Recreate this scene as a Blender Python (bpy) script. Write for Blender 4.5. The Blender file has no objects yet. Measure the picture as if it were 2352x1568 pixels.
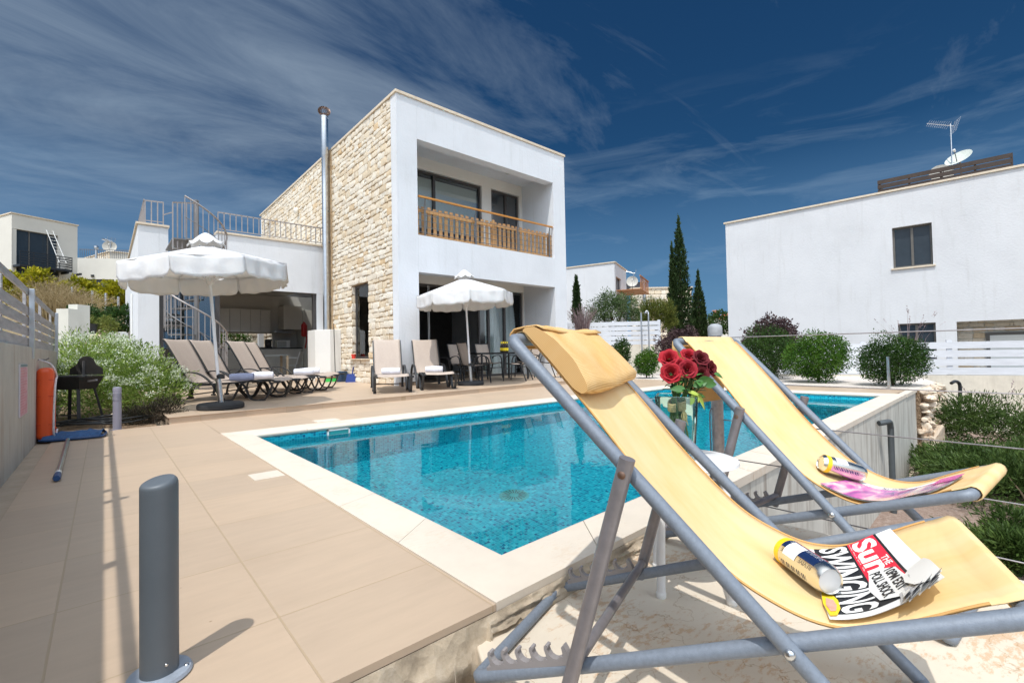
import bpy, bmesh, math, random
from mathutils import Vector, Matrix, noise
R = math.radians
rnd = random.Random(7)
SC = bpy.context.scene
COL = SC.collection
# ------------------------------------------------------------------ survey: the camera and the lines used to measure the place
CW, CH, CF = 2352.0, 1568.0, 1068.0
EYE = Vector((0.0, 0.0, 0.80))
RGT = Vector((0.7516193, -0.6593237, -0.0189918))
DWN = Vector((0.0005416, 0.0294099, -0.9995673))
FWD = Vector((0.6595971, 0.7512838, 0.0224622))
def ray(px, py):
    return (RGT * (px - CW / 2) + DWN * (py - CH / 2) + FWD * CF)
def onz(px, py, z):
    r = ray(px, py); return EYE + r * ((z - EYE.z) / r.z)
def ony(px, py, y):
    r = ray(px, py); return EYE + r * (y / r.y)
def onx(px, py, x):
    r = ray(px, py); return EYE + r * (x / r.x)
def onpl(px, py, p, n):
    r = ray(px, py); return EYE + r * ((Vector(p) - EYE).dot(n) / r.dot(n))
def atd(px, py, d):
    return EYE + ray(px, py) * (d / CF)
# ------------------------------------------------------------------ materials
def new_mat(name):
    m = bpy.data.materials.new(name); m.use_nodes = True
    nt = m.node_tree; b = nt.nodes['Principled BSDF']
    return m, nt, b
def nd(nt, t, **k):
    n = nt.nodes.new(t)
    for a, v in k.items():
        if hasattr(n, a): setattr(n, a, v)
        else: n.inputs[a.replace('_', ' ')].default_value = v
    return n
def ramp(nt, stops, interp='LINEAR'):
    n = nt.nodes.new('ShaderNodeValToRGB'); n.color_ramp.interpolation = interp
    e = n.color_ramp.elements
    while len(e) > 1: e.remove(e[-1])
    e[0].position = stops[0][0]; e[0].color = (*stops[0][1], 1)
    for p, c in stops[1:]:
        x = e.new(p); x.color = (*c, 1)
    return n
def objco(nt, scale=(1, 1, 1), rot=(0, 0, 0), loc=(0, 0, 0)):
    tc = nt.nodes.new('ShaderNodeTexCoord'); mp = nt.nodes.new('ShaderNodeMapping')
    mp.inputs['Scale'].default_value = scale; mp.inputs['Rotation'].default_value = rot; mp.inputs['Location'].default_value = loc
    nt.links.new(tc.outputs['Object'], mp.inputs['Vector']); return mp.outputs['Vector']
def bump(nt, b, h, strength, dist=0.01):
    n = nt.nodes.new('ShaderNodeBump'); n.inputs['Strength'].default_value = strength; n.inputs['Distance'].default_value = dist
    nt.links.new(h, n.inputs['Height']); nt.links.new(n.outputs['Normal'], b.inputs['Normal']); return n
def plain(name, col, rough=.6, metal=0, var=.15, scale=6, bmp=.0, bscale=60, spec=None, stretch=(1, 1, 1), alpha=None):
    """a painted or moulded surface: base colour with slight patchy variation and fine grain"""
    m, nt, b = new_mat(name)
    v = objco(nt, stretch)
    n1 = nd(nt, 'ShaderNodeTexNoise'); n1.inputs['Scale'].default_value = scale; n1.inputs['Detail'].default_value = 6; n1.inputs['Roughness'].default_value = .65
    nt.links.new(v, n1.inputs['Vector'])
    r = ramp(nt, [(.25, tuple(c * (1 - var) for c in col)), (.75, tuple(min(1, c * (1 + var)) for c in col))])
    nt.links.new(n1.outputs['Fac'], r.inputs['Fac']); nt.links.new(r.outputs['Color'], b.inputs['Base Color'])
    b.inputs['Roughness'].default_value = rough; b.inputs['Metallic'].default_value = metal
    if spec is not None: b.inputs['Specular IOR Level'].default_value = spec
    if bmp:
        n2 = nd(nt, 'ShaderNodeTexNoise'); n2.inputs['Scale'].default_value = bscale; n2.inputs['Detail'].default_value = 4
        nt.links.new(v, n2.inputs['Vector']); bump(nt, b, n2.outputs['Fac'], bmp)
    return m
MATS = {}
# ------------------------------------------------------------------ mesh builder
class MB:
    def __init__(s): s.v = []; s.f = []; s.m = []; s.cm = 0
    def add(s, vs, fs):
        o = len(s.v); s.v += [tuple(p) for p in vs]; s.f += [tuple(i + o for i in f) for f in fs]; s.m += [s.cm] * len(fs); return s
    def box(s, a, b):
        x0, y0, z0 = a; x1, y1, z1 = b
        x0, x1 = min(x0, x1), max(x0, x1); y0, y1 = min(y0, y1), max(y0, y1); z0, z1 = min(z0, z1), max(z0, z1)
        return s.add([(x0, y0, z0), (x1, y0, z0), (x1, y1, z0), (x0, y1, z0), (x0, y0, z1), (x1, y0, z1), (x1, y1, z1), (x0, y1, z1)],
                     [(0, 3, 2, 1), (4, 5, 6, 7), (0, 1, 5, 4), (1, 2, 6, 5), (2, 3, 7, 6), (3, 0, 4, 7)])
    def obox(s, c, u, w, n, hu, hw, hn):
        c = Vector(c); u = Vector(u).normalized() * hu; w = Vector(w).normalized() * hw; n = Vector(n).normalized() * hn
        return s.add([c - u - w - n, c + u - w - n, c + u + w - n, c - u + w - n, c - u - w + n, c + u - w + n, c + u + w + n, c - u + w + n],
                     [(0, 3, 2, 1), (4, 5, 6, 7), (0, 1, 5, 4), (1, 2, 6, 5), (2, 3, 7, 6), (3, 0, 4, 7)])
    def bar(s, p, q, w, h, up=(0, 0, 1)):
        p = Vector(p); q = Vector(q); u = q - p
        if abs(u.normalized().dot(Vector(up))) > .98: up = (1, 0, 0)
        side = u.cross(Vector(up)).normalized(); n = side.cross(u).normalized()
        return s.obox((p + q) / 2, u, side, n, u.length / 2, w / 2, h / 2)
    def prism(s, poly, z0, z1):
        n = len(poly); vs = [(x, y, z0) for x, y in poly] + [(x, y, z1) for x, y in poly]
        return s.add(vs, [tuple(range(n))[::-1], tuple(range(n, 2 * n))] + [(i, (i + 1) % n, n + (i + 1) % n, n + i) for i in range(n)])
    def ring(s, outer, inner, z0, z1):
        n = len(outer); vs = [(x, y, z0) for x, y in outer] + [(x, y, z0) for x, y in inner] + [(x, y, z1) for x, y in outer] + [(x, y, z1) for x, y in inner]
        fs = []
        for i in range(n):
            j = (i + 1) % n
            fs += [(i, n + i, n + j, j), (2 * n + i, 2 * n + j, 3 * n + j, 3 * n + i), (i, j, 2 * n + j, 2 * n + i), (n + i, 3 * n + i, 3 * n + j, n + j)]
        return s.add(vs, fs)
    def tube(s, pts, r, seg=10, closed=False, caps=True, rads=None, flat=None):
        pts = [Vector(p) for p in pts]; n = len(pts); vs = []; prev = None
        for i, p in enumerate(pts):
            if closed: t = pts[(i + 1) % n] - pts[i - 1]
            else: t = pts[min(i + 1, n - 1)] - pts[max(i - 1, 0)]
            t.normalize()
            if prev is None:
                a = Vector((0, 0, 1)) if abs(t.z) < .9 else Vector((1, 0, 0))
                nrm = t.cross(a).normalized()
            else:
                nrm = prev - t * prev.dot(t)
                nrm = nrm.normalized() if nrm.length > 1e-6 else t.orthogonal().normalized()
            prev = nrm; bn = t.cross(nrm)
            rr = rads[i] if rads else r
            for k in range(seg):
                a = 2 * math.pi * k / seg
                vs.append(p + (nrm * math.cos(a) + bn * math.sin(a)) * rr)
        fs = []
        for i in range(n if closed else n - 1):
            for k in range(seg):
                j = (i + 1) % n; l = (k + 1) % seg
                fs.append((i * seg + k, i * seg + l, j * seg + l, j * seg + k))
        if caps and not closed:
            fs.append(tuple(range(seg))[::-1]); fs.append(tuple(range((n - 1) * seg, n * seg)))
        return s.add(vs, fs)
    def strip(s, pts, w, h, side):
        """a flat bar bent along pts; side = constant width direction"""
        pts = [Vector(p) for p in pts]; side = Vector(side).normalized(); vs = []; n = len(pts)
        for i, p in enumerate(pts):
            t = (pts[min(i + 1, n - 1)] - pts[max(i - 1, 0)]).normalized(); nn = side.cross(t).normalized()
            for a, b in ((-1, -1), (1, -1), (1, 1), (-1, 1)): vs.append(p + side * (a * w / 2) + nn * (b * h / 2))
        fs = [(0, 3, 2, 1), tuple(4 * (n - 1) + k for k in range(4))]
        for i in range(n - 1):
            for k in range(4):
                l = (k + 1) % 4; fs.append((4 * i + k, 4 * i + l, 4 * i + 4 + l, 4 * i + 4 + k))
        return s.add(vs, fs)
    def lathe(s, prof, c, seg=20, axis=None, sx=1, sy=1):
        c = Vector(c)
        if axis is None: ex, ey, ez = Vector((1, 0, 0)), Vector((0, 1, 0)), Vector((0, 0, 1))
        else:
            ez = Vector(axis).normalized(); ex = ez.orthogonal().normalized(); ey = ez.cross(ex)
        vs = []
        for r, z in prof:
            for k in range(seg):
                a = 2 * math.pi * k / seg
                vs.append(c + ex * (r * math.cos(a) * sx) + ey * (r * math.sin(a) * sy) + ez * z)
        fs = []
        for i in range(len(prof) - 1):
            for k in range(seg):
                l = (k + 1) % seg; fs.append((i * seg + k, i * seg + l, (i + 1) * seg + l, (i + 1) * seg + k))
        if prof[0][0] > 1e-4: fs.append(tuple(range(seg))[::-1])
        if prof[-1][0] > 1e-4: fs.append(tuple(range((len(prof) - 1) * seg, len(prof) * seg)))
        return s.add(vs, fs)
    def grid(s, rows, thick=None, closed=False):
        """rows: list of lists of points; optional solid thickness vector"""
        m = len(rows[0]); n = len(rows)
        if thick is None:
            vs = [p for r in rows for p in r]
            fs = [(i * m + k, i * m + k + 1, (i + 1) * m + k + 1, (i + 1) * m + k) for i in range(n - 1) for k in range(m - 1)]
            return s.add(vs, fs)
        t = Vector(thick); top = [Vector(p) for r in rows for p in r]; N = len(top); bot = [p - t for p in top]
        fs = []
        for i in range(n - 1):
            for k in range(m - 1):
                a, b, c, d = i * m + k, i * m + k + 1, (i + 1) * m + k + 1, (i + 1) * m + k
                fs += [(a, b, c, d), (a + N, d + N, c + N, b + N)]
        for k in range(m - 1):
            fs += [(k + 1, k, k + N, k + 1 + N), ((n - 1) * m + k, (n - 1) * m + k + 1, (n - 1) * m + k + 1 + N, (n - 1) * m + k + N)]
        for i in range(n - 1):
            fs += [(i * m, (i + 1) * m, (i + 1) * m + N, i * m + N), ((i + 1) * m + m - 1, i * m + m - 1, i * m + m - 1 + N, (i + 1) * m + m - 1 + N)]
        return s.add(top + bot, fs)
    def build(s, name, mats, parent=None, smooth=None, bevel=0, loc=None, rot=None, fix=True):
        me = bpy.data.meshes.new(name); me.from_pydata(s.v, [], s.f)
        if not isinstance(mats, (list, tuple)): mats = [mats]
        for m in mats: me.materials.append(m)
        if len(mats) > 1:
            me.polygons.foreach_set('material_index', s.m)
        if fix:
            bm = bmesh.new(); bm.from_mesh(me); bmesh.ops.recalc_face_normals(bm, faces=bm.faces); bm.to_mesh(me); bm.free()
        me.update()
        if smooth is not None:
            me.polygons.foreach_set('use_smooth', [True] * len(me.polygons))
            if smooth < 179: me.set_sharp_from_angle(angle=R(smooth))
        o = bpy.data.objects.new(name, me); COL.objects.link(o)
        if parent is not None: o.parent = parent
        if loc is not None: o.location = loc
        if rot is not None: o.rotation_euler = rot
        if bevel:
            b = o.modifiers.new('bevel', 'BEVEL'); b.width = bevel; b.segments = 2; b.limit_method = 'ANGLE'; b.angle_limit = R(40)
            b.harden_normals = True
        return o
def tag(o, label, cat, group=None, kind=None):
    if label: o['label'] = label
    if cat: o['category'] = cat
    if group: o['group'] = group
    if kind: o['kind'] = kind
    return o
def setting(o, kind='structure'):
    o['kind'] = kind; return o
def empty(name, loc=(0, 0, 0), rz=0, label=None, cat=None, group=None):
    o = bpy.data.objects.new(name, None); COL.objects.link(o); o.location = loc; o.rotation_euler = (0, 0, rz); o.empty_display_size = .1
    return tag(o, label, cat, group)
def kids(o): return [c for c in COL.objects if c.parent == o]
def copy_tree(o, parent=None):
    c = o.copy(); COL.objects.link(c); c.parent = parent
    for ch in kids(o): copy_tree(ch, c)
    return c
def arc(c, r, a0, a1, n, u=(1, 0, 0), v=(0, 0, 1)):
    c = Vector(c); u = Vector(u); v = Vector(v)
    return [c + u * (r * math.cos(a0 + (a1 - a0) * i / n)) + v * (r * math.sin(a0 + (a1 - a0) * i / n)) for i in range(n + 1)]
def spline(P, n=8):
    P = [Vector(p) for p in P]; out = []
    for i in range(len(P) - 1):
        p0, p1, p2, p3 = P[max(i - 1, 0)], P[i], P[i + 1], P[min(i + 2, len(P) - 1)]
        for k in range(n):
            u = k / n
            out.append(.5 * ((2 * p1) + (p2 - p0) * u + (2 * p0 - 5 * p1 + 4 * p2 - p3) * u * u + (3 * p1 - p0 - 3 * p2 + p3) * u ** 3))
    out.append(P[-1]); return out
# ------------------------------------------------------------------ camera
cam_d = bpy.data.cameras.new('camera'); cam = bpy.data.objects.new('camera', cam_d); COL.objects.link(cam); SC.camera = cam
cam_d.sensor_fit = 'HORIZONTAL'; cam_d.sensor_width = 36; cam_d.lens = 36 * CF / CW; cam_d.clip_start = .03; cam_d.clip_end = 3000
up = -DWN; back = -FWD
M = Matrix(((RGT.x, up.x, back.x, EYE.x), (RGT.y, up.y, back.y, EYE.y), (RGT.z, up.z, back.z, EYE.z), (0, 0, 0, 1)))
cam.matrix_world = M
# ------------------------------------------------------------------ light
SUN_EL = R(65); SUN_DIR = Vector((-.87, -.49, 0)).normalized()        # towards the sun, on the ground
sd = Vector((SUN_DIR.x * math.cos(SUN_EL), SUN_DIR.y * math.cos(SUN_EL), math.sin(SUN_EL)))
sl = bpy.data.lights.new('sun', 'SUN'); sl.energy = 3.2; sl.angle = R(.6); sl.color = (1, .965, .91)
so = bpy.data.objects.new('sun', sl); COL.objects.link(so); so.rotation_euler = sd.to_track_quat('Z', 'Y').to_euler(); so.location = (-5, -5, 20)
w = bpy.data.worlds.new('World'); SC.world = w; w.use_nodes = True; wn = w.node_tree; wn.nodes.clear()
L = wn.links.new
sky = wn.nodes.new('ShaderNodeTexSky'); sky.sky_type = 'NISHITA'; sky.sun_disc = False; sky.sun_elevation = SUN_EL
sky.sun_rotation = math.atan2(sd.x, sd.y); sky.air_density = 1.0; sky.dust_density = .6; sky.ozone_density = 2.5
hs = wn.nodes.new('ShaderNodeHueSaturation'); hs.inputs['Saturation'].default_value = 1.18; hs.inputs['Value'].default_value = 1
L(sky.outputs[0], hs.inputs['Color'])
tint = wn.nodes.new('ShaderNodeMix'); tint.data_type = 'RGBA'; tint.blend_type = 'MULTIPLY'; tint.inputs[0].default_value = 1
tint.inputs[7].default_value = (.18, .37, .465, 1); L(hs.outputs[0], tint.inputs[6])
# thin streaked cloud, thicker to the left of the view and behind it
tc = wn.nodes.new('ShaderNodeTexCoord'); sep = wn.nodes.new('ShaderNodeSeparateXYZ'); L(tc.outputs['Generated'], sep.inputs[0])
zc = wn.nodes.new('ShaderNodeMath'); zc.operation = 'ADD'; zc.inputs[1].default_value = .22; L(sep.outputs['Z'], zc.inputs[0])
zm = wn.nodes.new('ShaderNodeMath'); zm.operation = 'MAXIMUM'; zm.inputs[1].default_value = .05; L(zc.outputs[0], zm.inputs[0])
dv = []
for ax in 'XY':
    d = wn.nodes.new('ShaderNodeMath'); d.operation = 'DIVIDE'; L(sep.outputs[ax], d.inputs[0]); L(zm.outputs[0], d.inputs[1]); dv.append(d)
cmb = wn.nodes.new('ShaderNodeCombineXYZ'); L(dv[0].outputs[0], cmb.inputs[0]); L(dv[1].outputs[0], cmb.inputs[1])
mp = wn.nodes.new('ShaderNodeMapping'); mp.inputs['Rotation'].default_value = (0, 0, R(-12)); mp.inputs['Scale'].default_value = (.62, 1.7, 1); L(cmb.outputs[0], mp.inputs[0])
n1 = wn.nodes.new('ShaderNodeTexNoise'); n1.inputs['Scale'].default_value = 1.7; n1.inputs['Detail'].default_value = 11; n1.inputs['Roughness'].default_value = .66; n1.inputs['Distortion'].default_value = .9; L(mp.outputs[0], n1.inputs[0])
mp2 = wn.nodes.new('ShaderNodeMapping'); mp2.inputs['Rotation'].default_value = (0, 0, R(-30)); mp2.inputs['Location'].default_value = (3.1, 1.7, 0); L(cmb.outputs[0], mp2.inputs[0])
n2 = wn.nodes.new('ShaderNodeTexNoise'); n2.inputs['Scale'].default_value = .55; n2.inputs['Detail'].default_value = 3; L(mp2.outputs[0], n2.inputs[0])
# cloud cover grows to the west side of the sky (left of the camera) and towards the south behind it
dotn = wn.nodes.new('ShaderNodeVectorMath'); dotn.operation = 'DOT_PRODUCT'; dotn.inputs[1].default_value = (-.83, .10, .30); L(tc.outputs['Generated'], dotn.inputs[0])
m_a = wn.nodes.new('ShaderNodeMath'); m_a.operation = 'MULTIPLY_ADD'; m_a.inputs[1].default_value = .26; m_a.inputs[2].default_value = -.06; L(dotn.outputs['Value'], m_a.inputs[0])
m_b = wn.nodes.new('ShaderNodeMath'); m_b.operation = 'MULTIPLY_ADD'; m_b.inputs[1].default_value = .55; L(n2.outputs[0], m_b.inputs[0]); L(m_a.outputs[0], m_b.inputs[2])
m_c = wn.nodes.new('ShaderNodeMath'); m_c.operation = 'MULTIPLY_ADD'; m_c.inputs[1].default_value = .75; L(n1.outputs[0], m_c.inputs[0]); L(m_b.outputs[0], m_c.inputs[2])
cr = wn.nodes.new('ShaderNodeValToRGB'); cr.color_ramp.elements[0].position = .50; cr.color_ramp.elements[0].color = (0, 0, 0, 1); cr.color_ramp.elements[1].position = 1.0; cr.color_ramp.elements[1].color = (1, 1, 1, 1)
L(m_c.outputs[0], cr.inputs[0])
mix = wn.nodes.new('ShaderNodeMix'); mix.data_type = 'RGBA'; L(cr.outputs[0], mix.inputs[0]); L(tint.outputs[2], mix.inputs[6]); mix.inputs[7].default_value = (2.9, 3.7, 4.7, 1)
# unseen bright cloud behind the camera and overhead, added to lighten facade and shadows
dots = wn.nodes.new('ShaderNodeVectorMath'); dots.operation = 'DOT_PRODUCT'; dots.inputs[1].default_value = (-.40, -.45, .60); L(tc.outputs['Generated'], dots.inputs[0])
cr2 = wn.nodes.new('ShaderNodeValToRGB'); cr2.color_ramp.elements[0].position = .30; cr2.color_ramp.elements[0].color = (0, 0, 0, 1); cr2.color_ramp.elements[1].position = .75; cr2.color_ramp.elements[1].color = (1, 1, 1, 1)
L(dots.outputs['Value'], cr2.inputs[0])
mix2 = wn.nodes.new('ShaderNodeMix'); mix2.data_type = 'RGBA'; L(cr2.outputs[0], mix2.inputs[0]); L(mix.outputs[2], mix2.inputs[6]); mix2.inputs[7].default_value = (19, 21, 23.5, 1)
# low flat streaks of cirrus
mps = wn.nodes.new('ShaderNodeMapping'); mps.inputs['Scale'].default_value = (2.2, 2.2, 12); mps.inputs['Rotation'].default_value = (R(3), R(-5), 0); L(tc.outputs['Generated'], mps.inputs[0])
ns = wn.nodes.new('ShaderNodeTexNoise'); ns.inputs['Scale'].default_value = 1.5; ns.inputs['Detail'].default_value = 9; ns.inputs['Roughness'].default_value = .62; ns.inputs['Distortion'].default_value = .7; L(mps.outputs[0], ns.inputs[0])
crs = wn.nodes.new('ShaderNodeValToRGB'); crs.color_ramp.elements[0].position = .50; crs.color_ramp.elements[0].color = (0, 0, 0, 1); crs.color_ramp.elements[1].position = .80; crs.color_ramp.elements[1].color = (1, 1, 1, 1); L(ns.outputs[0], crs.inputs[0])
hzs = wn.nodes.new('ShaderNodeMapRange'); hzs.inputs[1].default_value = .50; hzs.inputs[2].default_value = .22; hzs.inputs[3].default_value = 0; hzs.inputs[4].default_value = .62; L(sep.outputs['Z'], hzs.inputs[0])
ms_ = wn.nodes.new('ShaderNodeMath'); ms_.operation = 'MULTIPLY'; L(crs.outputs[0], ms_.inputs[0]); L(hzs.outputs[0], ms_.inputs[1])
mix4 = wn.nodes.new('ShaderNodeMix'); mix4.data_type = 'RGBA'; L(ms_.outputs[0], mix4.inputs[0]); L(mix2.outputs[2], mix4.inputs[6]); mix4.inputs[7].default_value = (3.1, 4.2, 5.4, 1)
hz = wn.nodes.new('ShaderNodeMapRange'); hz.inputs[1].default_value = -.02; hz.inputs[2].default_value = .36; hz.inputs[3].default_value = .95; hz.inputs[4].default_value = 0; L(sep.outputs['Z'], hz.inputs[0])
mix3 = wn.nodes.new('ShaderNodeMix'); mix3.data_type = 'RGBA'; L(hz.outputs[0], mix3.inputs[0]); L(mix4.outputs[2], mix3.inputs[6]); mix3.inputs[7].default_value = (1.4, 2.9, 5.1, 1)
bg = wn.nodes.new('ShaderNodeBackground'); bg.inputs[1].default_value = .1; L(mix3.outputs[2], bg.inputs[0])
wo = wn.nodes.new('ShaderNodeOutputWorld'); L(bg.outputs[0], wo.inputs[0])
# ------------------------------------------------------------------ render settings
SC.view_settings.view_transform = 'Standard'; SC.view_settings.look = 'None'; SC.view_settings.exposure = .02; SC.view_settings.gamma = 1
SC.render.engine = 'CYCLES'
cy = SC.cycles; cy.max_bounces = 10; cy.diffuse_bounces = 4; cy.glossy_bounces = 4; cy.transmission_bounces = 10; cy.transparent_max_bounces = 16
cy.caustics_refractive = True; cy.caustics_reflective = False; cy.blur_glossy = .5; cy.sample_clamp_indirect = 6
cy.use_denoising = True
try: cy.denoiser = 'OPENIMAGEDENOISE'
except Exception: pass
# ------------------------------------------------------------------ materials of the setting
def tile_mat(name, ox, oy, size, col, grout, gw, rough=.45):
    m, nt, b = new_mat(name); l = nt.links.new
    v = objco(nt, (1 / size, 1 / size, 1 / size), loc=(-ox / size, -oy / size, 0))
    br = nt.nodes.new('ShaderNodeTexBrick'); br.offset = 0; br.squash = 1
    br.inputs['Color1'].default_value = (0, 0, 0, 1); br.inputs['Color2'].default_value = (1, 1, 1, 1); br.inputs['Mortar'].default_value = (.5, .5, .5, 1)
    br.inputs['Scale'].default_value = 1; br.inputs['Brick Width'].default_value = 1; br.inputs['Row Height'].default_value = 1
    br.inputs['Mortar Size'].default_value = gw / size; br.inputs['Mortar Smooth'].default_value = .25; br.inputs['Bias'].default_value = 0
    l(v, br.inputs['Vector'])
    n = nd(nt, 'ShaderNodeTexNoise'); n.inputs['Scale'].default_value = 3; n.inputs['Detail'].default_value = 8; n.inputs['Roughness'].default_value = .7
    st = objco(nt, (1, 5, 1)); l(st, n.inputs['Vector'])
    r = ramp(nt, [(.2, tuple(c * .90 for c in col)), (.8, tuple(c * 1.07 for c in col))]); l(n.outputs['Fac'], r.inputs['Fac'])
    mx = nt.nodes.new('ShaderNodeMix'); mx.data_type = 'RGBA'; mx.blend_type = 'MULTIPLY'; mx.inputs[0].default_value = 1
    rv = ramp(nt, [(0, (.925, .93, .935)), (1, (1.03, 1.02, 1.0))]); l(br.outputs['Color'], rv.inputs['Fac']); l(r.outputs['Color'], mx.inputs[6]); l(rv.outputs['Color'], mx.inputs[7])
    # stray dark specks and stains
    vo = nt.nodes.new('ShaderNodeTexVoronoi'); vo.inputs['Scale'].default_value = 5.5; tcv = objco(nt); l(tcv, vo.inputs['Vector'])
    sp = ramp(nt, [(.0, (.45, .38, .3)), (.014, (.5, .42, .33)), (.03, (1, 1, 1))]); l(vo.outputs['Distance'], sp.inputs['Fac'])
    mx2 = nt.nodes.new('ShaderNodeMix'); mx2.data_type = 'RGBA'; mx2.blend_type = 'MULTIPLY'; mx2.inputs[0].default_value = .7; l(mx.outputs[2], mx2.inputs[6]); l(sp.outputs['Color'], mx2.inputs[7])
    nb_ = nd(nt, 'ShaderNodeTexNoise'); nb_.inputs['Scale'].default_value = .9; nb_.inputs['Detail'].default_value = 7; nb_.inputs['Roughness'].default_value = .7; l(tcv, nb_.inputs['Vector'])
    rd = ramp(nt, [(.30, (.88, .86, .83)), (.48, (1, 1, 1)), (.70, (1.04, 1.04, 1.03))]); l(nb_.outputs['Fac'], rd.inputs['Fac'])
    mxd = nt.nodes.new('ShaderNodeMix'); mxd.data_type = 'RGBA'; mxd.blend_type = 'MULTIPLY'; mxd.inputs[0].default_value = .5; l(mx2.outputs[2], mxd.inputs[6]); l(rd.outputs['Color'], mxd.inputs[7])
    mx3 = nt.nodes.new('ShaderNodeMix'); mx3.data_type = 'RGBA'; l(br.outputs['Fac'], mx3.inputs[0]); l(mxd.outputs[2], mx3.inputs[6]); mx3.inputs[7].default_value = (*grout, 1)
    l(mx3.outputs[2], b.inputs['Base Color']); b.inputs['Roughness'].default_value = rough
    inv = nt.nodes.new('ShaderNodeMath'); inv.operation = 'SUBTRACT'; inv.inputs[0].default_value = 1; l(br.outputs['Fac'], inv.inputs[1])
    bump(nt, b, inv.outputs[0], .5, .003)
    return m
M_TILE = tile_mat('beige_floor_tile', .405, 1.57, .52, (.53, .405, .295), (.44, .33, .22), .0035)
def stone_mat(name, col, stain, vein=True):
    m, nt, b = new_mat(name); l = nt.links.new
    v = objco(nt)
    n = nd(nt, 'ShaderNodeTexNoise'); n.inputs['Scale'].default_value = 2.2; n.inputs['Detail'].default_value = 9; n.inputs['Roughness'].default_value = .68; l(v, n.inputs['Vector'])
    r = ramp(nt, [(.3, tuple(c * .9 for c in col)), (.55, col), (.72, tuple(c * .8 + s * .2 for c, s in zip(col, stain)))]); l(n.outputs['Fac'], r.inputs['Fac'])
    n2 = nd(nt, 'ShaderNodeTexNoise'); n2.inputs['Scale'].default_value = 26; n2.inputs['Detail'].default_value = 5; n2.inputs['Roughness'].default_value = .7; l(objco(nt, (1, 2.2, 1), rot=(0, 0, .7)), n2.inputs['Vector'])
    n3 = nd(nt, 'ShaderNodeTexNoise'); n3.inputs['Scale'].default_value = 2.6; n3.inputs['Detail'].default_value = 3; l(v, n3.inputs['Vector'])
    ml = nt.nodes.new('ShaderNodeMath'); ml.operation = 'MULTIPLY'; l(n2.outputs['Fac'], ml.inputs[0]); l(n3.outputs['Fac'], ml.inputs[1])
    r2 = ramp(nt, [(.30, (0, 0, 0)), (.36, (1, 1, 1))]); l(ml.outputs[0], r2.inputs['Fac'])
    mx = nt.nodes.new('ShaderNodeMix'); mx.data_type = 'RGBA'
    sc_ = nt.nodes.new('ShaderNodeMath'); sc_.operation = 'MULTIPLY'; sc_.inputs[1].default_value = .55 if vein else .2; l(r2.outputs['Color'], sc_.inputs[0]); l(sc_.outputs[0], mx.inputs[0])
    l(r.outputs['Color'], mx.inputs[6]); mx.inputs[7].default_value = (*stain, 1)
    vc = nt.nodes.new('ShaderNodeTexVoronoi'); vc.feature = 'DISTANCE_TO_EDGE'; vc.inputs['Scale'].default_value = 3.6
    nv = nd(nt, 'ShaderNodeTexNoise'); nv.inputs['Scale'].default_value = 7; nv.inputs['Detail'].default_value = 5; l(v, nv.inputs['Vector'])
    va = nt.nodes.new('ShaderNodeMix'); va.data_type = 'VECTOR'; va.inputs[0].default_value = .22; l(v, va.inputs[4]); l(nv.outputs['Color'], va.inputs[5]); l(va.outputs[1], vc.inputs['Vector'])
    rc_ = ramp(nt, [(0, (.62, .50, .38)), (.006, (1, 1, 1))]); l(vc.outputs['Distance'], rc_.inputs['Fac'])
    mc = nt.nodes.new('ShaderNodeMix'); mc.data_type = 'RGBA'; mc.blend_type = 'MULTIPLY'; mc.inputs[0].default_value = .8 if vein else 0; l(mx.outputs[2], mc.inputs[6]); l(rc_.outputs['Color'], mc.inputs[7])
    l(mc.outputs[2], b.inputs['Base Color']); b.inputs['Roughness'].default_value = .65
    bump(nt, b, n2.outputs['Fac'], .12, .01)
    return m
M_COPE = stone_mat('pale_coping_stone', (.70, .62, .52), (.55, .38, .22), False)
M_PLAT = stone_mat('stained_platform_screed', (.66, .58, .47), (.50, .28, .12))
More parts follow.
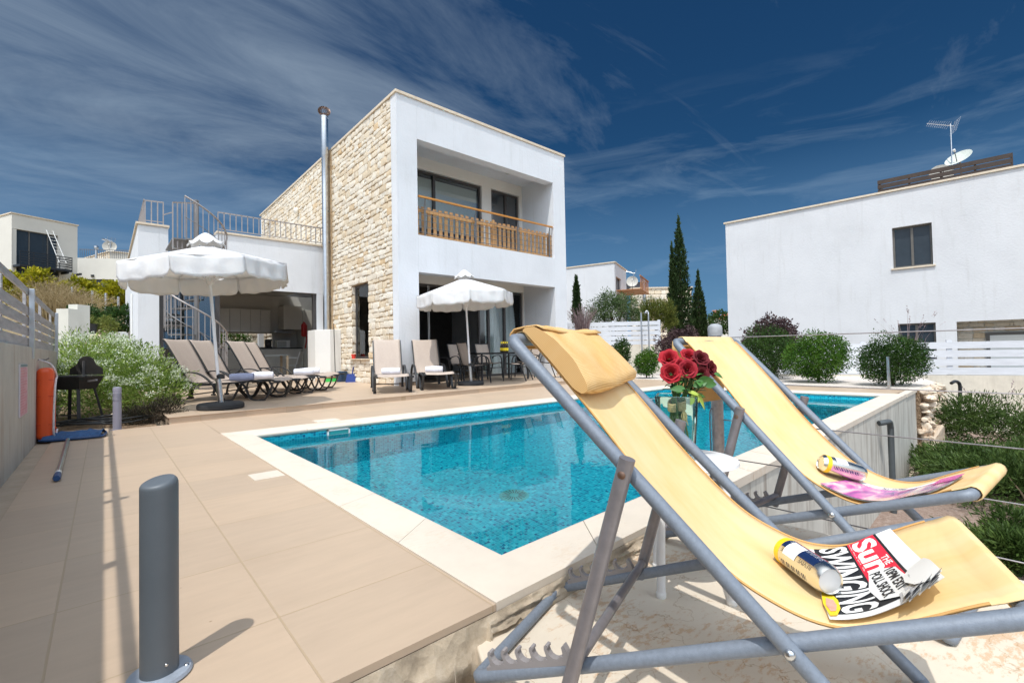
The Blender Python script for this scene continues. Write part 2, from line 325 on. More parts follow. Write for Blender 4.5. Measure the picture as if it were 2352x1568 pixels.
def concrete_mat(name, col, stain=(.33, .25, .18), streak=True):
    m, nt, b = new_mat(name); l = nt.links.new
    n = nd(nt, 'ShaderNodeTexNoise'); n.inputs['Scale'].default_value = 2.5; n.inputs['Detail'].default_value = 10; n.inputs['Roughness'].default_value = .7; l(objco(nt), n.inputs['Vector'])
    r = ramp(nt, [(.25, tuple(c * .78 for c in col)), (.6, col), (.8, tuple(min(1, c * 1.12) for c in col))]); l(n.outputs['Fac'], r.inputs['Fac'])
    s = nd(nt, 'ShaderNodeTexNoise'); s.inputs['Scale'].default_value = 3.2; s.inputs['Detail'].default_value = 8; s.inputs['Roughness'].default_value = .65
    l(objco(nt, (3.2, 3.2, .32)), s.inputs['Vector'])
    r2 = ramp(nt, [(.50, (0, 0, 0)), (.66, (1, 1, 1))]); l(s.outputs['Fac'], r2.inputs['Fac'])
    f = nt.nodes.new('ShaderNodeMath'); f.operation = 'MULTIPLY'; f.inputs[1].default_value = .6 if streak else .25; l(r2.outputs['Color'], f.inputs[0])
    mx = nt.nodes.new('ShaderNodeMix'); mx.data_type = 'RGBA'; l(f.outputs[0], mx.inputs[0]); l(r.outputs['Color'], mx.inputs[6]); mx.inputs[7].default_value = (*stain, 1)
    p = nd(nt, 'ShaderNodeTexVoronoi'); p.inputs['Scale'].default_value = 22; l(objco(nt, (1, 1, .7)), p.inputs['Vector'])
    r3 = ramp(nt, [(.0, (.35, .33, .3)), (.07, (1, 1, 1))]); l(p.outputs['Distance'], r3.inputs['Fac'])
    mx2 = nt.nodes.new('ShaderNodeMix'); mx2.data_type = 'RGBA'; mx2.blend_type = 'MULTIPLY'; mx2.inputs[0].default_value = .45; l(mx.outputs[2], mx2.inputs[6]); l(r3.outputs['Color'], mx2.inputs[7])
    l(mx2.outputs[2], b.inputs['Base Color']); b.inputs['Roughness'].default_value = .85
    bump(nt, b, n.outputs['Fac'], .25, .02)
    return m
M_CONC = concrete_mat('board_marked_concrete', (.52, .50, .45))
M_CONC2 = concrete_mat('pool_wall_concrete', (.58, .56, .50), (.20, .15, .11))
def soil_mat(name, cols, scale=14, bmp=.8):
    m, nt, b = new_mat(name); l = nt.links.new
    v = objco(nt)
    n = nd(nt, 'ShaderNodeTexNoise'); n.inputs['Scale'].default_value = scale; n.inputs['Detail'].default_value = 10; n.inputs['Roughness'].default_value = .75; l(v, n.inputs['Vector'])
    r = ramp(nt, [(.25, cols[0]), (.5, cols[1]), (.72, cols[2])]); l(n.outputs['Fac'], r.inputs['Fac'])
    vo = nd(nt, 'ShaderNodeTexVoronoi'); vo.inputs['Scale'].default_value = scale * 4; l(v, vo.inputs['Vector'])
    mx = nt.nodes.new('ShaderNodeMix'); mx.data_type = 'RGBA'; mx.blend_type = 'MULTIPLY'; mx.inputs[0].default_value = .4
    rr = ramp(nt, [(0, (.6, .6, .6)), (1, (1.25, 1.2, 1.15))]); l(vo.outputs['Color'], rr.inputs['Fac']); l(r.outputs['Color'], mx.inputs[6]); l(rr.outputs['Color'], mx.inputs[7])
    l(mx.outputs[2], b.inputs['Base Color']); b.inputs['Roughness'].default_value = .95
    ad = nt.nodes.new('ShaderNodeMath'); ad.operation = 'ADD'; l(n.outputs['Fac'], ad.inputs[0]); l(vo.outputs['Distance'], ad.inputs[1])
    bump(nt, b, ad.outputs[0], bmp, .03)
    return m
M_SOIL = soil_mat('stony_soil', ((.13, .085, .05), (.30, .20, .12), (.5, .38, .27)))
M_GRAV = soil_mat('white_gravel', ((.55, .48, .42), (.72, .66, .6), (.85, .8, .75)), 22, .5)
M_CHIP = soil_mat('reddish_gravel', ((.20, .14, .11), (.42, .30, .24), (.62, .52, .46)), 26, .8)
M_HILL = soil_mat('dry_hillside', ((.10, .09, .04), (.22, .17, .09), (.40, .30, .18)), 3, .8)
M_GRND = soil_mat('dry_ground', ((.22, .18, .12), (.36, .29, .2), (.5, .42, .3)), 1.5, .4)
# mosaic of the pool: glass squares, each its own blue
def mosaic_mat():
    m, nt, b = new_mat('pool_mosaic'); l = nt.links.new
    S = .028
    tc = nt.nodes.new('ShaderNodeTexCoord'); mp = nt.nodes.new('ShaderNodeMapping'); mp.inputs['Scale'].default_value = (1 / S,) * 3; mp.inputs['Location'].default_value = (.37, .37, .37)
    l(tc.outputs['UV'], mp.inputs['Vector'])
    fl = nt.nodes.new('ShaderNodeVectorMath'); fl.operation = 'FLOOR'; l(mp.outputs[0], fl.inputs[0])
    wn_ = nt.nodes.new('ShaderNodeTexWhiteNoise'); wn_.noise_dimensions = '2D'; l(fl.outputs[0], wn_.inputs['Vector'])
    r = ramp(nt, [(0, (.003, .12, .28)), (.10, (.004, .26, .42)), (.30, (.004, .40, .55)), (.70, (.006, .50, .64)), (.92, (.02, .60, .72)), (1, (.08, .68, .78))], 'LINEAR'); l(wn_.outputs['Value'], r.inputs['Fac'])
    fr = nt.nodes.new('ShaderNodeVectorMath'); fr.operation = 'FRACTION'; l(mp.outputs[0], fr.inputs[0])
    sp = nt.nodes.new('ShaderNodeSeparateXYZ'); l(fr.outputs[0], sp.inputs[0])
    es = []
    for ax in 'XY':
        a = nt.nodes.new('ShaderNodeMath'); a.operation = 'SUBTRACT'; a.inputs[1].default_value = .5; l(sp.outputs[ax], a.inputs[0])
        c = nt.nodes.new('ShaderNodeMath'); c.operation = 'ABSOLUTE'; l(a.outputs[0], c.inputs[0]); es.append(c)
    mxm = nt.nodes.new('ShaderNodeMath'); mxm.operation = 'MAXIMUM'; l(es[0].outputs[0], mxm.inputs[0]); l(es[1].outputs[0], mxm.inputs[1])
    g = ramp(nt, [(.43, (0, 0, 0)), (.46, (1, 1, 1))]); l(mxm.outputs[0], g.inputs['Fac'])
    mx = nt.nodes.new('ShaderNodeMix'); mx.data_type = 'RGBA'; l(g.outputs['Color'], mx.inputs[0]); l(r.outputs['Color'], mx.inputs[6]); mx.inputs[7].default_value = (.07, .64, .74, 1)
    l(mx.outputs[2], b.inputs['Base Color']); b.inputs['Roughness'].default_value = .25
    return m
M_MOS = mosaic_mat()
def water_mat():
    m = bpy.data.materials.new('clear_pool_water'); m.use_nodes = True; nt = m.node_tree; nt.nodes.clear(); l = nt.links.new
    g = nt.nodes.new('ShaderNodeBsdfRefraction'); g.inputs['IOR'].default_value = 1.33; g.inputs['Roughness'].default_value = 0; g.inputs['Color'].default_value = (.90, 1, .99, 1)
    gl = nt.nodes.new('ShaderNodeBsdfGlossy'); gl.inputs['Roughness'].default_value = 0; gl.inputs['Color'].default_value = (.9, .97, 1, 1)
    fn = nt.nodes.new('ShaderNodeFresnel'); fn.inputs[0].default_value = 1.33; fm = nt.nodes.new('ShaderNodeMath'); fm.operation = 'MULTIPLY'; fm.inputs[1].default_value = .62; l(fn.outputs[0], fm.inputs[0])   # seen through a polariser
    mw = nt.nodes.new('ShaderNodeMixShader'); l(fm.outputs[0], mw.inputs[0]); l(g.outputs[0], mw.inputs[1]); l(gl.outputs[0], mw.inputs[2])
    o = nt.nodes.new('ShaderNodeOutputMaterial'); l(mw.outputs[0], o.inputs['Surface'])
    n = nd(nt, 'ShaderNodeTexNoise'); n.inputs['Scale'].default_value = 2.4; n.inputs['Detail'].default_value = 3; l(objco(nt, (1, 1.6, 1)), n.inputs['Vector'])
    bp = nt.nodes.new('ShaderNodeBump'); bp.inputs['Strength'].default_value = .06; bp.inputs['Distance'].default_value = .03; l(n.outputs['Fac'], bp.inputs['Height']); l(bp.outputs[0], g.inputs['Normal']); l(bp.outputs[0], gl.inputs['Normal']); l(bp.outputs[0], fn.inputs['Normal'])
    return m
M_WATER = water_mat()
# ------------------------------------------------------------------ ground sheets
PIN = [(1.17, 1.42), (9.42, 1.70), (8.98, 5.20), (1.15, 5.40)]           # inside edge of the pool
POUT = [(.94, 1.17), (10.75, 1.50), (10.4, 5.85), (.92, 5.72)]
POUTC = [(.94, 1.17), (9.68, 1.46), (9.22, 5.50), (.92, 5.72)]
def sheet(name, poly, z, m):
    mb = MB(); mb.add([(x, y, z) for x, y in poly], [tuple(range(len(poly)))]); return setting(mb.build(name, m))
mb = MB(); mb.add([(-900, -900, -1.75), (900, -900, -1.75), (900, 900, -1.75), (-900, 900, -1.75)], [(0, 1, 2, 3)]); setting(mb.build('ground', M_GRND))
TZ = .08
# tiled deck round the pool (slab with the pool cut out)
mb = MB()
mb.prism([(-.39, 1.17), (.938, 1.17), (.918, 7.3), (.60, 7.3), (.60, 7.0), (.12, 6.98), (-.39, 6.7)], -.022, 0)
mb.prism([(.920, 5.723), (9.22, 5.503), (9.24, 5.87), (10.9, 5.9), (10.9, 7.85), (.920, 7.35)], -.14, 0)
mb.prism([(9.682, 1.60), (10.9, 1.60), (10.9, 5.898), (9.242, 5.868), (9.222, 5.50)], -.14, 0)
deck = setting(mb.build('deck', M_TILE))
mb = MB(); mb.prism([(-.395, 1.19), (.937, 1.19), (.917, 7.29), (.601, 7.29), (.601, 7.0), (.12, 6.97), (-.395, 6.69)], -.45, -.0225); setting(mb.build('deck_bed', M_SOIL))
mb = MB(); mb.prism([(-.5, .6), (-.394, .6), (-.394, 6.7), (.10, 7.0), (.10, 7.25), (-.06, 7.42), (-.5, 7.42)], -.14, -.012); setting(mb.build('path', M_SOIL if False else concrete_mat('rough_mortar_strip', (.50, .40, .30), (.3, .2, .12), False)))
# raised terrace
TF = lambda x: 7.06 + .07 * (x - .6)
mb = MB(); mb.prism([(.60, TF(.6)), (11.3, TF(11.3)), (11.3, 21.5), (.60, 21.5)], -.14, TZ - .008)
setting(mb.build('terrace_base', M_TILE))
mb = MB(); mb.prism([(.585, TF(.6) - .012), (11.3, TF(11.3) - .012), (11.3, 21.5), (.585, 21.5)], TZ - .007, TZ)
setting(mb.build('terrace', M_TILE))
mb = MB(); mb.cm = 0
rr = random.Random(3)
# concrete platform the deck chairs stand on
GP = -.0858
mb = MB(); mb.prism([(.87, 1.20), (2.56, 1.20), (2.58, .2), (2.62, -1.6), (.30, -1.6), (.70, .85)], -.32, GP); setting(mb.build('platform', M_PLAT, bevel=.01))
# mortar fillet and rubble at the broken corner
def rubble(name, spots, m, seed=1, kind=True):
    """broken stones: hulls of scattered points, roughened"""
    r = random.Random(seed); mb = MB()
    for (x, y, z, s) in spots:
        bm = bmesh.new(); sx, sy, sz = s * r.uniform(.8, 1.3), s * r.uniform(.7, 1.1), s * r.uniform(.55, .85)
        for _ in range(15):
            d = Vector((r.gauss(0, 1), r.gauss(0, 1), r.gauss(0, 1))).normalized() * r.uniform(.82, 1.08); bm.verts.new(d)
        h_ = bmesh.ops.convex_hull(bm, input=bm.verts[:]); bmesh.ops.delete(bm, geom=[v for v in bm.verts if not v.link_faces], context='VERTS')
        bmesh.ops.bevel(bm, geom=bm.edges[:], offset=.07, segments=1, affect='EDGES')
        bmesh.ops.triangulate(bm, faces=bm.faces[:]); bmesh.ops.subdivide_edges(bm, edges=[e for e in bm.edges if e.calc_length() > .35], cuts=1, use_grid_fill=True)
        off = Vector((r.random() * 50, r.random() * 50, r.random() * 50)); rot = Matrix.Rotation(r.random() * 6.3, 3, 'Z') @ Matrix.Rotation(r.uniform(-.3, .3), 3, 'X')
        vs = []
        for v in bm.verts:
            c = v.co * (1 + .10 * noise.noise(v.co * 3 + off)); vs.append(rot @ Vector((c.x * sx, c.y * sy, c.z * sz)) + Vector((x, y, z)))
        bm.verts.index_update(); mb.add(vs, [tuple(v.index for v in f.verts) for f in bm.faces]); bm.free()
    return mb.build(name, m, smooth=32)
M_ROCK = stone_mat('honey_limestone', (.70, .58, .45), (.46, .22, .08))
M_MORT = concrete_mat('crumbling_mortar', (.50, .43, .34), (.22, .15, .1), False)
rows = []
for i in range(180):
    x = -.45 + i * .0185; rows.append([])
    for k in range(14):
        t = k / 13; jit = .014 * noise.noise(Vector((x * 9, t * 3, 0))) + .02 * noise.noise(Vector((x * 30, t * 8, 2)))
        j2 = .05 * noise.noise(Vector((x * 6, t * 5, 4))) + .028 * noise.noise(Vector((x * 22, t * 16, 6))); ns = 1 if x < .9 else .22; ext = .055 if x < .9 else .024
        rows[-1].append((x, 1.168 - (t ** .8) * ext - jit * .5 * min(1, t * 3) - j2 * ns * min(1, t * 3) + .034 * max(0, x - .95), -.0225 - t * (.34 if x < .9 else .068)))
M_WEAT = soil_mat('weathered_broken_concrete', ((.16, .13, .10), (.46, .38, .28), (.66, .58, .47)), 4.5, .35)
mb = MB(); mb.grid(rows); setting(mb.build('mortar_edge', M_WEAT, smooth=60))
# ------------------------------------------------------------------ swimming pool
pool = empty('swimming_pool', (0, 0, 0), 0, 'rectangular swimming pool lined with turquoise mosaic and edged with pale stone', 'pool')
FZ = -1.45; WZ = -.105
def uvbox(o):
    me = o.data; uv = me.uv_layers.new(name='UVMap')
    for p in me.polygons:
        n = p.normal; ax = max(range(3), key=lambda i: abs(n[i]))
        for li in p.loop_indices:
            c = me.vertices[me.loops[li].vertex_index].co
            uv.data[li].uv = ((c.y, c.z) if ax == 0 else (c.x, c.z) if ax == 1 else (c.x, c.y))
mb = MB()
n = 4; top = [(x, y, -.028) for x, y in PIN]; bot = [(x, y, FZ) for x, y in PIN]
mb.add(top + bot, [(i, (i + 1) % 4, 4 + (i + 1) % 4, 4 + i) for i in range(4)] + [(4, 5, 6, 7)])
basin = mb.build('basin', M_MOS, pool); uvbox(basin)
for p in basin.data.polygons: pass
def inset(poly, d):
    c = Vector((sum(p[0] for p in poly) / len(poly), sum(p[1] for p in poly) / len(poly)))
    return [(x + (1 if x < c.x else -1) * d, y + (1 if y < c.y else -1) * d) for x, y in poly]
# steps at the far right end
mb = MB()
for i, (w_, z) in enumerate(((1.15, -.38), (.85, -.66), (.55, -.95))):
    mb.prism([(9.0 - w_ * 0 - .0, 1.75), (9.38, 1.75), (8.96, 5.15), (8.96 - (3 - i) * .32, 5.15), (9.38 - (3 - i) * .32, 1.75)][1:], FZ + .002, z)
st = mb.build('steps', M_MOS, pool); uvbox(st)
# ledge that runs along the far wall under the water
mb = MB(); mb.prism([(1.16, 5.22), (8.9, 5.03), (8.97, 5.198), (1.16, 5.398)], FZ + .002, -.42); o = mb.build('ledge', M_MOS, pool); uvbox(o)
# coping with a rounded nose, laid in lengths
mb = MB()
def cope_run(a, b, ai, bi, n):
    for i in range(n):
        t0, t1 = i / n + (.0003 if i else 0), (i + 1) / n - (.0003 if i < n - 1 else 0)
        P = lambda q, r_, t: Vector((q[0] + (r_[0] - q[0]) * t, q[1] + (r_[1] - q[1]) * t, 0))
        rows = []
        for t in (t0, t1):
            o_, n_ = P(a, b, t), P(ai, bi, t); d = (n_ - o_)
            L_ = d.length; d.normalize(); ext = n_ + d * .03
            row = [o_ + Vector((0, 0, -.05)), o_ + Vector((0, 0, .004)), n_ + Vector((0, 0, .004))]
            row += [n_ + d * (.03 * math.sin(a_)) + Vector((0, 0, -.021 + .025 * math.cos(a_))) for a_ in (R(25), R(60), R(90), R(130), R(165))]
            row += [n_ + Vector((0, 0, -.05))]
            rows.append(row)
        m_ = len(rows[0]); mb.add(rows[0] + rows[1], [(k, k + 1, m_ + k + 1, m_ + k) for k in range(m_ - 1)] + [tuple(range(m_)), tuple(range(m_, 2 * m_))] + [(m_ - 1, 0, m_, 2 * m_ - 1)])
for k, n_ in zip(range(4), (16, 7, 15, 7)):
    cope_run(POUTC[k], POUTC[(k + 1) % 4], PIN[k], PIN[(k + 1) % 4], n_)
cop = mb.build('coping', M_COPE, pool, smooth=35)
# the concrete shell seen from outside on the low side
mb = MB(); mb.prism([(.945, 1.182), (10.84, 1.508), (10.84, 1.598), (9.5, 1.58), (1.0, 1.33)], -1.9, -.052); shell = mb.build('outer_wall', M_CONC2, pool)
mb = MB(); mb.prism([(9.70, 1.452), (10.90, 1.492), (10.90, 1.60), (9.70, 1.56)], -.05, .004); mb.build('end_cap', M_COPE, pool)
mb = MB(); mb.prism([(x, y) for x, y in inset(PIN, -.03)], WZ - .0, WZ)
wv = [(x, y, WZ) for x, y in inset(PIN, -.004)]
mb = MB(); mb.add(wv, [(0, 1, 2, 3)])
water = setting(mb.build('water', M_WATER))
# skimmer, drain, covers
M_WPL = plain('white_plastic', (.80, .80, .78), .35, var=.05)
M_GROUT = plain('dark_gap', (.02, .03, .03), .7)
M_BLUEGR = plain('teal_plastic', (.05, .42, .42), .4)
f0 = 5.392
mb = MB()
sk = lambda x: 5.40 - .0256 * (x - 1.15) - .012
xa, xb, z0, z1 = 1.90, 2.16, -.125, -.045
for (a, b) in (((xa, z1 - .014), (xb, z1)), ((xa, z0), (xb, z0 + .014)), ((xa, z0), (xa + .016, z1)), ((xb - .016, z0), (xb, z1))):
    mb.box((a[0], sk(2.0) - .012, a[1]), (b[0], sk(2.0) + .01, b[1]))
skm = mb.build('skimmer', M_WPL, pool)
mb = MB(); mb.box((xa + .016, sk(2.0) + .002, z0 + .014), (xb - .016, sk(2.0) + .008, z1 - .014)); mb.build('skimmer_mouth', M_BLUEGR, skm)
dc = (2.86, 3.27)
mb = MB(); mb.lathe([(.0, .018), (.05, .018), (.13, .008), (.14, 0)], (dc[0], dc[1], FZ + .003), 28); dr = mb.build('floor_drain', M_BLUEGR, pool, smooth=50)
mb = MB()
for i in range(20):
    a = i * math.pi / 10; d = Vector((math.cos(a), math.sin(a), 0)); c = Vector((*dc, FZ + .020))
    mb.bar(c + d * .045, c + d * .115 + Vector((0, 0, -.008)), .008, .006)
mb.build('drain_slots', M_GROUT, dr)
mb = MB(); mb.prism([(.73, 3.37), (.915, 3.37), (.915, 3.56), (.73, 3.56)], -.02, .006); mb.build('skimmer_lid', M_COPE, pool, bevel=.003)
mb = MB(); mb.prism([(1.92, 5.735), (2.20, 5.73), (2.20, 5.93), (1.92, 5.94)], -.02, .006); mb.build('skimmer_lid', M_COPE, pool, bevel=.003)
# ------------------------------------------------------------------ materials of the buildings
def stucco(name, col, rough=.88):
    m, nt, b = new_mat(name); l = nt.links.new
    n = nd(nt, 'ShaderNodeTexNoise'); n.inputs['Scale'].default_value = .9; n.inputs['Detail'].default_value = 8; n.inputs['Roughness'].default_value = .6; l(objco(nt), n.inputs['Vector'])
    r = ramp(nt, [(.28, tuple(c * .93 for c in col)), (.5, col), (.72, tuple(min(1, c * 1.05) for c in col))]); l(n.outputs['Fac'], r.inputs['Fac'])
    s = nd(nt, 'ShaderNodeTexNoise'); s.inputs['Scale'].default_value = 2.6; s.inputs['Detail'].default_value = 9; s.inputs['Roughness'].default_value = .7; l(objco(nt, (2.4, 2.4, .22)), s.inputs['Vector'])
    r2 = ramp(nt, [(.30, (.90, .895, .88)), (.46, (1, 1, 1))]); l(s.outputs['Fac'], r2.inputs['Fac'])
    mx = nt.nodes.new('ShaderNodeMix'); mx.data_type = 'RGBA'; mx.blend_type = 'MULTIPLY'; mx.inputs[0].default_value = .85; l(r.outputs['Color'], mx.inputs[6]); l(r2.outputs['Color'], mx.inputs[7]); l(mx.outputs[2], b.inputs['Base Color'])
    b.inputs['Roughness'].default_value = rough
    g = nd(nt, 'ShaderNodeTexNoise'); g.inputs['Scale'].default_value = 18; g.inputs['Detail'].default_value = 8; l(objco(nt), g.inputs['Vector']); bump(nt, b, g.outputs['Fac'], .35, .012); return m
M_STUC = stucco('white_render', (.72, .745, .78))
M_STUCW = plain('warm_white_render', (.76, .745, .71), .85, var=.05, scale=1.3, bmp=.2, bscale=90)
M_CAP = plain('sandy_cap_stone', (.70, .60, .47), .7, var=.12, scale=9)
M_FRAME = plain('dark_bronze_frame', (.065, .06, .06), .4, var=.1)
M_GLASS = None
def glass_mat(name, tintc=(.75, .85, .85), refl=1.0):
    m = bpy.data.materials.new(name); m.use_nodes = True; nt = m.node_tree; nt.nodes.clear(); l = nt.links.new
    t = nt.nodes.new('ShaderNodeBsdfTransparent'); t.inputs[0].default_value = (*tintc, 1)
    g = nt.nodes.new('ShaderNodeBsdfGlossy'); g.inputs['Roughness'].default_value = .01; g.inputs['Color'].default_value = (.9, .95, 1, 1)
    f = nt.nodes.new('ShaderNodeFresnel'); f.inputs[0].default_value = 1.5 + .6 * (refl - 1)
    mx = nt.nodes.new('ShaderNodeMixShader'); l(f.outputs[0], mx.inputs[0]); l(t.outputs[0], mx.inputs[1]); l(g.outputs[0], mx.inputs[2])
    o = nt.nodes.new('ShaderNodeOutputMaterial'); l(mx.outputs[0], o.inputs[0]); return m
M_GLASS = glass_mat('window_glass', (.93, .96, .96), 1.0)
M_GLASSB = glass_mat('tinted_glass', (.30, .42, .48), 3.0)
M_BLIND = plain('roller_blind', (.78, .80, .77), .9, var=.03)
M_WOODP = plain('raw_pallet_wood', (.50, .28, .12), .75, var=.45, scale=3, stretch=(9, 9, 1), bmp=.3, bscale=30)
M_WOODR = plain('varnished_handrail', (.55, .25, .06), .35, var=.2, scale=5, stretch=(1, 8, 8))
M_IRON = plain('grey_painted_steel', (.18, .175, .175), .45, metal=.3)
M_IRONL = plain('sunlit_steel_rail', (.36, .33, .32), .45, metal=.3)  # grey steel made lighter, the sunlit look of the rails put into its colour
M_STEEL = plain('galvanised_steel', (.62, .63, .64), .28, metal=1, var=.12, scale=12)
M_INT = plain('interior_wall', (.62, .60, .56), .9, var=.03)
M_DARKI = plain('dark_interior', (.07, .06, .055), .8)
M_CURT = plain('net_curtain', (.62, .68, .68), .9, var=.08, scale=1.5)
# stones carry their own colour
def masonry_mat(name, sat=1.0):
    m, nt, b = new_mat(name); l = nt.links.new
    a = nt.nodes.new('ShaderNodeAttribute'); a.attribute_name = 'stone'
    r = ramp(nt, [(0, (.68, .50, .30)), (.07, (.72, .59, .42)), (.3, (.75, .65, .50)), (.6, (.78, .70, .58)), (1, (.82, .77, .67))]); l(a.outputs['Fac'], r.inputs['Fac'])
    n = nd(nt, 'ShaderNodeTexNoise'); n.inputs['Scale'].default_value = 17; n.inputs['Detail'].default_value = 8; n.inputs['Roughness'].default_value = .7; l(objco(nt), n.inputs['Vector'])
    rr_ = ramp(nt, [(.25, (.74, .67, .58)), (.5, (1, 1, 1)), (.8, (1.06, 1.05, 1.02))]); l(n.outputs['Fac'], rr_.inputs['Fac'])
    mx = nt.nodes.new('ShaderNodeMix'); mx.data_type = 'RGBA'; mx.blend_type = 'MULTIPLY'; mx.inputs[0].default_value = 1; l(r.outputs['Color'], mx.inputs[6]); l(rr_.outputs['Color'], mx.inputs[7])
    l(mx.outputs[2], b.inputs['Base Color']); b.inputs['Roughness'].default_value = .9; bump(nt, b, n.outputs['Fac'], .5, .02); return m
M_MASON = masonry_mat('cream_limestone_masonry')
M_JOINT = soil_mat('lime_joint', ((.30, .20, .11), (.46, .34, .21), (.58, .46, .32)), 10, .4)
def stone_wall(name, O, U, N, ul, z0, z1, holes, parent, hmin=.10, hmax=.19, wmin=.13, wmax=.38, seed=5, back=True, relief=.02, slant=.0):
    """O origin at ground, U along the wall, N outward; holes = (u0,u1,z0,z1)"""
    r = random.Random(seed); O = Vector(O); U = Vector(U).normalized(); N = Vector(N).normalized(); Z = Vector((0, 0, 1))
    V = []; F = []; C = []
    zs = sorted({z0, z1} | {h[2] for h in holes} | {h[3] for h in holes}); zs = [z for z in zs if z0 <= z <= z1]
    rows = []
    for a, b in zip(zs, zs[1:]):
        z = a
        while z < b - .02:
            h = r.uniform(hmin, hmax)
            if b - z - h < hmin * .8: h = b - z
            rows.append((z, z + h)); z += h
    def stone(u0, u1, a, b):
        g = r.uniform(.004, .009); j = lambda s: r.uniform(-s, s)
        w, h = u1 - u0, b - a; jj = min(.02, .14 * min(w, h))
        cs = [(u0 + g + j(jj), a + g + j(jj)), (u1 - g + j(jj), a + g + j(jj)), (u1 - g + j(jj), b - g + j(jj)), (u0 + g + j(jj), b - g + j(jj))]
        # eight sided outline: corners knocked off
        out = []
        for k in range(4):
            p, q, s = cs[k - 1], cs[k], cs[(k + 1) % 4]; t = r.uniform(.05, .2)
            out.append((q[0] + (p[0] - q[0]) * t, q[1] + (p[1] - q[1]) * t)); out.append((q[0] + (s[0] - q[0]) * t, q[1] + (s[1] - q[1]) * t))
        d = relief * r.uniform(.35, 1.3); c = ((u0 + u1) / 2, (a + b) / 2); n = len(out); o = len(V)
        tilt = (j(.05), j(.08))
        for (x, z) in out: V.append(O + U * x + Z * (z + slant * x) - N * .004)
        for (x, z) in out:
            x2 = x + (c[0] - x) * .03; z2 = z + (c[1] - z) * .05; V.append(O + U * x2 + Z * (z2 + slant * x) + N * (d * .72 + (x - c[0]) * tilt[0] + (z - c[1]) * tilt[1]))
        for (x, z) in out:
            x2 = x + (c[0] - x) * .30; z2 = z + (c[1] - z) * .34; V.append(O + U * x2 + Z * (z2 + slant * x) + N * (d + (x - c[0]) * tilt[0] + (z - c[1]) * tilt[1] + j(.004)))
        f = []
        for lv in (0, 1):
            for k in range(n): f.append((o + lv * n + k, o + lv * n + (k + 1) % n, o + (lv + 1) * n + (k + 1) % n, o + (lv + 1) * n + k))
        f.append(tuple(o + 2 * n + k for k in range(n)))
        F.extend(f); v = r.random() ** .8
        C.extend([v] * len(f))
    for a, b in rows:
        iv = [(0.0, ul)]
        for h in holes:
            if a < h[3] - 1e-4 and b > h[2] + 1e-4:
                nv = []
                for s, e in iv:
                    if h[0] > s: nv.append((s, min(e, h[0])))
                    if h[1] < e: nv.append((max(s, h[1]), e))
                    if h[1] <= s or h[0] >= e: nv = [x for x in nv if x != (s, e)] + [(s, e)] if (s, e) not in nv else nv
                iv = [x for x in nv if x[1] - x[0] > .03]
        for s, e in iv:
            u = s
            while u < e - .01:
                w_ = r.uniform(wmin, wmax) * (1 if r.random() < .8 else .55)
                if e - u - w_ < wmin * .7: w_ = e - u
                if (b - a) > hmin * 1.3 and w_ < .2 and r.random() < .35:
                    m_ = a + (b - a) * r.uniform(.4, .6); stone(u, u + w_, a, m_); stone(u, u + w_, m_, b)
                else: stone(u, u + w_, a, b)
                u += w_
    me = bpy.data.meshes.new(name); me.from_pydata([tuple(v) for v in V], [], F); me.materials.append(M_MASON)
    at = me.attributes.new('stone', 'FLOAT', 'FACE'); at.data.foreach_set('value', C)
    bm = bmesh.new(); bm.from_mesh(me); bmesh.ops.recalc_face_normals(bm, faces=bm.faces); bm.to_mesh(me); bm.free(); me.update()
    me.polygons.foreach_set('use_smooth', [True] * len(me.polygons)); me.set_sharp_from_angle(angle=R(50))
    o = bpy.data.objects.new(name, me); COL.objects.link(o); o.parent = parent; return o
# ------------------------------------------------------------------ the villa
villa = empty('villa', (0, 0, 0), 0, 'two storey white villa with cream stone side wall, recessed balcony and open kitchen wing', 'house')
XS, XR, YF, YB, ZR = 5.03, 10.72, 9.61, 11.0, 6.85
def part(name, boxes, m, parent=villa, bevel=0):
    mb = MB()
    for a, b in boxes: mb.box(a, b)
    return mb.build(name, m, parent, bevel=bevel)
part('front_wall', [((XS, YF, TZ), (5.56, 9.884, 6.80)), ((5.26, 9.885, TZ), (5.56, YB, 6.80)), ((10.20, YF, TZ), (XR, YB, 6.80)), ((5.562, YF, 5.88), (10.198, 9.90, 6.80)), ((5.562, YF, 2.72), (10.198, 9.90, 3.60)),
                    ((5.562, 9.902, 6.15), (10.198, YB, 6.80)), ((5.562, 9.902, 2.93), (10.198, YB, 3.56))], M_STUC)
part('back_wall', [((5.0 + .04, YB + .002, 5.82), (10.70, 11.2, 6.80)), ((8.56, YB + .002, 3.3), (8.92, 11.2, 5.818)), ((10.08, YB + .002, 3.3), (10.70, 11.2, 5.818)),
                   ((5.04, YB + .002, 2.70), (10.70, 11.2, 3.56)), ((8.92, YB + .002, 3.561), (10.08, 11.2, 3.70)), ((10.17, YB + .002, TZ), (10.70, 11.2, 2.698))], M_STUCW)
part('side_wall', [((10.52, 11.202, TZ), (10.72, 21.9, 6.8)), ((5.05, 21.7, TZ), (10.51, 21.9, 6.8))], M_STUC)
part('roof', [((5.05, 11.202, 6.6), (10.51, 21.69, 6.75))], M_STUC)
part('roof_edge', [((XS - .03, YF - .035, 6.802), (XR + .03, 9.75, 6.87)), ((XS - .03, 9.752, 6.802), (5.20, 21.93, 6.87)), ((10.55, 9.752, 6.802), (XR + .03, 21.93, 6.87))], M_CAP, bevel=.008)
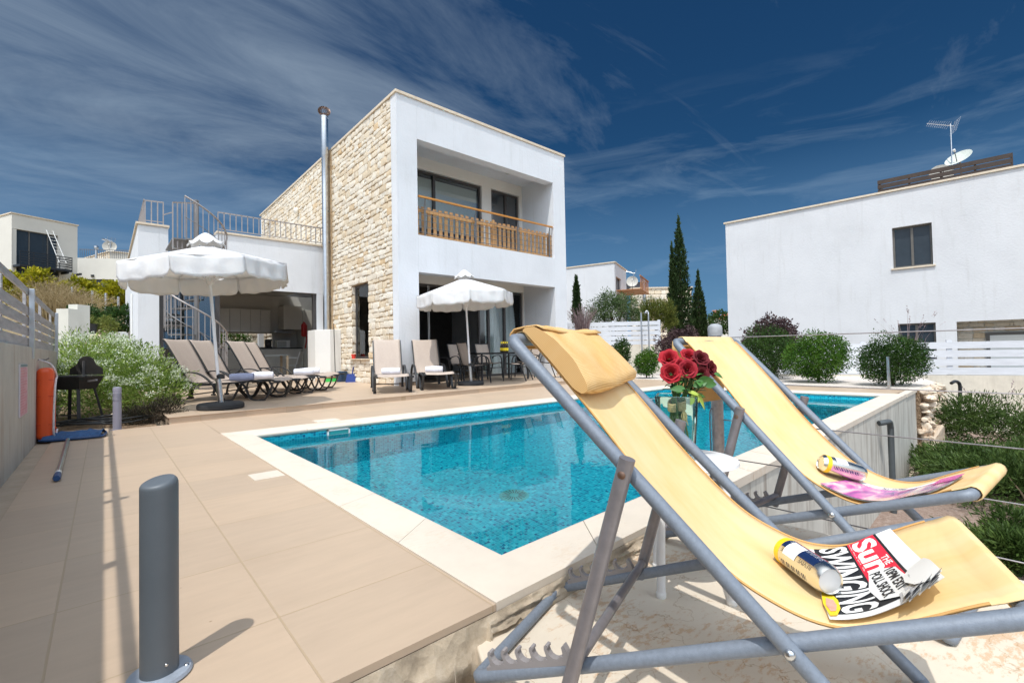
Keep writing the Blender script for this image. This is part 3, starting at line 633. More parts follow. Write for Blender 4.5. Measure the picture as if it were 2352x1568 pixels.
part('stone_backing', [((XS + .012, 9.885, TZ), (5.035 + .2, 11.22, 6.8)), ((XS + .012, 12.28, TZ), (5.235, 14.0, 6.8)), ((XS + .012, 11.222, TZ), (5.235, 12.278, .70)), ((XS + .012, 11.222, 2.66), (5.235, 12.278, 6.8)), ((XS + .012, 14.002, 3.9), (5.235, 21.69, 6.8))], M_JOINT)
stone_wall('stone_wall', (XS + .010, 9.885, 0), (0, 1, 0), (-1, 0, 0), 4.2, TZ, 6.80, [(1.337, 2.393, .70, 2.66)], villa, seed=11, slant=0)
stone_wall('stone_wall', (XS + .010, 14.09, 0), (0, 1, 0), (-1, 0, 0), 7.6, 4.05, 6.80, [], villa, seed=12)
stone_wall('window_reveal', (XS + .01, 12.277, 0), (1, 0, 0), (0, -1, 0), .28, .70, 2.66, [], villa, seed=14, hmin=.16, hmax=.26, wmin=.3, wmax=.4)
part('skirting', [((XS - .012, YF - .012, TZ + .001), (5.57, YF - .001, .16))], M_TILE); part('skirting', [((10.19, YF - .012, TZ + .001), (XR, YF - .001, .16))], M_TILE)
# side window
part('window_sill', [((4.95, 11.14, .675), (5.30, 12.33, .70))], M_CAP, bevel=.004)
wf = part('window_frame', [((5.13, 11.222, .701), (5.17, 11.27, 2.659)), ((5.13, 12.20, .701), (5.17, 12.276, 2.659)), ((5.13, 11.272, 2.60), (5.17, 12.198, 2.659)), ((5.13, 11.272, .701), (5.17, 12.198, .76))], M_FRAME)
part('window_pane', [((5.145, 11.272, .761), (5.151, 12.198, 2.599))], M_GLASS, wf)
mb = MB(); rows = []
for i in range(30):
    y = 11.65 + i * .018; x = 5.25 + .018 * math.sin(i * 1.25); rows.append([(x, y, .78), (x, y, 2.6)])
mb.grid(rows); mb.build('curtain', M_CURT, villa, smooth=60)
# upper windows
def winset(name, x0, x1, z0, z1, mull, y=11.06, glass=M_GLASS, t=.055):
    bs = [((x0, y, z0), (x0 + t, y + .07, z1)), ((x1 - t, y, z0), (x1, y + .07, z1)), ((x0 + t, y, z1 - t), (x1 - t, y + .07, z1)), ((x0 + t, y, z0), (x1 - t, y + .07, z0 + t))]
    for m_ in mull: bs.append(((m_ - t * .7, y - .01, z0 + t), (m_ + t * .7, y + .06, z1 - t)))
    f = part(name, bs, M_FRAME); part('window_pane', [((x0 + t, y + .03, z0 + t), (x1 - t, y + .036, z1 - t))], glass, f); return f
w1 = winset('window_frame', 5.58, 8.54, 3.562, 5.80, [6.92]); part('blind', [((5.66, 11.15, 4.25), (8.46, 11.16, 5.74))], M_BLIND, w1)
part('blind_box', [((5.6, 11.14, 5.66), (8.5, 11.2, 5.80))], M_FRAME, w1)
w2 = winset('window_frame', 8.94, 10.07, 3.702, 5.80, [9.55], glass=M_GLASSB)
# rooms behind (so the openings show depth)
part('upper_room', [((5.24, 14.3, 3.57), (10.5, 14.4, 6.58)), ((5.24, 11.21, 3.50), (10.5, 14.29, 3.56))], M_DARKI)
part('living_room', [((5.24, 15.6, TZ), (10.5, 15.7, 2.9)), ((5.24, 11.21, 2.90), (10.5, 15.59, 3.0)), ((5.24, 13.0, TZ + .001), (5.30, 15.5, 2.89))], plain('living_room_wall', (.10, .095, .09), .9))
# patio doors
pd = winset('patio_door_frame', 8.40, 10.16, TZ + .002, 2.68, [8.78, 9.42])
part('door_track', [((5.57, 11.05, 2.63), (8.39, 11.14, 2.69)), ((5.57, 11.05, TZ + .001), (8.39, 11.14, TZ + .03)), ((5.562, 11.05, TZ), (5.60, 11.14, 2.62))], M_FRAME, pd)
mb = MB(); rows = []
for i in range(60):
    x = 8.80 + i * .022; y = 11.28 + .03 * math.sin(i * .9) + .02 * math.sin(i * .33); rows.append([(x, y, .12), (x, y, 2.6)])
mb.grid(rows); mb.build('curtain', M_CURT, pd, smooth=60)
# stairs inside, dark
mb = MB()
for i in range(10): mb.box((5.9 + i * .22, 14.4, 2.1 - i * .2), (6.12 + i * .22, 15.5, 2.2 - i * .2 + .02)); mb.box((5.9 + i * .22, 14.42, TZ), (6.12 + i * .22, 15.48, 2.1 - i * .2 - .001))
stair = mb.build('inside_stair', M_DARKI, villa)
mb = MB(); mb.bar((6.0, 14.35, 2.95), (8.3, 14.35, 1.0), .04, .05)
for i in range(12): x = 6.2 + i * .18; mb.bar((x, 14.35, 2.8 - (x - 6.0) * .85 - .9 + .1), (x, 14.35, 2.9 - (x - 6.0) * .85), .015, .015)
mb.build('stair_rail', plain('reddish_wood', (.18, .06, .03), .4), stair)
part('cord', [((6.62, 10.98, .85), (6.63, 10.99, 2.65)), ((6.66, 10.98, .80), (6.67, 10.99, 2.65))], M_WPL, pd)
# ceiling lamps of the balcony
for p in ((6.72, 10.25), (9.03, 10.3)):
    mb = MB(); mb.lathe([(.0, -.085), (.05, -.08), (.09, -.05), (.105, -.02), (.105, 0)], (p[0], p[1], 6.148), 20); mb.build('ceiling_lamp', plain('frosted_lamp', (.55, .55, .52), .3), villa, smooth=50)
# balcony railing: timber handrail on steel posts with five wires, pallet boards behind
rail = MB(); rail.bar((5.60, 9.66, 4.54), (10.19, 9.66, 4.54), .05, .045); rl = rail.build('balcony_railing', M_WOODR, villa, bevel=.006)
mb = MB()
for x in (5.80, 7.32, 8.80, 10.08):
    mb.bar((x, 9.69, 3.50), (x, 9.69, 4.38), .012, .05, (1, 0, 0)); mb.bar((x, 9.69, 4.38), (x, 9.66, 4.52), .012, .03, (1, 0, 0))
for z in (3.70, 3.84, 3.98, 4.12, 4.26): mb.tube([(5.57, 9.685, z), (10.19, 9.685, z)], .008, 6)
mb.build('rail_posts', M_IRON, rl)
r = random.Random(4); mb = MB()
for (xa, xb, dz) in ((5.60, 7.98, 0), (8.02, 10.17, .03)):
    n = int((xb - xa) / .165)
    for i in range(n + 1):
        x = xa + (xb - xa - .09) * i / n; mb.obox((x + .045, 9.79, 3.60 + .39 + dz / 2 + r.uniform(-.01, .012)), (1, 0, r.uniform(-.02, .02)), (0, 1, 0), (r.uniform(-.02, .02), 0, 1), .046, .009, .36)
    mb.box((xa, 9.765, 4.20 + dz), (xb, 9.779, 4.28 + dz)); mb.box((xa, 9.765, 3.61), (xb, 9.779, 3.69))
mb.box((7.93, 9.75, 3.605), (8.01, 9.764, 4.40)); mb.box((10.12, 9.70, 3.605), (10.18, 9.75, 4.3))
mb.build('picket_panel', M_WOODP, villa)
# ------------------------------------------------------------------ flue
fl = MB(); fx, fy = 4.83, 13.62
fl.lathe([(.085, 1.55), (.085, 3.2), (.09, 3.2), (.09, 3.24), (.085, 3.24), (.085, 4.0), (.09, 4.0), (.09, 4.05), (.085, 4.05), (.085, 5.6), (.09, 5.6), (.09, 5.64), (.085, 5.64), (.085, 6.55), (.105, 6.6), (.105, 7.72), (.11, 7.72), (.11, 7.76), (.08, 7.78)], (fx, fy, 0), 24)
fp = fl.build('flue_pipe', M_STEEL, villa, smooth=40)
cw = MB(); cw.lathe([(.085, 7.76), (.1, 7.80), (.06, 7.84)], (fx, fy, 0), 20)
for i in range(16):
    a = i * math.pi / 8; pts = []
    for k in range(9):
        t = k / 8; ph = -math.pi / 2 + math.pi * t; rr_ = .135 * math.cos(ph) + .02; aa = a + t * .9
        pts.append((fx + rr_ * math.cos(aa), fy + rr_ * math.sin(aa), 7.92 + .115 * math.sin(ph)))
    cw.strip(pts, .045, .003, (math.cos(a + .45), math.sin(a + .45), 0))
cw.lathe([(0, 8.045), (.05, 8.04), (.06, 8.02), (0, 8.02)], (fx, fy, 0), 16)
cw.build('flue_cowl', plain('rusty_steel', (.22, .15, .12), .5, metal=.7, var=.4, scale=20), fp)
mb = MB()
for z in (2.5, 4.1, 5.0, 6.3): mb.bar((fx + .09, fy, z), (XS, fy, z), .03, .03)
mb.build('pipe_bracket', M_IRON, fp)
# pilaster strip beside the flue
part('stone_strip', [((4.97, 13.60, TZ), (5.03, 13.98, 6.82))], M_JOINT)
# ------------------------------------------------------------------ kitchen wing
YW = 14.0
part('kitchen_wall', [((.60, YW, -.1), (1.0, YW + .3, 3.99)), ((1.002, YW, 2.62), (1.18, YW + .3, 3.99)), ((1.182, YW, 2.62), (2.20, YW + .3, 3.38)), ((2.202, YW, 2.62), (XS, YW + .3, 4.02)), ((4.70, YW + .0, TZ), (XS, YW + .3, 2.618))], M_STUC)
part('kitchen_side_wall', [((.60, YW + .302, -.1), (.85, 22.5, 3.99))], M_STUC)
part('parapet_cap', [((.56, YW - .04, 3.992), (1.20, YW + .32, 4.04)), ((.56, YW + .322, 3.992), (.89, 22.5, 4.04)), ((2.18, YW - .04, 4.022), (XS, YW + .32, 4.07))], M_CAP)
part('kitchen_roof', [((.86, YW + .31, 3.0), (XS, 18.5, 3.30))], M_STUCW)
part('kitchen_interior', [((.86, 18.2, TZ), (2.80, 18.35, 2.99)), ((2.802, 18.2, TZ), (4.55, 18.35, 1.14)), ((2.802, 18.2, 1.62), (4.55, 18.35, 2.99)), ((4.552, 18.2, TZ), (6.4, 18.35, 2.99)), ((6.3, 14.32, TZ), (6.4, 18.19, 2.99))], M_INT)
kf = part('sliding_door_frame', [((1.002, 14.05, TZ), (1.09, 14.15, 2.60)), ((2.16, 14.05, TZ), (2.26, 14.15, 2.60)), ((4.60, 14.05, TZ), (4.695, 14.15, 2.60)), ((1.002, 14.05, 2.602), (4.695, 14.15, 2.618)), ((1.092, 14.06, TZ), (2.158, 14.14, TZ + .06))], M_FRAME)
part('sliding_pane', [((1.092, 14.09, TZ + .06), (2.158, 14.10, 2.60))], M_GLASSB, kf)
# roof rail
mb = MB(); x0, x1, y0 = 2.24, 5.0, 14.12
mb.bar((x0, y0, 4.60), (x1, y0, 4.60), .02, .03); mb.bar((x0, y0, 4.16), (x1, y0, 4.16), .015, .02)
n = 20
for i in range(n + 1):
    x = x0 + (x1 - x0) * i / n; mb.bar((x, y0, 4.16 if i % 9 else 4.07), (x, y0, 4.60), .020 if i % 9 else .035, .020)
rw = mb.build('roof_railing', M_IRONL, villa)
mb = MB()
for i in range(16):
    pass
mb.bar((.72, 14.1, 4.60), (1.10, 14.1, 4.62), .02, .03); mb.bar((.72, 14.1, 4.12), (1.10, 14.1, 4.13), .015, .02)
for x in (.74, .86, .98, 1.09): mb.bar((x, 14.1, 4.04), (x, 14.1, 4.60), .024, .024)
mb.bar((1.10, 14.1, 4.32), (1.22, 13.6, 4.28), .015, .02)
for k in range(70):
    y = 14.15 + k * .115; mb.bar((.72, y, 4.04), (.72, y, 4.62), .016, .016)
mb.bar((.72, 14.1, 4.62), (.72, 22.3, 4.62), .02, .03)
mb.build('roof_railing', M_IRONL, villa)
# wall lights on the stone wall above the wing
for (px, py) in ((686, 485), (617, 510)):
    p = onx(px, py, XS); mb = MB(); mb.lathe([(0, .0), (.09, .02), (.11, .07), (.09, .13), (0, .16)], (XS - .01, p.y, p.z), 16, axis=(-1, 0, 0)); mb.build('wall_lamp', plain('opal_lamp', (.8, .76, .68), .4), villa, smooth=60)
# downpipe on the left face
mb = MB(); mb.tube([(.575, 16.5, 0), (.575, 16.5, 2.6)], .03, 8); mb.build('downpipe', M_WPL, villa, smooth=50)
# ------------------------------------------------------------------ kitchen fittings (things of their own inside)
M_CAB = plain('white_gloss_cabinet', (.66, .65, .60), .25, var=.03)
M_WORK = plain('dark_worktop', (.03, .03, .03), .4)
kc = empty('wall_cabinets', (2.85, 17.85, 1.65), 0, 'row of white gloss wall cabinets above the strip window in the kitchen', 'cabinet')
for i in range(5):
    mb = MB(); mb.box((i * .31, 0, 0), (i * .31 + .304, .33, .78)); d = mb.build('cabinet_door', M_CAB, kc, bevel=.004)
    mb = MB(); mb.box((i * .31 + .03, -.02, .03), (i * .31 + .27, -.006, .045)); mb.build('handle', M_STEEL, d)
kb = empty('base_cabinets', (2.85, 17.5, TZ), 0, 'kitchen base units with white fronts and a dark worktop', 'cabinet')
mb = MB(); mb.box((0, 0, .08), (2.6, .68, .98)); mb.build('carcass', M_CAB, kb)
mb = MB(); mb.box((-.02, -.03, .982), (2.62, .68, 1.02)); mb.build('worktop', M_WORK, kb)
mb = MB()
for i in range(4): mb.box((1.60, -.015, .12 + i * .21), (1.85, -.003, .31 + i * .21))
mb.build('drawer', M_CAB, kb)
hd = empty('cooker_hood', (4.72, 17.45, 1.62), 0, 'boxy white cooker hood cabinet beside the wall cabinets', 'cooker hood')
mb = MB(); mb.box((0, 0, .12), (.62, .7, .95)); mb.build('housing', M_CAB, hd); mb = MB(); mb.box((-.28, -.1, 0), (.35, .6, .05)); mb.build('filter_panel', M_STEEL, hd)
ft = empty('fridge_cabinet', (5.35, 17.3, TZ), 0, 'tall pale grey cupboard at the right end of the kitchen', 'cupboard')
mb = MB(); mb.box((0, 0, 0), (.75, .85, 2.35)); mb.build('carcass', M_CAB, ft, bevel=.01)
mv = empty('microwave', (4.55, 17.62, 1.10), 0, 'white microwave oven on the dark kitchen worktop', 'microwave')
mb = MB(); mb.box((0, 0, .0), (.42, .3, .26)); mb.build('body', M_WPL, mv, bevel=.01); mb = MB(); mb.box((.02, -.008, .03), (.3, -.001, .23)); mb.build('door', plain('pale_glass_door', (.45, .47, .45), .2), mv)
ke = empty('coffee_machine', (4.22, 17.7, 1.10), 0, 'small black coffee machine on the worktop left of the microwave', 'coffee machine')
mb = MB(); mb.box((0, 0, 0), (.2, .22, .05)); mb.box((0, .13, .05), (.2, .22, .3)); mb.box((0, 0, .24), (.2, .13, .3)); mb.build('body', M_WORK, ke, bevel=.012)
mb = MB(); mb.lathe([(.04, .055), (.06, .1), (.05, .16), (0, .17)], (.1, .06, 0), 14); mb.build('jug', M_FRAME, ke, smooth=50)
fe = empty('fire_extinguisher', (5.28, 17.1, 1.05), 0, 'red fire extinguisher hanging on the kitchen wall above its hose', 'fire extinguisher')
M_RED = plain('red_enamel', (.45, .02, .02), .3)
mb = MB(); mb.lathe([(.0, .42), (.06, .43), (.085, .47), (.085, .82), (.06, .88), (.02, .9), (.02, .95), (0, .95)], (0, 0, 0), 16); mb.build('cylinder', M_RED, fe, smooth=50)
mb = MB(); mb.tube([(0.02, 0, .93), (.09, -.02, .8), (.09, -.02, .3), (.04, -.02, .02)], .022, 8); mb.build('hose', M_RED, fe, smooth=50)
# outside the strip window behind the kitchen
rw_ = empty('rubble_wall', (0, 0, 0), 0, 'rough stone garden wall seen through the strip window of the kitchen', 'wall')
stone_wall('stones', (1.5, 20.4, 0), (1, 0, 0), (0, -1, 0), 6, .0, 2.9, [], rw_, seed=21, hmin=.14, hmax=.3, wmin=.2, wmax=.5, relief=.06)
mb = MB(); mb.box((1.5, 20.42, 0), (7.5, 20.7, 2.9)); mb.build('core', M_JOINT, rw_)
mb = MB(); mb.box((4.35, 19.3, 0), (4.52, 19.5, 2.8)); pw_ = mb.build('pier', M_STUC, rw_)
# ------------------------------------------------------------------ low white service wall with broom, bucket, dustpan
sw = MB(); b0 = onz(712, 868, TZ); 
sw.prism([(4.42, 13.35), (4.72, 13.02), (5.02, 13.02), (5.02, 13.97), (4.42, 13.97)], TZ, 1.52)
swo = sw.build('service_wall', M_STUCW, None, bevel=.01); tag(swo, 'low white rendered block at the foot of the metal flue', 'wall')
mb = MB(); mb.prism([(4.405, 13.34), (4.713, 13.005), (5.02, 13.005), (5.02, 13.02), (4.722, 13.02), (4.42, 13.352)], TZ, .18); mb.build('skirting', M_TILE, swo)
# ------------------------------------------------------------------ spiral staircase
spc = Vector((1.60, 12.80, 0))
ss = empty('spiral_staircase', (1.6, 12.8, TZ), 0, 'dark grey steel spiral staircase rising to the roof terrace', 'staircase')
mb = MB(); mb.lathe([(.05, 0), (.05, 4.36), (0, 4.37)], (0, 0, 0), 16); mb.build('centre_pole', M_IRON, ss, smooth=40)
NS = 16; rise = 3.34 / NS; a0 = R(35); da = -R(32); RO = .60
ang = lambda i: a0 + da * i
for i in range(NS):
    z = rise * (i + 1); a, b = ang(i) + da * .02, ang(i + 1); mb = MB(); pts = [(.04, a), (.04, b), (RO, b), (RO, (a + b) / 2), (RO, a)]
    mb.prism([(q * math.cos(t), q * math.sin(t)) for q, t in pts], z - .028, z); t_ = mb.build('tread', M_IRON, ss)
mb = MB(); pts = []
for i in range(NS * 4 + 1):
    t = i / 4; pts.append((RO * math.cos(ang(t)), RO * math.sin(ang(t)), rise * (t + .5) + .82))
mb.tube(pts, .020, 8); mb.build('handrail', M_IRONL, ss, smooth=60)
mb = MB()
for i in range(NS * 3 + 1):
    t = i / 3; p = (RO * math.cos(ang(t)), RO * math.sin(ang(t))); z = rise * (t + .5); mb.bar((*p, max(0, z - .1)), (*p, z + .82), .015, .015)
mb.build('balusters', M_IRONL, ss)
pts = [Vector((RO * math.cos(ang(i / 3)), RO * math.sin(ang(i / 3)), rise * (i / 3 + .5) + .36)) for i in range(NS * 3 + 1)]
mb = MB(); mb.tube(pts, .008, 6); mb.build('mid_rail', M_IRON, ss, smooth=60)
mb = MB(); mb.prism([(-.48, -.35), (0, -.35), (0, 1.15), (-.48, 1.15)], 3.33, 3.36)
mb.build('landing', M_IRON, ss)
mb = MB(); mb.bar((-.47, -.34, 4.13), (-.03, -.1, 4.26), .02, .03)
for i in range(6):
    t = i / 5; x = -.47 + .44 * t; y = -.34 + .24 * t; mb.bar((x, y, 3.10), (x, y, 4.13 + .13 * t), .024, .024)
mb.bar((-.47, -.34, 3.12), (-.03, -.1, 3.2), .02, .03); mb.build('landing_rail', M_IRONL, ss)
# ------------------------------------------------------------------ woven fabrics and metals
def weave_mat(name, col, dark, scale=260, rough=.75, bmp=.6, fine=True, transl=0, wv=.5):
    m, nt, b = new_mat(name); l = nt.links.new
    tc = nt.nodes.new('ShaderNodeTexCoord')
    mp = nt.nodes.new('ShaderNodeMapping'); mp.inputs['Scale'].default_value = (scale,) * 3; l(tc.outputs['UV'], mp.inputs['Vector'])
    w1_ = nt.nodes.new('ShaderNodeTexWave'); w1_.bands_direction = 'X'; w1_.inputs['Scale'].default_value = .5; l(mp.outputs[0], w1_.inputs['Vector'])
    w2_ = nt.nodes.new('ShaderNodeTexWave'); w2_.bands_direction = 'Y'; w2_.inputs['Scale'].default_value = .5; l(mp.outputs[0], w2_.inputs['Vector'])
    mu = nt.nodes.new('ShaderNodeMath'); mu.operation = 'MULTIPLY'; l(w1_.outputs['Fac'], mu.inputs[0]); l(w2_.outputs['Fac'], mu.inputs[1])
    n = nd(nt, 'ShaderNodeTexNoise'); n.inputs['Scale'].default_value = 3.2; n.inputs['Detail'].default_value = 7; n.inputs['Roughness'].default_value = .6
    mp2 = nt.nodes.new('ShaderNodeMapping'); mp2.inputs['Scale'].default_value = (1, 2.6, 1); l(tc.outputs['UV'], mp2.inputs['Vector']); l(mp2.outputs[0], n.inputs['Vector'])
    r = ramp(nt, [(.3, dark), (.62, col)]); l(n.outputs['Fac'], r.inputs['Fac'])
    r2 = ramp(nt, [(0, (.66, .52, .36)), (.40, (1, 1, 1))]); l(mu.outputs[0], r2.inputs['Fac'])
    mx = nt.nodes.new('ShaderNodeMix'); mx.data_type = 'RGBA'; mx.blend_type = 'MULTIPLY'; mx.inputs[0].default_value = wv; l(r.outputs['Color'], mx.inputs[6]); l(r2.outputs['Color'], mx.inputs[7])
    l(mx.outputs[2], b.inputs['Base Color']); b.inputs['Roughness'].default_value = rough; bump(nt, b, mu.outputs[0], bmp, .0006)
    if transl:
        o = nt.nodes['Material Output']; t = nt.nodes.new('ShaderNodeBsdfTranslucent'); l(mx.outputs[2], t.inputs['Color'])
        ms = nt.nodes.new('ShaderNodeMixShader'); ms.inputs[0].default_value = transl; l(b.outputs[0], ms.inputs[1]); l(t.outputs[0], ms.inputs[2]); l(ms.outputs[0], o.inputs[0])
    return m
M_YEL = weave_mat('yellow_sling_mesh', (.88, .67, .37), (.84, .58, .25), 125, bmp=.0, transl=.12, wv=.05)
M_YELP = weave_mat('yellow_pillow_mesh', (.88, .64, .33), (.82, .52, .18), 110, bmp=.6, wv=.95)
M_SLING = weave_mat('taupe_sling_mesh', (.62, .54, .48), (.56, .48, .43), 500, transl=.15)
M_ALU = plain('grey_powder_coat', (.185, .215, .26), .52, metal=.12, var=.15, scale=90, bmp=.12, bscale=400)
M_ALUD = plain('mauve_grey_anodised', (.235, .22, .23), .40, metal=.4, var=.15, scale=25)
M_BLK = plain('charcoal_frame', (.022, .024, .028), .42, var=.1)
M_CANV = None
def canvas_mat():
    m, nt, b = new_mat('white_canvas'); l = nt.links.new
    n = nd(nt, 'ShaderNodeTexNoise'); n.inputs['Scale'].default_value = 7; n.inputs['Detail'].default_value = 6; l(objco(nt), n.inputs['Vector'])
    r = ramp(nt, [(.3, (.80, .82, .86)), (.7, (.88, .885, .89))]); l(n.outputs['Fac'], r.inputs['Fac']); l(r.outputs['Color'], b.inputs['Base Color']); b.inputs['Roughness'].default_value = .85
    n2 = nd(nt, 'ShaderNodeTexNoise'); n2.inputs['Scale'].default_value = 35; n2.inputs['Detail'].default_value = 3; l(objco(nt), n2.inputs['Vector']); bump(nt, b, n2.outputs['Fac'], .25, .01)
    o = nt.nodes['Material Output']; t = nt.nodes.new('ShaderNodeBsdfTranslucent'); t.inputs[0].default_value = (.95, .90, .82, 1)
    ms = nt.nodes.new('ShaderNodeMixShader'); ms.inputs[0].default_value = .30; l(b.outputs[0], ms.inputs[1]); l(t.outputs[0], ms.inputs[2]); l(ms.outputs[0], o.inputs[0]); return m
M_CANV = canvas_mat()
# ------------------------------------------------------------------ parasols
def parasol(loc, top, rad, label, rz, seed, drop=.29, rimz=2.02, apexz=2.40):
    """loc on the terrace, top = lean of the pole top (dx, dy) at 2.4 m"""
    u = empty('parasol', loc, 0, label, 'parasol', 'white parasols on the terrace'); r = random.Random(seed)
    lx, ly = top; P = lambda z: Vector((lx * z / 2.4, ly * z / 2.4, z))
    mb = MB(); mb.lathe([(.0, .0), (.275, 0), (.29, .015), (.29, .06), (.27, .085), (.0, .09)], (0, 0, 0), 30); bs = mb.build('base', plain('black_rubber_base', (.03, .032, .035), .8, bmp=.5, bscale=120), u, smooth=35)
    mb = MB(); mb.tube([(0, 0, .088), P(.43)], .036, 14); mb.build('base_tube', M_STEEL, bs, smooth=40)
    mb = MB(); mb.lathe([(.05, .42), (.052, .47), (.03, .49)], P(.0) * 0, 12); mb.bar(P(.44) + Vector((.04, -.02, 0)), P(.44) + Vector((.075, -.03, 0)), .03, .03)
    mb.build('clamp_collar', M_BLK, bs, smooth=40)
    mb = MB(); mb.tube([P(.12), P(1.2), P(apexz + .03)], .021, 12); mb.build('pole', plain('white_painted_pole', (.78, .80, .83), .35), u, smooth=40)
    ez = (P(2.4) - P(0)).normalized(); ex = Vector((math.cos(rz), math.sin(rz), 0)); ex = (ex - ez * ex.dot(ez)).normalized(); ey = ez.cross(ex)
    C0 = lambda rr_, a, z: P(0) + ex * (rr_ * math.cos(a)) + ey * (rr_ * math.sin(a)) + ez * z
    NS_ = 8; K = 10
    # canopy: eight panels sagging between the ribs
    def rad_at(t, a):                                             # straight hem between rib tips
        k = (a / (2 * math.pi) * NS_) % 1; d = abs(k - .5) * 2   # 0 mid panel .. 1 rib
        lin = math.cos(math.pi / NS_) / math.cos((k - .5) * 2 * math.pi / NS_)
        return lin
    mb = MB()
    for sgm in range(NS_):                                          # eight flat triangular panels, each slightly slack
        rows = []
        for i in range(9):
            t = .04 + .96 * i / 8; row = []
            for k in range(K + 1):
                f = k / K; a = 2 * math.pi * (sgm + f) / NS_; mid = math.sin(math.pi * f)
                rr_ = rad * t * rad_at(t, a + 1e-6 if k == 0 else a - 1e-6); z = apexz + (rimz - apexz) * (t ** .96) - .009 * mid * t ** 2 - .003 * math.sin(t * 9 + sgm) * mid
                row.append(C0(rr_, a, z))
            rows.append(row)
        mb.grid(rows)
    cp = mb.build('canopy', M_CANV, u, smooth=40, fix=False)
    sol = cp.modifiers.new('solid', 'SOLIDIFY'); sol.thickness = .003
    # hanging valance, one flap to a panel, gathered at the ribs
    mb = MB()
    for s in range(NS_):
        rows = []
        for i in range(7):
            t = i / 6; row = []
            for k in range(K * 2 + 1):
                f = k / (K * 2); a = 2 * math.pi * (s + f) / NS_; mid = math.sin(math.pi * f)
                rr_ = rad * rad_at(1, a + (1e-6 if k == 0 else -1e-6)) * (1 + .018 * math.sin(t * 2.0) * mid + .012 * math.sin(f * 19 + seed + s * 1.7) * t + .02 * noise.noise(Vector((f * 5, t * 2.5, s * 3.1 + seed))) * mid)
                dd = drop * (1 if .045 < f < .955 else (.80 + .20 * (min(f, 1 - f) / .045)))
                z = rimz - .009 * mid - dd * t * (.90 + .10 * mid ** .5) + .008 * math.sin(f * 17 + s * 2.3) * t
                row.append(C0(rr_, a, z))
            rows.append(row)
        mb.grid(rows)
    vl = mb.build('valance', M_CANV, cp, smooth=60); sol = vl.modifiers.new('solid', 'SOLIDIFY'); sol.thickness = .002
    # vent cap with scalloped hem
    rows = []
    for i in range(8):
        t = i / 7; row = []
        for k in range(65):
            a = 2 * math.pi * k / 64; sc_ = abs(math.sin(4 * a))
            rr_ = .02 + .19 * t ** 1.0; rr_ *= (1 + .10 * sc_ * t + .05 * math.cos(24 * a) * t); z = apexz + .17 - .19 * t ** 1.35 + (.06 * (1 - sc_) * (t > .75) * (t - .75) * 4)
            row.append(C0(rr_, a, z))
        rows.append(row)
    mb = MB(); mb.grid(rows); cap = mb.build('vent_cap', M_CANV, u, smooth=60); sol = cap.modifiers.new('solid', 'SOLIDIFY'); sol.thickness = .003
    M_RIB = MATS.setdefault('rib', plain('white_rib', (.7, .7, .7), .4))
    for s in range(NS_):
        a = 2 * math.pi * s / NS_
        mb = MB(); mb.bar(C0(.03, a, apexz - .03), C0(rad * .985, a, rimz - .012), .012, .012); rb = mb.build('rib', M_RIB, u)
        mb = MB(); mb.bar(C0(.03, a, 1.78), C0(rad * .5, a, (apexz + rimz) / 2 - .03), .010, .010); mb.build('strut', M_RIB, rb)
    mb = MB(); mb.lathe([(.035, 1.74), (.045, 1.76), (.045, 1.82), (.03, 1.84)], P(0) + P(1.78) - Vector((0, 0, 1.78)), 14); mb.build('runner', M_RIB, u, smooth=40)
    return u
parasol((1.24, 7.66, TZ), (-.16, .06), 1.03, 'large white parasol nearest the camera, on the terrace corner beside the loungers', R(14), 1, drop=.27, rimz=1.99, apexz=2.31)
parasol((6.15, 8.42, TZ), (-.10, .04), 1.07, 'white parasol in front of the porch, between lounger and dining chairs', R(14), 2)
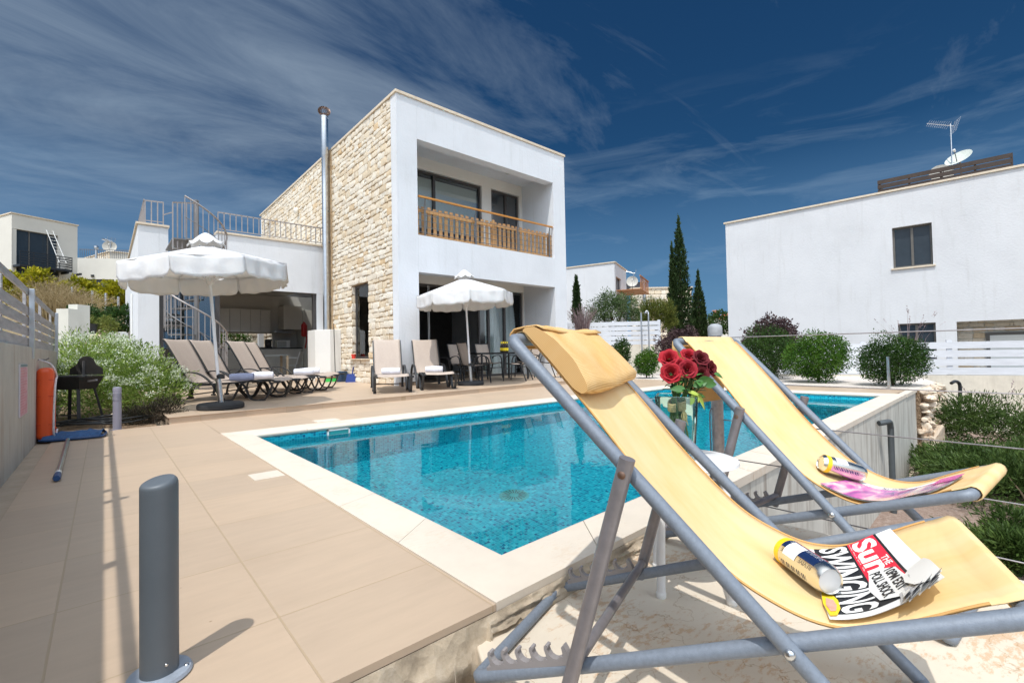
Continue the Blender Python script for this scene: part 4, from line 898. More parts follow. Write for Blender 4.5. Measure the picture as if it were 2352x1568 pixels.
# ------------------------------------------------------------------ sun loungers (x forward, head at x=0)
def make_lounger():
    w = .60
    t = empty('sun_lounger', (0, 0, 0))
    for s, nm in ((0, 'side_frame'), (1, 'side_frame')):
        y = s * (w + .05); mb = MB(); side = (0, 1, 0)
        # big arched arm: rear foot, over, down to the middle foot; then the low cradle arc to the front
        A1 = spline([(.02, y, 0), (.05, y, .16), (.16, y, .36), (.36, y, .475), (.60, y, .46), (.80, y, .32), (.95, y, .10), (1.06, y, .0)], 6)
        mb.strip(A1, .045, .018, side)
        A2 = spline([(1.06, y, .01), (1.16, y, .03), (1.24, y, .16), (1.32, y, .28), (1.50, y, .335), (1.66, y, .31)], 6)
        mb.strip(A2, .045, .018, side)
        A3 = spline([(1.30, y, .30), (1.38, y, .22), (1.45, y, .06), (1.56, y, .012), (1.70, y, .03), (1.79, y, .16), (1.83, y, .30)], 6)
        mb.strip(A3, .045, .018, side)
        mb.box((1.03, y - .028, 0), (1.11, y + .028, .03)); mb.box((1.62, y - .028, 0), (1.70, y + .028, .03)); mb.box((-.01, y - .028, 0), (.05, y + .028, .03))
        mb.build(nm, M_BLK, t, smooth=50)
    mb = MB(); mb.bar((.06, 0, .07), (.06, w + .05, .07), .03, .02); mb.bar((.55, .0, .30), (.55, w + .05, .30), .03, .02); mb.bar((1.5, 0, .30), (1.5, w + .05, .30), .03, .02)
    mb.build('cross_bars', M_BLK, t)
    mb = MB()
    for y in (.035, w + .015):
        mb.strip(spline([(.16, y, .27), (.9, y, .285), (1.5, y, .325), (1.74, y, .335), (1.90, y, .30)], 5), .03, .022, (0, 1, 0))
        mb.strip(spline([(-.02, y, 1.02), (.03, y, .98), (.20, y, .70), (.38, y, .38), (.48, y, .29)], 5), .025, .022, (0, 1, 0))
    mb.bar((-.02, .035, 1.02), (-.02, w + .015, 1.02), .022, .022); mb.build('rails', M_BLK, t, smooth=50)
    mb = MB()
    for y in (.12, w - .07): mb.bar((.12, y, .28), (.26, y, .56), .014, .02)
    mb.build('back_prop', M_BLK, t)
    prof = spline([(-.03, 0, 1.035), (.015, 0, 1.02), (.20, 0, .70), (.36, 0, .41), (.46, 0, .325), (.56, 0, .308), (.9, 0, .305), (1.3, 0, .325), (1.60, 0, .35), (1.78, 0, .352), (1.88, 0, .315)], 5)
    rows = [[(p.x, .045 + (w - .04) * k / 10, p.z - .012 * math.sin(math.pi * k / 10)) for k in range(11)] for p in prof]
    mb = MB(); mb.grid(rows); o = mb.build('sling', M_SLING, t, smooth=60); so_ = o.modifiers.new('s', 'SOLIDIFY'); so_.thickness = .004
    me = o.data; uv = me.uv_layers.new(name='UVMap')
    for p in me.polygons:
        for li in p.loop_indices: c = me.vertices[me.loops[li].vertex_index].co; uv.data[li].uv = (c.x + c.z, c.y)
    for y in (-.02, w + .07): mb = MB(); mb.box((1.86, y - .015, .285), (1.97, y + .015, .325)); mb.build('end_grip', M_BLK, t, bevel=.006)
    return t
M_TOWEL = plain('white_terry_towel', (.78, .79, .86), 1.0, var=.07, scale=20, bmp=1.0, bscale=160)
M_TOWELB = plain('bluish_terry_towel', (.42, .45, .62), 1.0, var=.1, scale=20, bmp=1.0, bscale=160)
def make_towel(name, m):
    t = MB(); L_ = .34; seg = 26; rows = []
    for i in range(11):
        x = -L_ / 2 + L_ * i / 10; e = 1 - .10 * (abs(i - 5) / 5) ** 4; row = []
        for k in range(seg + 1):
            a = 2 * math.pi * k / seg; q = .074 * e * (1 + .03 * math.sin(a * 2 + i)) + .004 * noise.noise(Vector((x * 20, math.cos(a) * 2, math.sin(a) * 2)))
            row.append((x, q * math.cos(a) * 1.08, q * math.sin(a) * .92 + .068))
        rows.append(row)
    t.grid(rows)
    for sx in (-1, 1):                                              # rolled ends: a spiral of cloth
        pts = []
        for k in range(40):
            a = k * .42; q = .004 + .064 * k / 39; pts.append((sx * (L_ / 2 - .004), q * math.cos(a), q * math.sin(a) * .92 + .068))
        t.strip(pts, .02, .0055, (1, 0, 0))
    t.strip([(x, .067, .05 - .03 * 1) for x in (-L_ / 2, L_ / 2)], .02, .006, (0, .3, 1))
    return t.build(name, m, smooth=60)
proto = make_lounger(); TW = make_towel('rolled_towel', M_TOWEL)
def put_lounger(o, foot, hd, label, grp, flip=False):
    o.location = (foot[0], foot[1], TZ); o.rotation_euler = (0, 0, hd); tag(o, label, 'sun lounger', grp); return o
GL = 'taupe sun loungers on the terrace'
h1 = math.atan2(-.67, .74)
L1 = put_lounger(proto, (.72, 9.55), h1, 'nearest of the left sun loungers, beside the big parasol base, bluish towel on it', GL)
n1_ = Vector((.67, .74))
def lp(k): return (.72 + n1_.x * k, 9.55 + n1_.y * k)
L2 = put_lounger(copy_tree(proto), lp(.60), h1, 'left sun lounger second from the camera, right behind the one with the bluish towel', GL)
L3 = put_lounger(copy_tree(proto), (1.78, 10.50), h1, 'left sun lounger third from the camera, behind the one with a white towel', GL)
L4 = put_lounger(copy_tree(proto), (2.13, 11.10), h1, 'farthest of the left sun loungers, next to the low white block', GL)
h2 = math.atan2(-.93, -.39)
L5 = put_lounger(copy_tree(proto), (4.39, 9.66), h2 , 'right sun lounger standing before the white wall corner, second from the porch', GL)
L6 = put_lounger(copy_tree(proto), (5.32, 9.62), h2 + .02, 'right sun lounger at the edge of the porch, next to the smaller parasol', GL)
def put_towel(o, lg, s, side, label, mat=None, ang=R(90), dy=.33, z=.313):
    h = lg.rotation_euler.z; c, s_ = math.cos(h), math.sin(h)
    o.location = (lg.location.x + c * s - s_ * dy, lg.location.y + s_ * s + c * dy, TZ + z); o.rotation_euler = (0, 0, h + ang)
    tag(o, label, 'towel', 'rolled towels on the loungers')
    return o
tb_ = make_towel('rolled_towel', M_TOWELB)
put_towel(tb_, L1, 1.18, 0, 'bluish shaded rolled towel on the nearest left lounger', ang=R(20), dy=.24)
put_towel(TW, L2, 1.20, 0, 'white rolled towel just behind the bluish one', ang=R(20), dy=.24)
put_towel(TW.copy(), L3, 1.42, 0, 'white rolled towel on the third left lounger, in front of another', ang=R(20), dy=.24, z=.335)
put_towel(TW.copy(), L4, 1.40, 0, 'farthest white rolled towel of the left loungers, partly hidden', ang=R(20), dy=.24, z=.33)
put_towel(TW.copy(), L5, 1.20, 0, 'rolled white towel on the lounger before the white wall corner', ang=R(80), z=.32)
put_towel(TW.copy(), L6, 1.20, 0, 'rolled white towel on the lounger beside the smaller parasol', ang=R(72), z=.32)
for o in bpy.data.objects:
    if o.name.startswith('rolled_towel') and o.name not in COL.objects: COL.objects.link(o)
# ------------------------------------------------------------------ dining chairs and table
def make_dchair():
    t = empty('dining_chair', (0, 0, 0)); w = .52
    for y in (0, w):
        mb = MB(); mb.strip(spline([(.50, y, 0), (.47, y, .30), (.45, y, .52), (.38, y, .62), (.25, y, .635), (.08, y, .60), (.03, y, .55)], 6), .034, .018, (0, 1, 0)); mb.build('arm', M_BLK, t, smooth=50)
        mb = MB(); mb.strip(spline([(-.10, y, 0), (-.02, y, .22), (.05, y, .42)], 5), .034, .02, (0, 1, 0)); mb.build('leg', M_BLK, t, smooth=50)
        mb = MB(); yy = .03 if y == 0 else w - .03
        mb.tube(spline([(.46, yy, .40), (.44, yy, .44), (.20, yy, .405), (.04, yy, .42), (-.02, yy, .56), (-.10, yy, .82), (-.13, yy, .94), (-.15, yy, .96)], 5), .013, 8); mb.build('side_rail', M_BLK, t, smooth=60)
    mb = MB(); mb.bar((-.15, .03, .96), (-.15, w - .03, .96), .022, .022); mb.bar((.05, 0, .42), (.05, w, .42), .02, .03); mb.bar((.47, 0, .30), (.47, w, .30), .02, .02); mb.build('cross_bars', M_BLK, t)
    prof = spline([(.45, 0, .44), (.20, 0, .415), (.06, 0, .42), (-.005, 0, .52), (-.10, 0, .83), (-.145, 0, .955)], 6)
    mb = MB(); mb.grid([[(p.x + .006, .045 + (w - .09) * k / 6, p.z - .01 * math.sin(math.pi * k / 6)) for k in range(7)] for p in prof]); o = mb.build('sling', M_SLING, t, smooth=60)
    so_ = o.modifiers.new('s', 'SOLIDIFY'); so_.thickness = .004
    me = o.data; uv = me.uv_layers.new(name='UVMap')
    for p in me.polygons:
        for li in p.loop_indices: c = me.vertices[me.loops[li].vertex_index].co; uv.data[li].uv = (c.x + c.z, c.y)
    return t
dc0 = make_dchair(); first = True
GD = 'dining chairs round the porch table'
def put_dchair(c, hd, label):
    """c = centre of the seat on the floor, hd = heading the sitter faces"""
    global first
    o = dc0 if first else copy_tree(dc0); first = False
    v = Vector((.22, .26, 0)); v.rotate(Matrix.Rotation(hd, 3, 'Z')); o.location = (c[0] - v.x, c[1] - v.y, TZ); o.rotation_euler = (0, 0, hd); tag(o, label, 'chair', GD)
def onT(px, d): 
    q = atd(px, 860, d); return (q.x, q.y)
tcx, tcy = 7.65, 9.35
put_dchair((6.62, 8.90), R(-5), 'dining chair left of the table showing its brown back, behind the smaller parasol pole')
put_dchair((7.82, 8.72), R(118), 'dining chair on the pool side of the table, nearest the yellow deck chair')
put_dchair((7.15, 10.15), R(-88), 'dining chair on the house side of the table, left of the two')
put_dchair((8.05, 10.15), R(-92), 'dining chair on the house side of the table, right of the two')
put_dchair((9.05, 8.9), R(150), 'dining chair mostly hidden by the blue-grey deck chair tube')
put_dchair((9.2, 9.8), R(185), 'dining chair at the far end of the table by the porch wall')
dt = empty('dining_table', (tcx, tcy, TZ), 0, 'black outdoor dining table with dark glass top under the porch', 'table')
mb = MB(); mb.box((-.85, -.46, .70), (.85, .46, .715)); mb.build('glass_top', plain('smoked_glass_top', (.02, .022, .025), .08), dt, bevel=.003)
mb = MB()
for a, b in (((-.86, -.47), (.86, -.47)), ((.86, -.47), (.86, .47)), ((.86, .47), (-.86, .47)), ((-.86, .47), (-.86, -.47))): mb.bar((*a, .685), (*b, .685), .035, .028)
mb.build('top_frame', M_BLK, dt)
for x in (-.76, .76):
    for y in (-.38, .38): mb = MB(); mb.tube([(x, y, 0), (x, y, .672)], .026, 10); mb.build('leg', M_BLK, dt, smooth=40)
# six pack of beer bottles
pk = onz(1146, 803, TZ + .72)
bt = MB(); bt.lathe([(.0, 0), (.030, 0), (.031, .01), (.031, .10), (.026, .125), (.013, .155), (.012, .20), (.0, .205)], (0, 0, 0), 14)
M_BEER = plain('dark_beer_glass', (.02, .012, .008), .12)
M_YLAB = plain('yellow_label', (.80, .62, .02), .5, var=.04)
bcount = 0
names = ['front left', 'front middle', 'front right', 'back left', 'back middle', 'back right']
b0_ = bt.build('beer_bottle', M_BEER, smooth=50)
mb = MB(); mb.lathe([(.0315, .03), (.0315, .085)], (0, 0, 0), 14); lb = mb.build('label', M_YLAB, b0_, smooth=50)
mb = MB(); mb.lathe([(.0138, .17), (.0138, .208), (0, .209)], (0, 0, 0), 12); lb = mb.build('neck_foil', M_YLAB, b0_, smooth=50)
for i in range(6):
    o = b0_ if i == 0 else copy_tree(b0_)
    o.location = (7.60 + (i % 3) * .068, 9.0 + (i // 3) * .07, TZ + .716); o.scale = (1.25,) * 3 if False else (1.1, 1.1, 1.3)
    tag(o, 'brown beer bottle with yellow label in the six bottle cluster, %s one' % names[i], 'bottle', 'beer bottles on the dining table')
# dark seat just inside the porch, left of the table
ac = empty('armchair', (6.35, 10.35, TZ), R(-60), 'dark rattan armchair in the shade of the open porch doorway', 'armchair')
M_RAT = plain('black_rattan', (.012, .012, .013), .6, bmp=.6, bscale=90)
mb = MB(); mb.box((-.32, -.32, .05), (.32, .32, .36)); mb.build('seat', M_RAT, ac, bevel=.05)
mb = MB(); mb.grid([[(-.34 + .06 * math.sin(z_ * 2), -.34 + .68 * k / 8, .3 + z_ * .5 - .12 * (abs(k - 4) / 4) ** 3 * z_) for k in range(9)] for z_ in (0, .25, .5, .75, 1)], thick=(.05, 0, 0)); mb.build('backrest', M_RAT, ac, smooth=40)
for y in (-.33, .33): mb = MB(); mb.strip(spline([(-.3, y, .35), (-.25, y, .56), (0, y, .60), (.28, y, .56), (.32, y, .06)], 6), .07, .04, (0, 1, 0)); mb.build('arm', M_RAT, ac, smooth=50)

# ------------------------------------------------------------------ kitchen chairs and table just inside the sliding door
def plastic_chair(loc, rz, label):
    e = empty('plastic_chair', loc, rz, label, 'chair', 'pale plastic chairs in the kitchen'); m = plain('pale_grey_plastic', (.60, .61, .62), .4, var=.04)
    mb = MB(); mb.grid([[(x, -.22 + .44 * k / 6, .44 - .02 * math.cos((k - 3) / 3)) for k in range(7)] for x in (-.2, -.05, .1, .22)], thick=(0, 0, .02)); mb.build('seat', m, e, smooth=40)
    mb = MB(); mb.grid([[(-.20 - .12 * t - .03 * math.cos((k - 3) / 2), -.22 + .44 * k / 6, .44 + .42 * t) for k in range(7)] for t in (0, .3, .6, 1)], thick=(.02, 0, 0)); mb.build('backrest', m, e, smooth=40)
    for s in (-1, 1):
        mb = MB(); mb.strip(spline([(-.27, s * .24, .66), (-.1, s * .26, .67), (.14, s * .26, .66), (.20, s * .25, .56), (.20, s * .23, .44)], 5), .04, .02, (0, 1, 0)); mb.build('arm', m, e, smooth=50)
        for x in (-.18, .19): mb = MB(); mb.bar((x, s * .20, .43), (x * 1.25, s * .24, 0), .045, .03); mb.build('leg', m, e)
    return e
q = onz(625, 864, TZ); plastic_chair((q.x, min(q.y, 16.2), TZ), R(150), 'pale plastic armchair facing left beside the kitchen table')
q = onz(552, 866, TZ); plastic_chair((q.x - .1, min(q.y, 16.0), TZ), R(0), 'pale plastic chair left of the kitchen table, half hidden by lounger backs')
tq = onz(598, 866, TZ); kt = empty('kitchen_table', (tq.x, min(tq.y, 15.6), TZ), 0, 'small pale wooden table with a glass top in the kitchen', 'table')
M_PINE = plain('pale_pine', (.55, .44, .30), .5, var=.1)
mb = MB(); mb.box((-.65, -.35, .74), (.12, .35, .76)); mb.build('glass_top', plain('pale_table_glass', (.35, .40, .42), .1), kt)
for x in (-.62, .09):
    for y in (-.32, .32): mb = MB(); mb.box((x - .03, y - .03, 0), (x + .03, y + .03, .739)); mb.build('leg', M_PINE, kt)
# ------------------------------------------------------------------ deck chairs: measured from the photograph
WID = .535
CH_PROF = [(.1412, .9350), (.20, .875), (.29, .774), (.36, .692), (.44, .594), (.54, .487), (.62, .415), (.70, .372), (.78, .350), (.86, .360), (.94, .403), (1.01, .443), (1.055, .4635)]
def prof_pts(): return [Vector((s, 0, z)) for s, z in CH_PROF]
_pl = spline(prof_pts(), 12); _L = [0.0]
for a, b in zip(_pl, _pl[1:]): _L.append(_L[-1] + (b - a).length)
LTOT = _L[-1]
def psurf(l):
    l = max(0, min(LTOT - 1e-6, l))
    for i in range(1, len(_L)):
        if _L[i] >= l:
            u = (l - _L[i - 1]) / (_L[i] - _L[i - 1]); p = _pl[i - 1].lerp(_pl[i], u); t = (_pl[i] - _pl[i - 1]).normalized(); return p, t, Vector((-t.z, 0, t.x))
    return _pl[-1], (_pl[-1] - _pl[-2]).normalized(), Vector((0, 0, 1))
def csurf(l, q, h=0):                       # point of the sling in chair coordinates, h above the cloth
    p, t, n = psurf(l); sag = .014 * math.sin(math.pi * max(0, min(1, q / WID)))
    return Vector((p.x, q, p.z)) + n * (h - sag)
def uv_sl(o, f):
    me = o.data; uv = me.uv_layers.new(name='UVMap')
    for p in me.polygons:
        for li in p.loop_indices: uv.data[li].uv = f(me.vertices[me.loops[li].vertex_index].co)
def make_deckchair():
    t = empty('deck_chair', (0, 0, 0)); rt = .0165; w = WID
    top = Vector((.125, 0, .9187)); foot = Vector((1.0179, 0, rt)); rear = Vector((0, 0, rt)); front = Vector((1.071, 0, .4453))
    def cor(a, b, c, r=.035):               # rounded corner points at b
        d1 = (a - b).normalized(); d2 = (c - b).normalized(); return [b + d1 * r, b + d1 * r * .3 + d2 * r * .06, b + d1 * r * .06 + d2 * r * .3, b + d2 * r]
    yv = lambda v, y: Vector((v.x, y, v.z))
    # back frame: outer pair of long tubes, top rail, foot rail
    A, B, C, D = yv(foot, 0), yv(top, 0), yv(top, w), yv(foot, w)
    mb = MB(); path = cor(D, A, B, .02) + cor(A, B, C, .05) + cor(B, C, D, .05) + cor(C, D, A, .02)
    mb.tube(path, rt, 14, closed=True); mb.build('back_frame', M_ALU, t, smooth=60)
    # seat frame: nested inside at the pivots, rear ground bar, front bar
    i_ = .036; A, B, C, D = yv(front, i_), yv(rear, 0), yv(rear, w), yv(front, w - i_)
    y0, y1 = .0 + .034, w - .034
    A, B, C, D = yv(front, y0), yv(rear, y0 - .034), yv(rear, y1 + .034), yv(front, y1)
    mb = MB(); path = cor(D, A, B, .03) + cor(A, B, C, .02) + cor(B, C, D, .02) + cor(C, D, A, .03)
    mb.tube(path, rt, 14, closed=True); mb.build('seat_frame', M_ALU, t, smooth=60)
    # prop: pinned outside the back frame, its cross bar dropping into the notches
    pt = top.lerp(foot, .336); pb = Vector((.292, 0, .10))
    pe = Vector((.282, 0, .105)); 
    for y in (-.034, w + .034):
        mb = MB(); d = (pe - pt).normalized(); a_ = yv(pt - d * .035, y); b_ = yv(pe, y); mb.tube([a_, b_], .0175, 14)
        pl = mb.build('prop_leg', M_ALUD, t, smooth=60)
        s = -1 if y < 0 else 1
        mb = MB(); mb.lathe([(.0, .0195), (.004, .0195), (.009, .017), (.010, .0)], (pt.x, y, pt.z), 12, axis=(0, s, 0)); mb.build('bolt', plain('rusty_bolt', (.25, .16, .12), .4, metal=.8) if s < 0 else M_STEEL, pl, smooth=40)
    d = (pe - pt).normalized(); pc = pe - d * .058
    mb = MB(); mb.tube([yv(pc, -.034), yv(pc, w + .034)], .013, 12); mb.build('prop_bar', M_ALUD, t, smooth=60)
    # toothed racks on the seat frame
    sd_ = (front - rear).normalized(); sn = Vector((-sd_.z, 0, sd_.x))
    M_RACK = MATS.setdefault('rack', plain('grey_moulded_plastic', (.27, .25, .25), .5, var=.1))
    for yy in (.004, w - .004):
        mb = MB(); base = rear + sn * .017; prof = [(.045, 0), (.045, .012)]
        prof += [(.06, .013)]
        x = .062
        for k in range(5):
            prof += [(x, .014), (x - .001, .040), (x + .002, .047), (x + .007, .050), (x + .013, .047), (x + .012, .042), (x + .0075, .041)]
            prof += [(x + .0265 + .019 * math.cos(R(a_)), .034 + .019 * math.sin(R(a_))) for a_ in (190, 215, 240, 265, 290, 315)]
            x += .045
        prof += [(x + .002, .018), (x + .004, .04), (x + .012, .044), (x + .016, .03), (x + .02, .0)]
        n = len(prof); vs = []
        for ys in (yy - .009, yy + .009):
            for (a, b) in prof: q = base + sd_ * a + sn * (b - .006); vs.append((q.x, ys, q.z))
        mb.add(vs, [tuple(range(n)), tuple(range(n, 2 * n))] + [(i, (i + 1) % n, n + (i + 1) % n, n + i) for i in range(n)])
        o = mb.build('notch_rack', M_RACK, t)
    # pivot rivets
    tt = None
    a, b, c, d2 = top, foot, rear, front
    den = (b.x - a.x) * (d2.z - c.z) - (b.z - a.z) * (d2.x - c.x); k = ((c.x - a.x) * (d2.z - c.z) - (c.z - a.z) * (d2.x - c.x)) / den; pv = a.lerp(b, k)
    for y, s in ((-.0165, -1), (w + .0165, 1)):
        mb = MB(); mb.lathe([(0, .006), (.006, .005), (.0095, .002), (.010, -.002)], (pv.x, y, pv.z), 14, axis=(0, s, 0)); mb.build('rivet', M_STEEL, t, smooth=50)
    mb = MB()
    for y in (.04, w - .04): mb.tube([(1.0179 - .03 + .0, y - .02, rt), (1.0179, y - .02, rt)], .001, 4)
    # sling
    n = 70; m_ = 14; rows = []
    for i in range(n + 1):
        l = LTOT * i / n; rows.append([csurf(l, .052 + (w - .104) * k / m_) for k in range(m_ + 1)])
    # wrap over the top rail and the front bar
    topc = Vector((.125, 0, .9187)); frc = Vector((1.071, 0, .4453)); wrap1 = []; wrap2 = []
    for a in (140, 100, 60, 20, -20, -60): wrap2.append(a)
    r0 = []
    for ang_ in (-130, -170, -210, -245, -275, -300): r0.append([(topc.x + .0225 * math.cos(R(ang_)), .052 + (w - .104) * k / m_, topc.z + .0225 * math.sin(R(ang_))) for k in range(m_ + 1)])
    r1 = []
    for ang_ in (100, 70, 40, 5, -30, -70, -110): r1.append([(frc.x + .0225 * math.cos(R(ang_)), .052 + (w - .104) * k / m_, frc.z + .0225 * math.sin(R(ang_))) for k in range(m_ + 1)])
    rows = r0 + rows[1:-1] + r1
    mb = MB(); mb.grid(rows); o = mb.build('sling', M_YEL, t, smooth=60); uv_sl(o, lambda c: (c.x * .8 + (1 - c.z) * 1.0, c.y)); so_ = o.modifiers.new('s', 'SOLIDIFY'); so_.thickness = .0025
    # flap hanging behind the top rail
    # stitched hems
    for q in (.053, w - .053):
        mb = MB(); mb.tube([csurf(LTOT * (.02 + .95 * i / 80), q, .001) for i in range(81)], .0028, 6); mb.build('hem', M_YELP, t, smooth=60)
    return t
CA = make_deckchair(); CA.location = (.7538, 1.026, GP); CA.rotation_euler = (0, 0, -1.252)
tag(CA, 'yellow deck chair in the foreground with a head pillow and a newspaper on its seat', 'deck chair', 'yellow deck chairs on the platform')
CB = copy_tree(CA); CB.location = (1.9418, 1.2178, GP); CB.rotation_euler = (0, 0, -1.6457)
tag(CB, 'yellow deck chair standing behind, with a magazine on its seat and no pillow', 'deck chair', 'yellow deck chairs on the platform')
# the rear chair's head pillow is flipped back and hangs behind its top rail
rows = [[(.125 - .024 - .012 * math.sin(t * 5 + k) * .3 - .02 * t, .05 + (WID - .10) * k / 8, .92 - .30 * t) for k in range(9)] for t in [i / 8 for i in range(9)]]
mb = MB(); mb.grid(rows); fb = mb.build('pillow_flap', M_YELP, CB, smooth=70); uv_sl(fb, lambda c: (c.z, c.y)); q = fb.modifiers.new('s', 'SOLIDIFY'); q.thickness = .018
# head pillow of the near chair, looped over the top rail
rows = []; n = 34
for i in range(n + 1):
    a = -math.pi + 2 * math.pi * i / n
    PS = [(.0, .006), (.10, .006), (.20, .006), (.222, .016), (.227, .036), (.212, .052), (.15, .057), (.09, .057), (.04, .050), (.0, .040), (-.008, .024), (.0, .006)]
    ti = (i / n) * (len(PS) - 1); i0 = min(int(ti), len(PS) - 2); lx = PS[i0][0] + (PS[i0 + 1][0] - PS[i0][0]) * (ti - i0); h = PS[i0][1] + (PS[i0 + 1][1] - PS[i0][1]) * (ti - i0)
    row = []
    for k in range(17):
        f = k / 16; q = .045 + (WID - .100) * f; e = 1 - .12 * (abs(f - .5) * 2) ** 4
        wr = .006 * noise.noise(Vector((f * 6, a * 1.5, 3))) + .004 * math.sin(f * 9 + a * 2)
        l = lx * (1 + .03 * math.sin(f * 5)); p = csurf(max(.0, l), q, h * e + (wr if h > .02 else 0)) + (Vector((-.012, 0, .002)) if l < 0 else Vector())
        row.append(p)
    rows.append(row)
mb = MB(); mb.grid(rows)
for k in (0, 16): o_ = len(mb.v); c = sum((Vector(r_[k]) for r_ in rows), Vector()) / len(rows); mb.add([r_[k] for r_ in rows] + [c], [(i, i + 1, len(rows)) for i in range(len(rows) - 1)])
pil = mb.build('pillow', M_YELP, CA, smooth=70); uv_sl(pil, lambda c: (c.x * 1.0 - c.z, c.y))
# strap from the pillow over the top rail
rows = []
for l, h in ((.03, .051), (.01, .044), (-.01, .030)):
    rows.append([csurf(max(l, .0), .045 + (WID - .09) * k / 12, h) + (Vector((-.02, 0, 0)) if l < 0 else Vector()) for k in range(13)])
for a in (120, 150, 190, 230): rows.append([(.125 + .034 * math.cos(R(a)), .045 + (WID - .09) * k / 12, .9187 + .034 * math.sin(R(a))) for k in range(13)])
mb = MB(); mb.grid(rows); st_ = mb.build('pillow_flap', M_YELP, CA, smooth=70); uv_sl(st_, lambda c: (c.x - c.z, c.y)); so_ = st_.modifiers.new('s', 'SOLIDIFY'); so_.thickness = .004
# ------------------------------------------------------------------ printed matter
def text_mesh(txt, size=1.0, shear=0, bold=0, sx=1.0):
    cu = bpy.data.curves.new('lettering', 'FONT'); cu.body = txt; cu.size = size; cu.shear = shear; cu.offset = bold; cu.align_x = 'LEFT'; cu.resolution_u = 3
    ob = bpy.data.objects.new('lettering', cu); COL.objects.link(ob); dg = bpy.context.evaluated_depsgraph_get(); dg.update()
    me = bpy.data.meshes.new_from_object(ob.evaluated_get(dg)); COL.objects.unlink(ob); bpy.data.objects.remove(ob); bpy.data.curves.remove(cu)
    bm = bmesh.new(); bm.from_mesh(me); bpy.data.meshes.remove(me)
    xs = [v.co.x for v in bm.verts]; ys = [v.co.y for v in bm.verts]; x0, x1, y0, y1 = min(xs), max(xs), min(ys), max(ys)
    for v in bm.verts: v.co = Vector(((v.co.x - x0) / (x1 - x0), (v.co.y - y0) / (y1 - y0), 0))
    return bm
def lay(bm, rect, fmap, cuts=(14, 6)):
    """fit normalised lettering into rect (u0,v0,u1,v1) and drape it with fmap(u, v)"""
    for i in range(1, cuts[0]): bmesh.ops.bisect_plane(bm, geom=bm.verts[:] + bm.edges[:] + bm.faces[:], plane_co=(i / cuts[0], 0, 0), plane_no=(1, 0, 0))
    for i in range(1, cuts[1]): bmesh.ops.bisect_plane(bm, geom=bm.verts[:] + bm.edges[:] + bm.faces[:], plane_co=(0, i / cuts[1], 0), plane_no=(0, 1, 0))
    u0, v0, u1, v1 = rect
    vs = [fmap(u0 + (u1 - u0) * v.co.x, v0 + (v1 - v0) * v.co.y) for v in bm.verts]; bm.verts.index_update()
    fs = [tuple(v.index for v in f.verts) for f in bm.faces]; bm.free(); return vs, fs
def patch(rect, fmap, n=10, m_=8):
    u0, v0, u1, v1 = rect; rows = [[fmap(u0 + (u1 - u0) * i / n, v0 + (v1 - v0) * k / m_) for k in range(m_ + 1)] for i in range(n + 1)]
    return rows
def poly_patch(poly, fmap, n=10):
    bm = bmesh.new(); vs = [bm.verts.new((x, y, 0)) for x, y in poly]; bm.faces.new(vs)
    xs = [p[0] for p in poly]; ys = [p[1] for p in poly]
    for i in range(1, n):
        bmesh.ops.bisect_plane(bm, geom=bm.verts[:] + bm.edges[:] + bm.faces[:], plane_co=(min(xs) + (max(xs) - min(xs)) * i / n, 0, 0), plane_no=(1, 0, 0))
        bmesh.ops.bisect_plane(bm, geom=bm.verts[:] + bm.edges[:] + bm.faces[:], plane_co=(0, min(ys) + (max(ys) - min(ys)) * i / n, 0), plane_no=(0, 1, 0))
    out = [fmap(v.co.x, v.co.y) for v in bm.verts]; bm.verts.index_update(); fs = [tuple(v.index for v in f.verts) for f in bm.faces]; bm.free(); return out, fs
M_PAPER = plain('newsprint', (.80, .80, .78), .8, var=.04)
M_INK = plain('black_ink', (.012, .014, .018), .6, var=.1)
M_REDI = plain('red_ink', (.72, .02, .05), .6, var=.05)
M_YELI = plain('yellow_ink', (.85, .58, .02), .6, var=.15, scale=40)
M_SKIN = plain('printed_skin_tone', (.62, .32, .24), .6, var=.3, scale=40)
news = empty('newspaper', CA.location, CA.rotation_euler.z, 'tabloid newspaper with a red masthead lying on the near deck chair seat', 'newspaper')
def nq(u, v, h=0):
    """u reading direction (0..1), v up the page (0..1) -> chair surface"""
    a = Vector((.875, .420)); b = Vector((.900, .065)); c = Vector((1.075, .478)); d = Vector((1.115, .125))
    p = a * (1 - u) * (1 - v) + b * u * (1 - v) + c * (1 - u) * v + d * u * v
    lift = .004 + .004 * math.sin(u * 6 + v * 3)
    if v > .62 and u > .55: lift += .018 * ((v - .62) / .38) * ((u - .55) / .45)
    return csurf(p.x, p.y, lift + .006 + h)
mb = MB(); mb.grid(patch((0, 0, 1, 1), nq, 26, 18), thick=None); o = mb.build('front_page', M_PAPER, news, smooth=60)
mb = MB()
for k in range(5):
    mb.grid(patch((.01 * k, 0, 1, .985 - .012 * k), lambda u, v, k=k: nq(u, v, -.0005 * (k + 1) + (.002 * k * max(0, u - .8))), 20, 14))
mb.build('inner_pages', M_PAPER, news, smooth=60)
mb = MB(); mb.grid(patch((.0, .07, .93, .82), lambda u, v: nq(u, v, .0010), 22, 14)); mb.build('headline_panel', M_INK, news, smooth=60)
mb = MB(); mb.grid(patch((.0, .46, .78, .79), lambda u, v: nq(u, v, .0018), 20, 10)); mb.build('masthead', M_REDI, news, smooth=60)
F2 = lambda h: (lambda u, v: nq(u, v, h))
mb = MB(); mb.add(*lay(text_mesh('Sun', bold=.035), (.02, .50, .46, .77), F2(.0026), (16, 8))); mb.build('lettering', M_PAPER, news)
mb = MB(); mb.add(*lay(text_mesh('THE', bold=.02), (.30, .70, .43, .775), F2(.0030), (6, 3))); mb.build('lettering', M_PAPER, news)
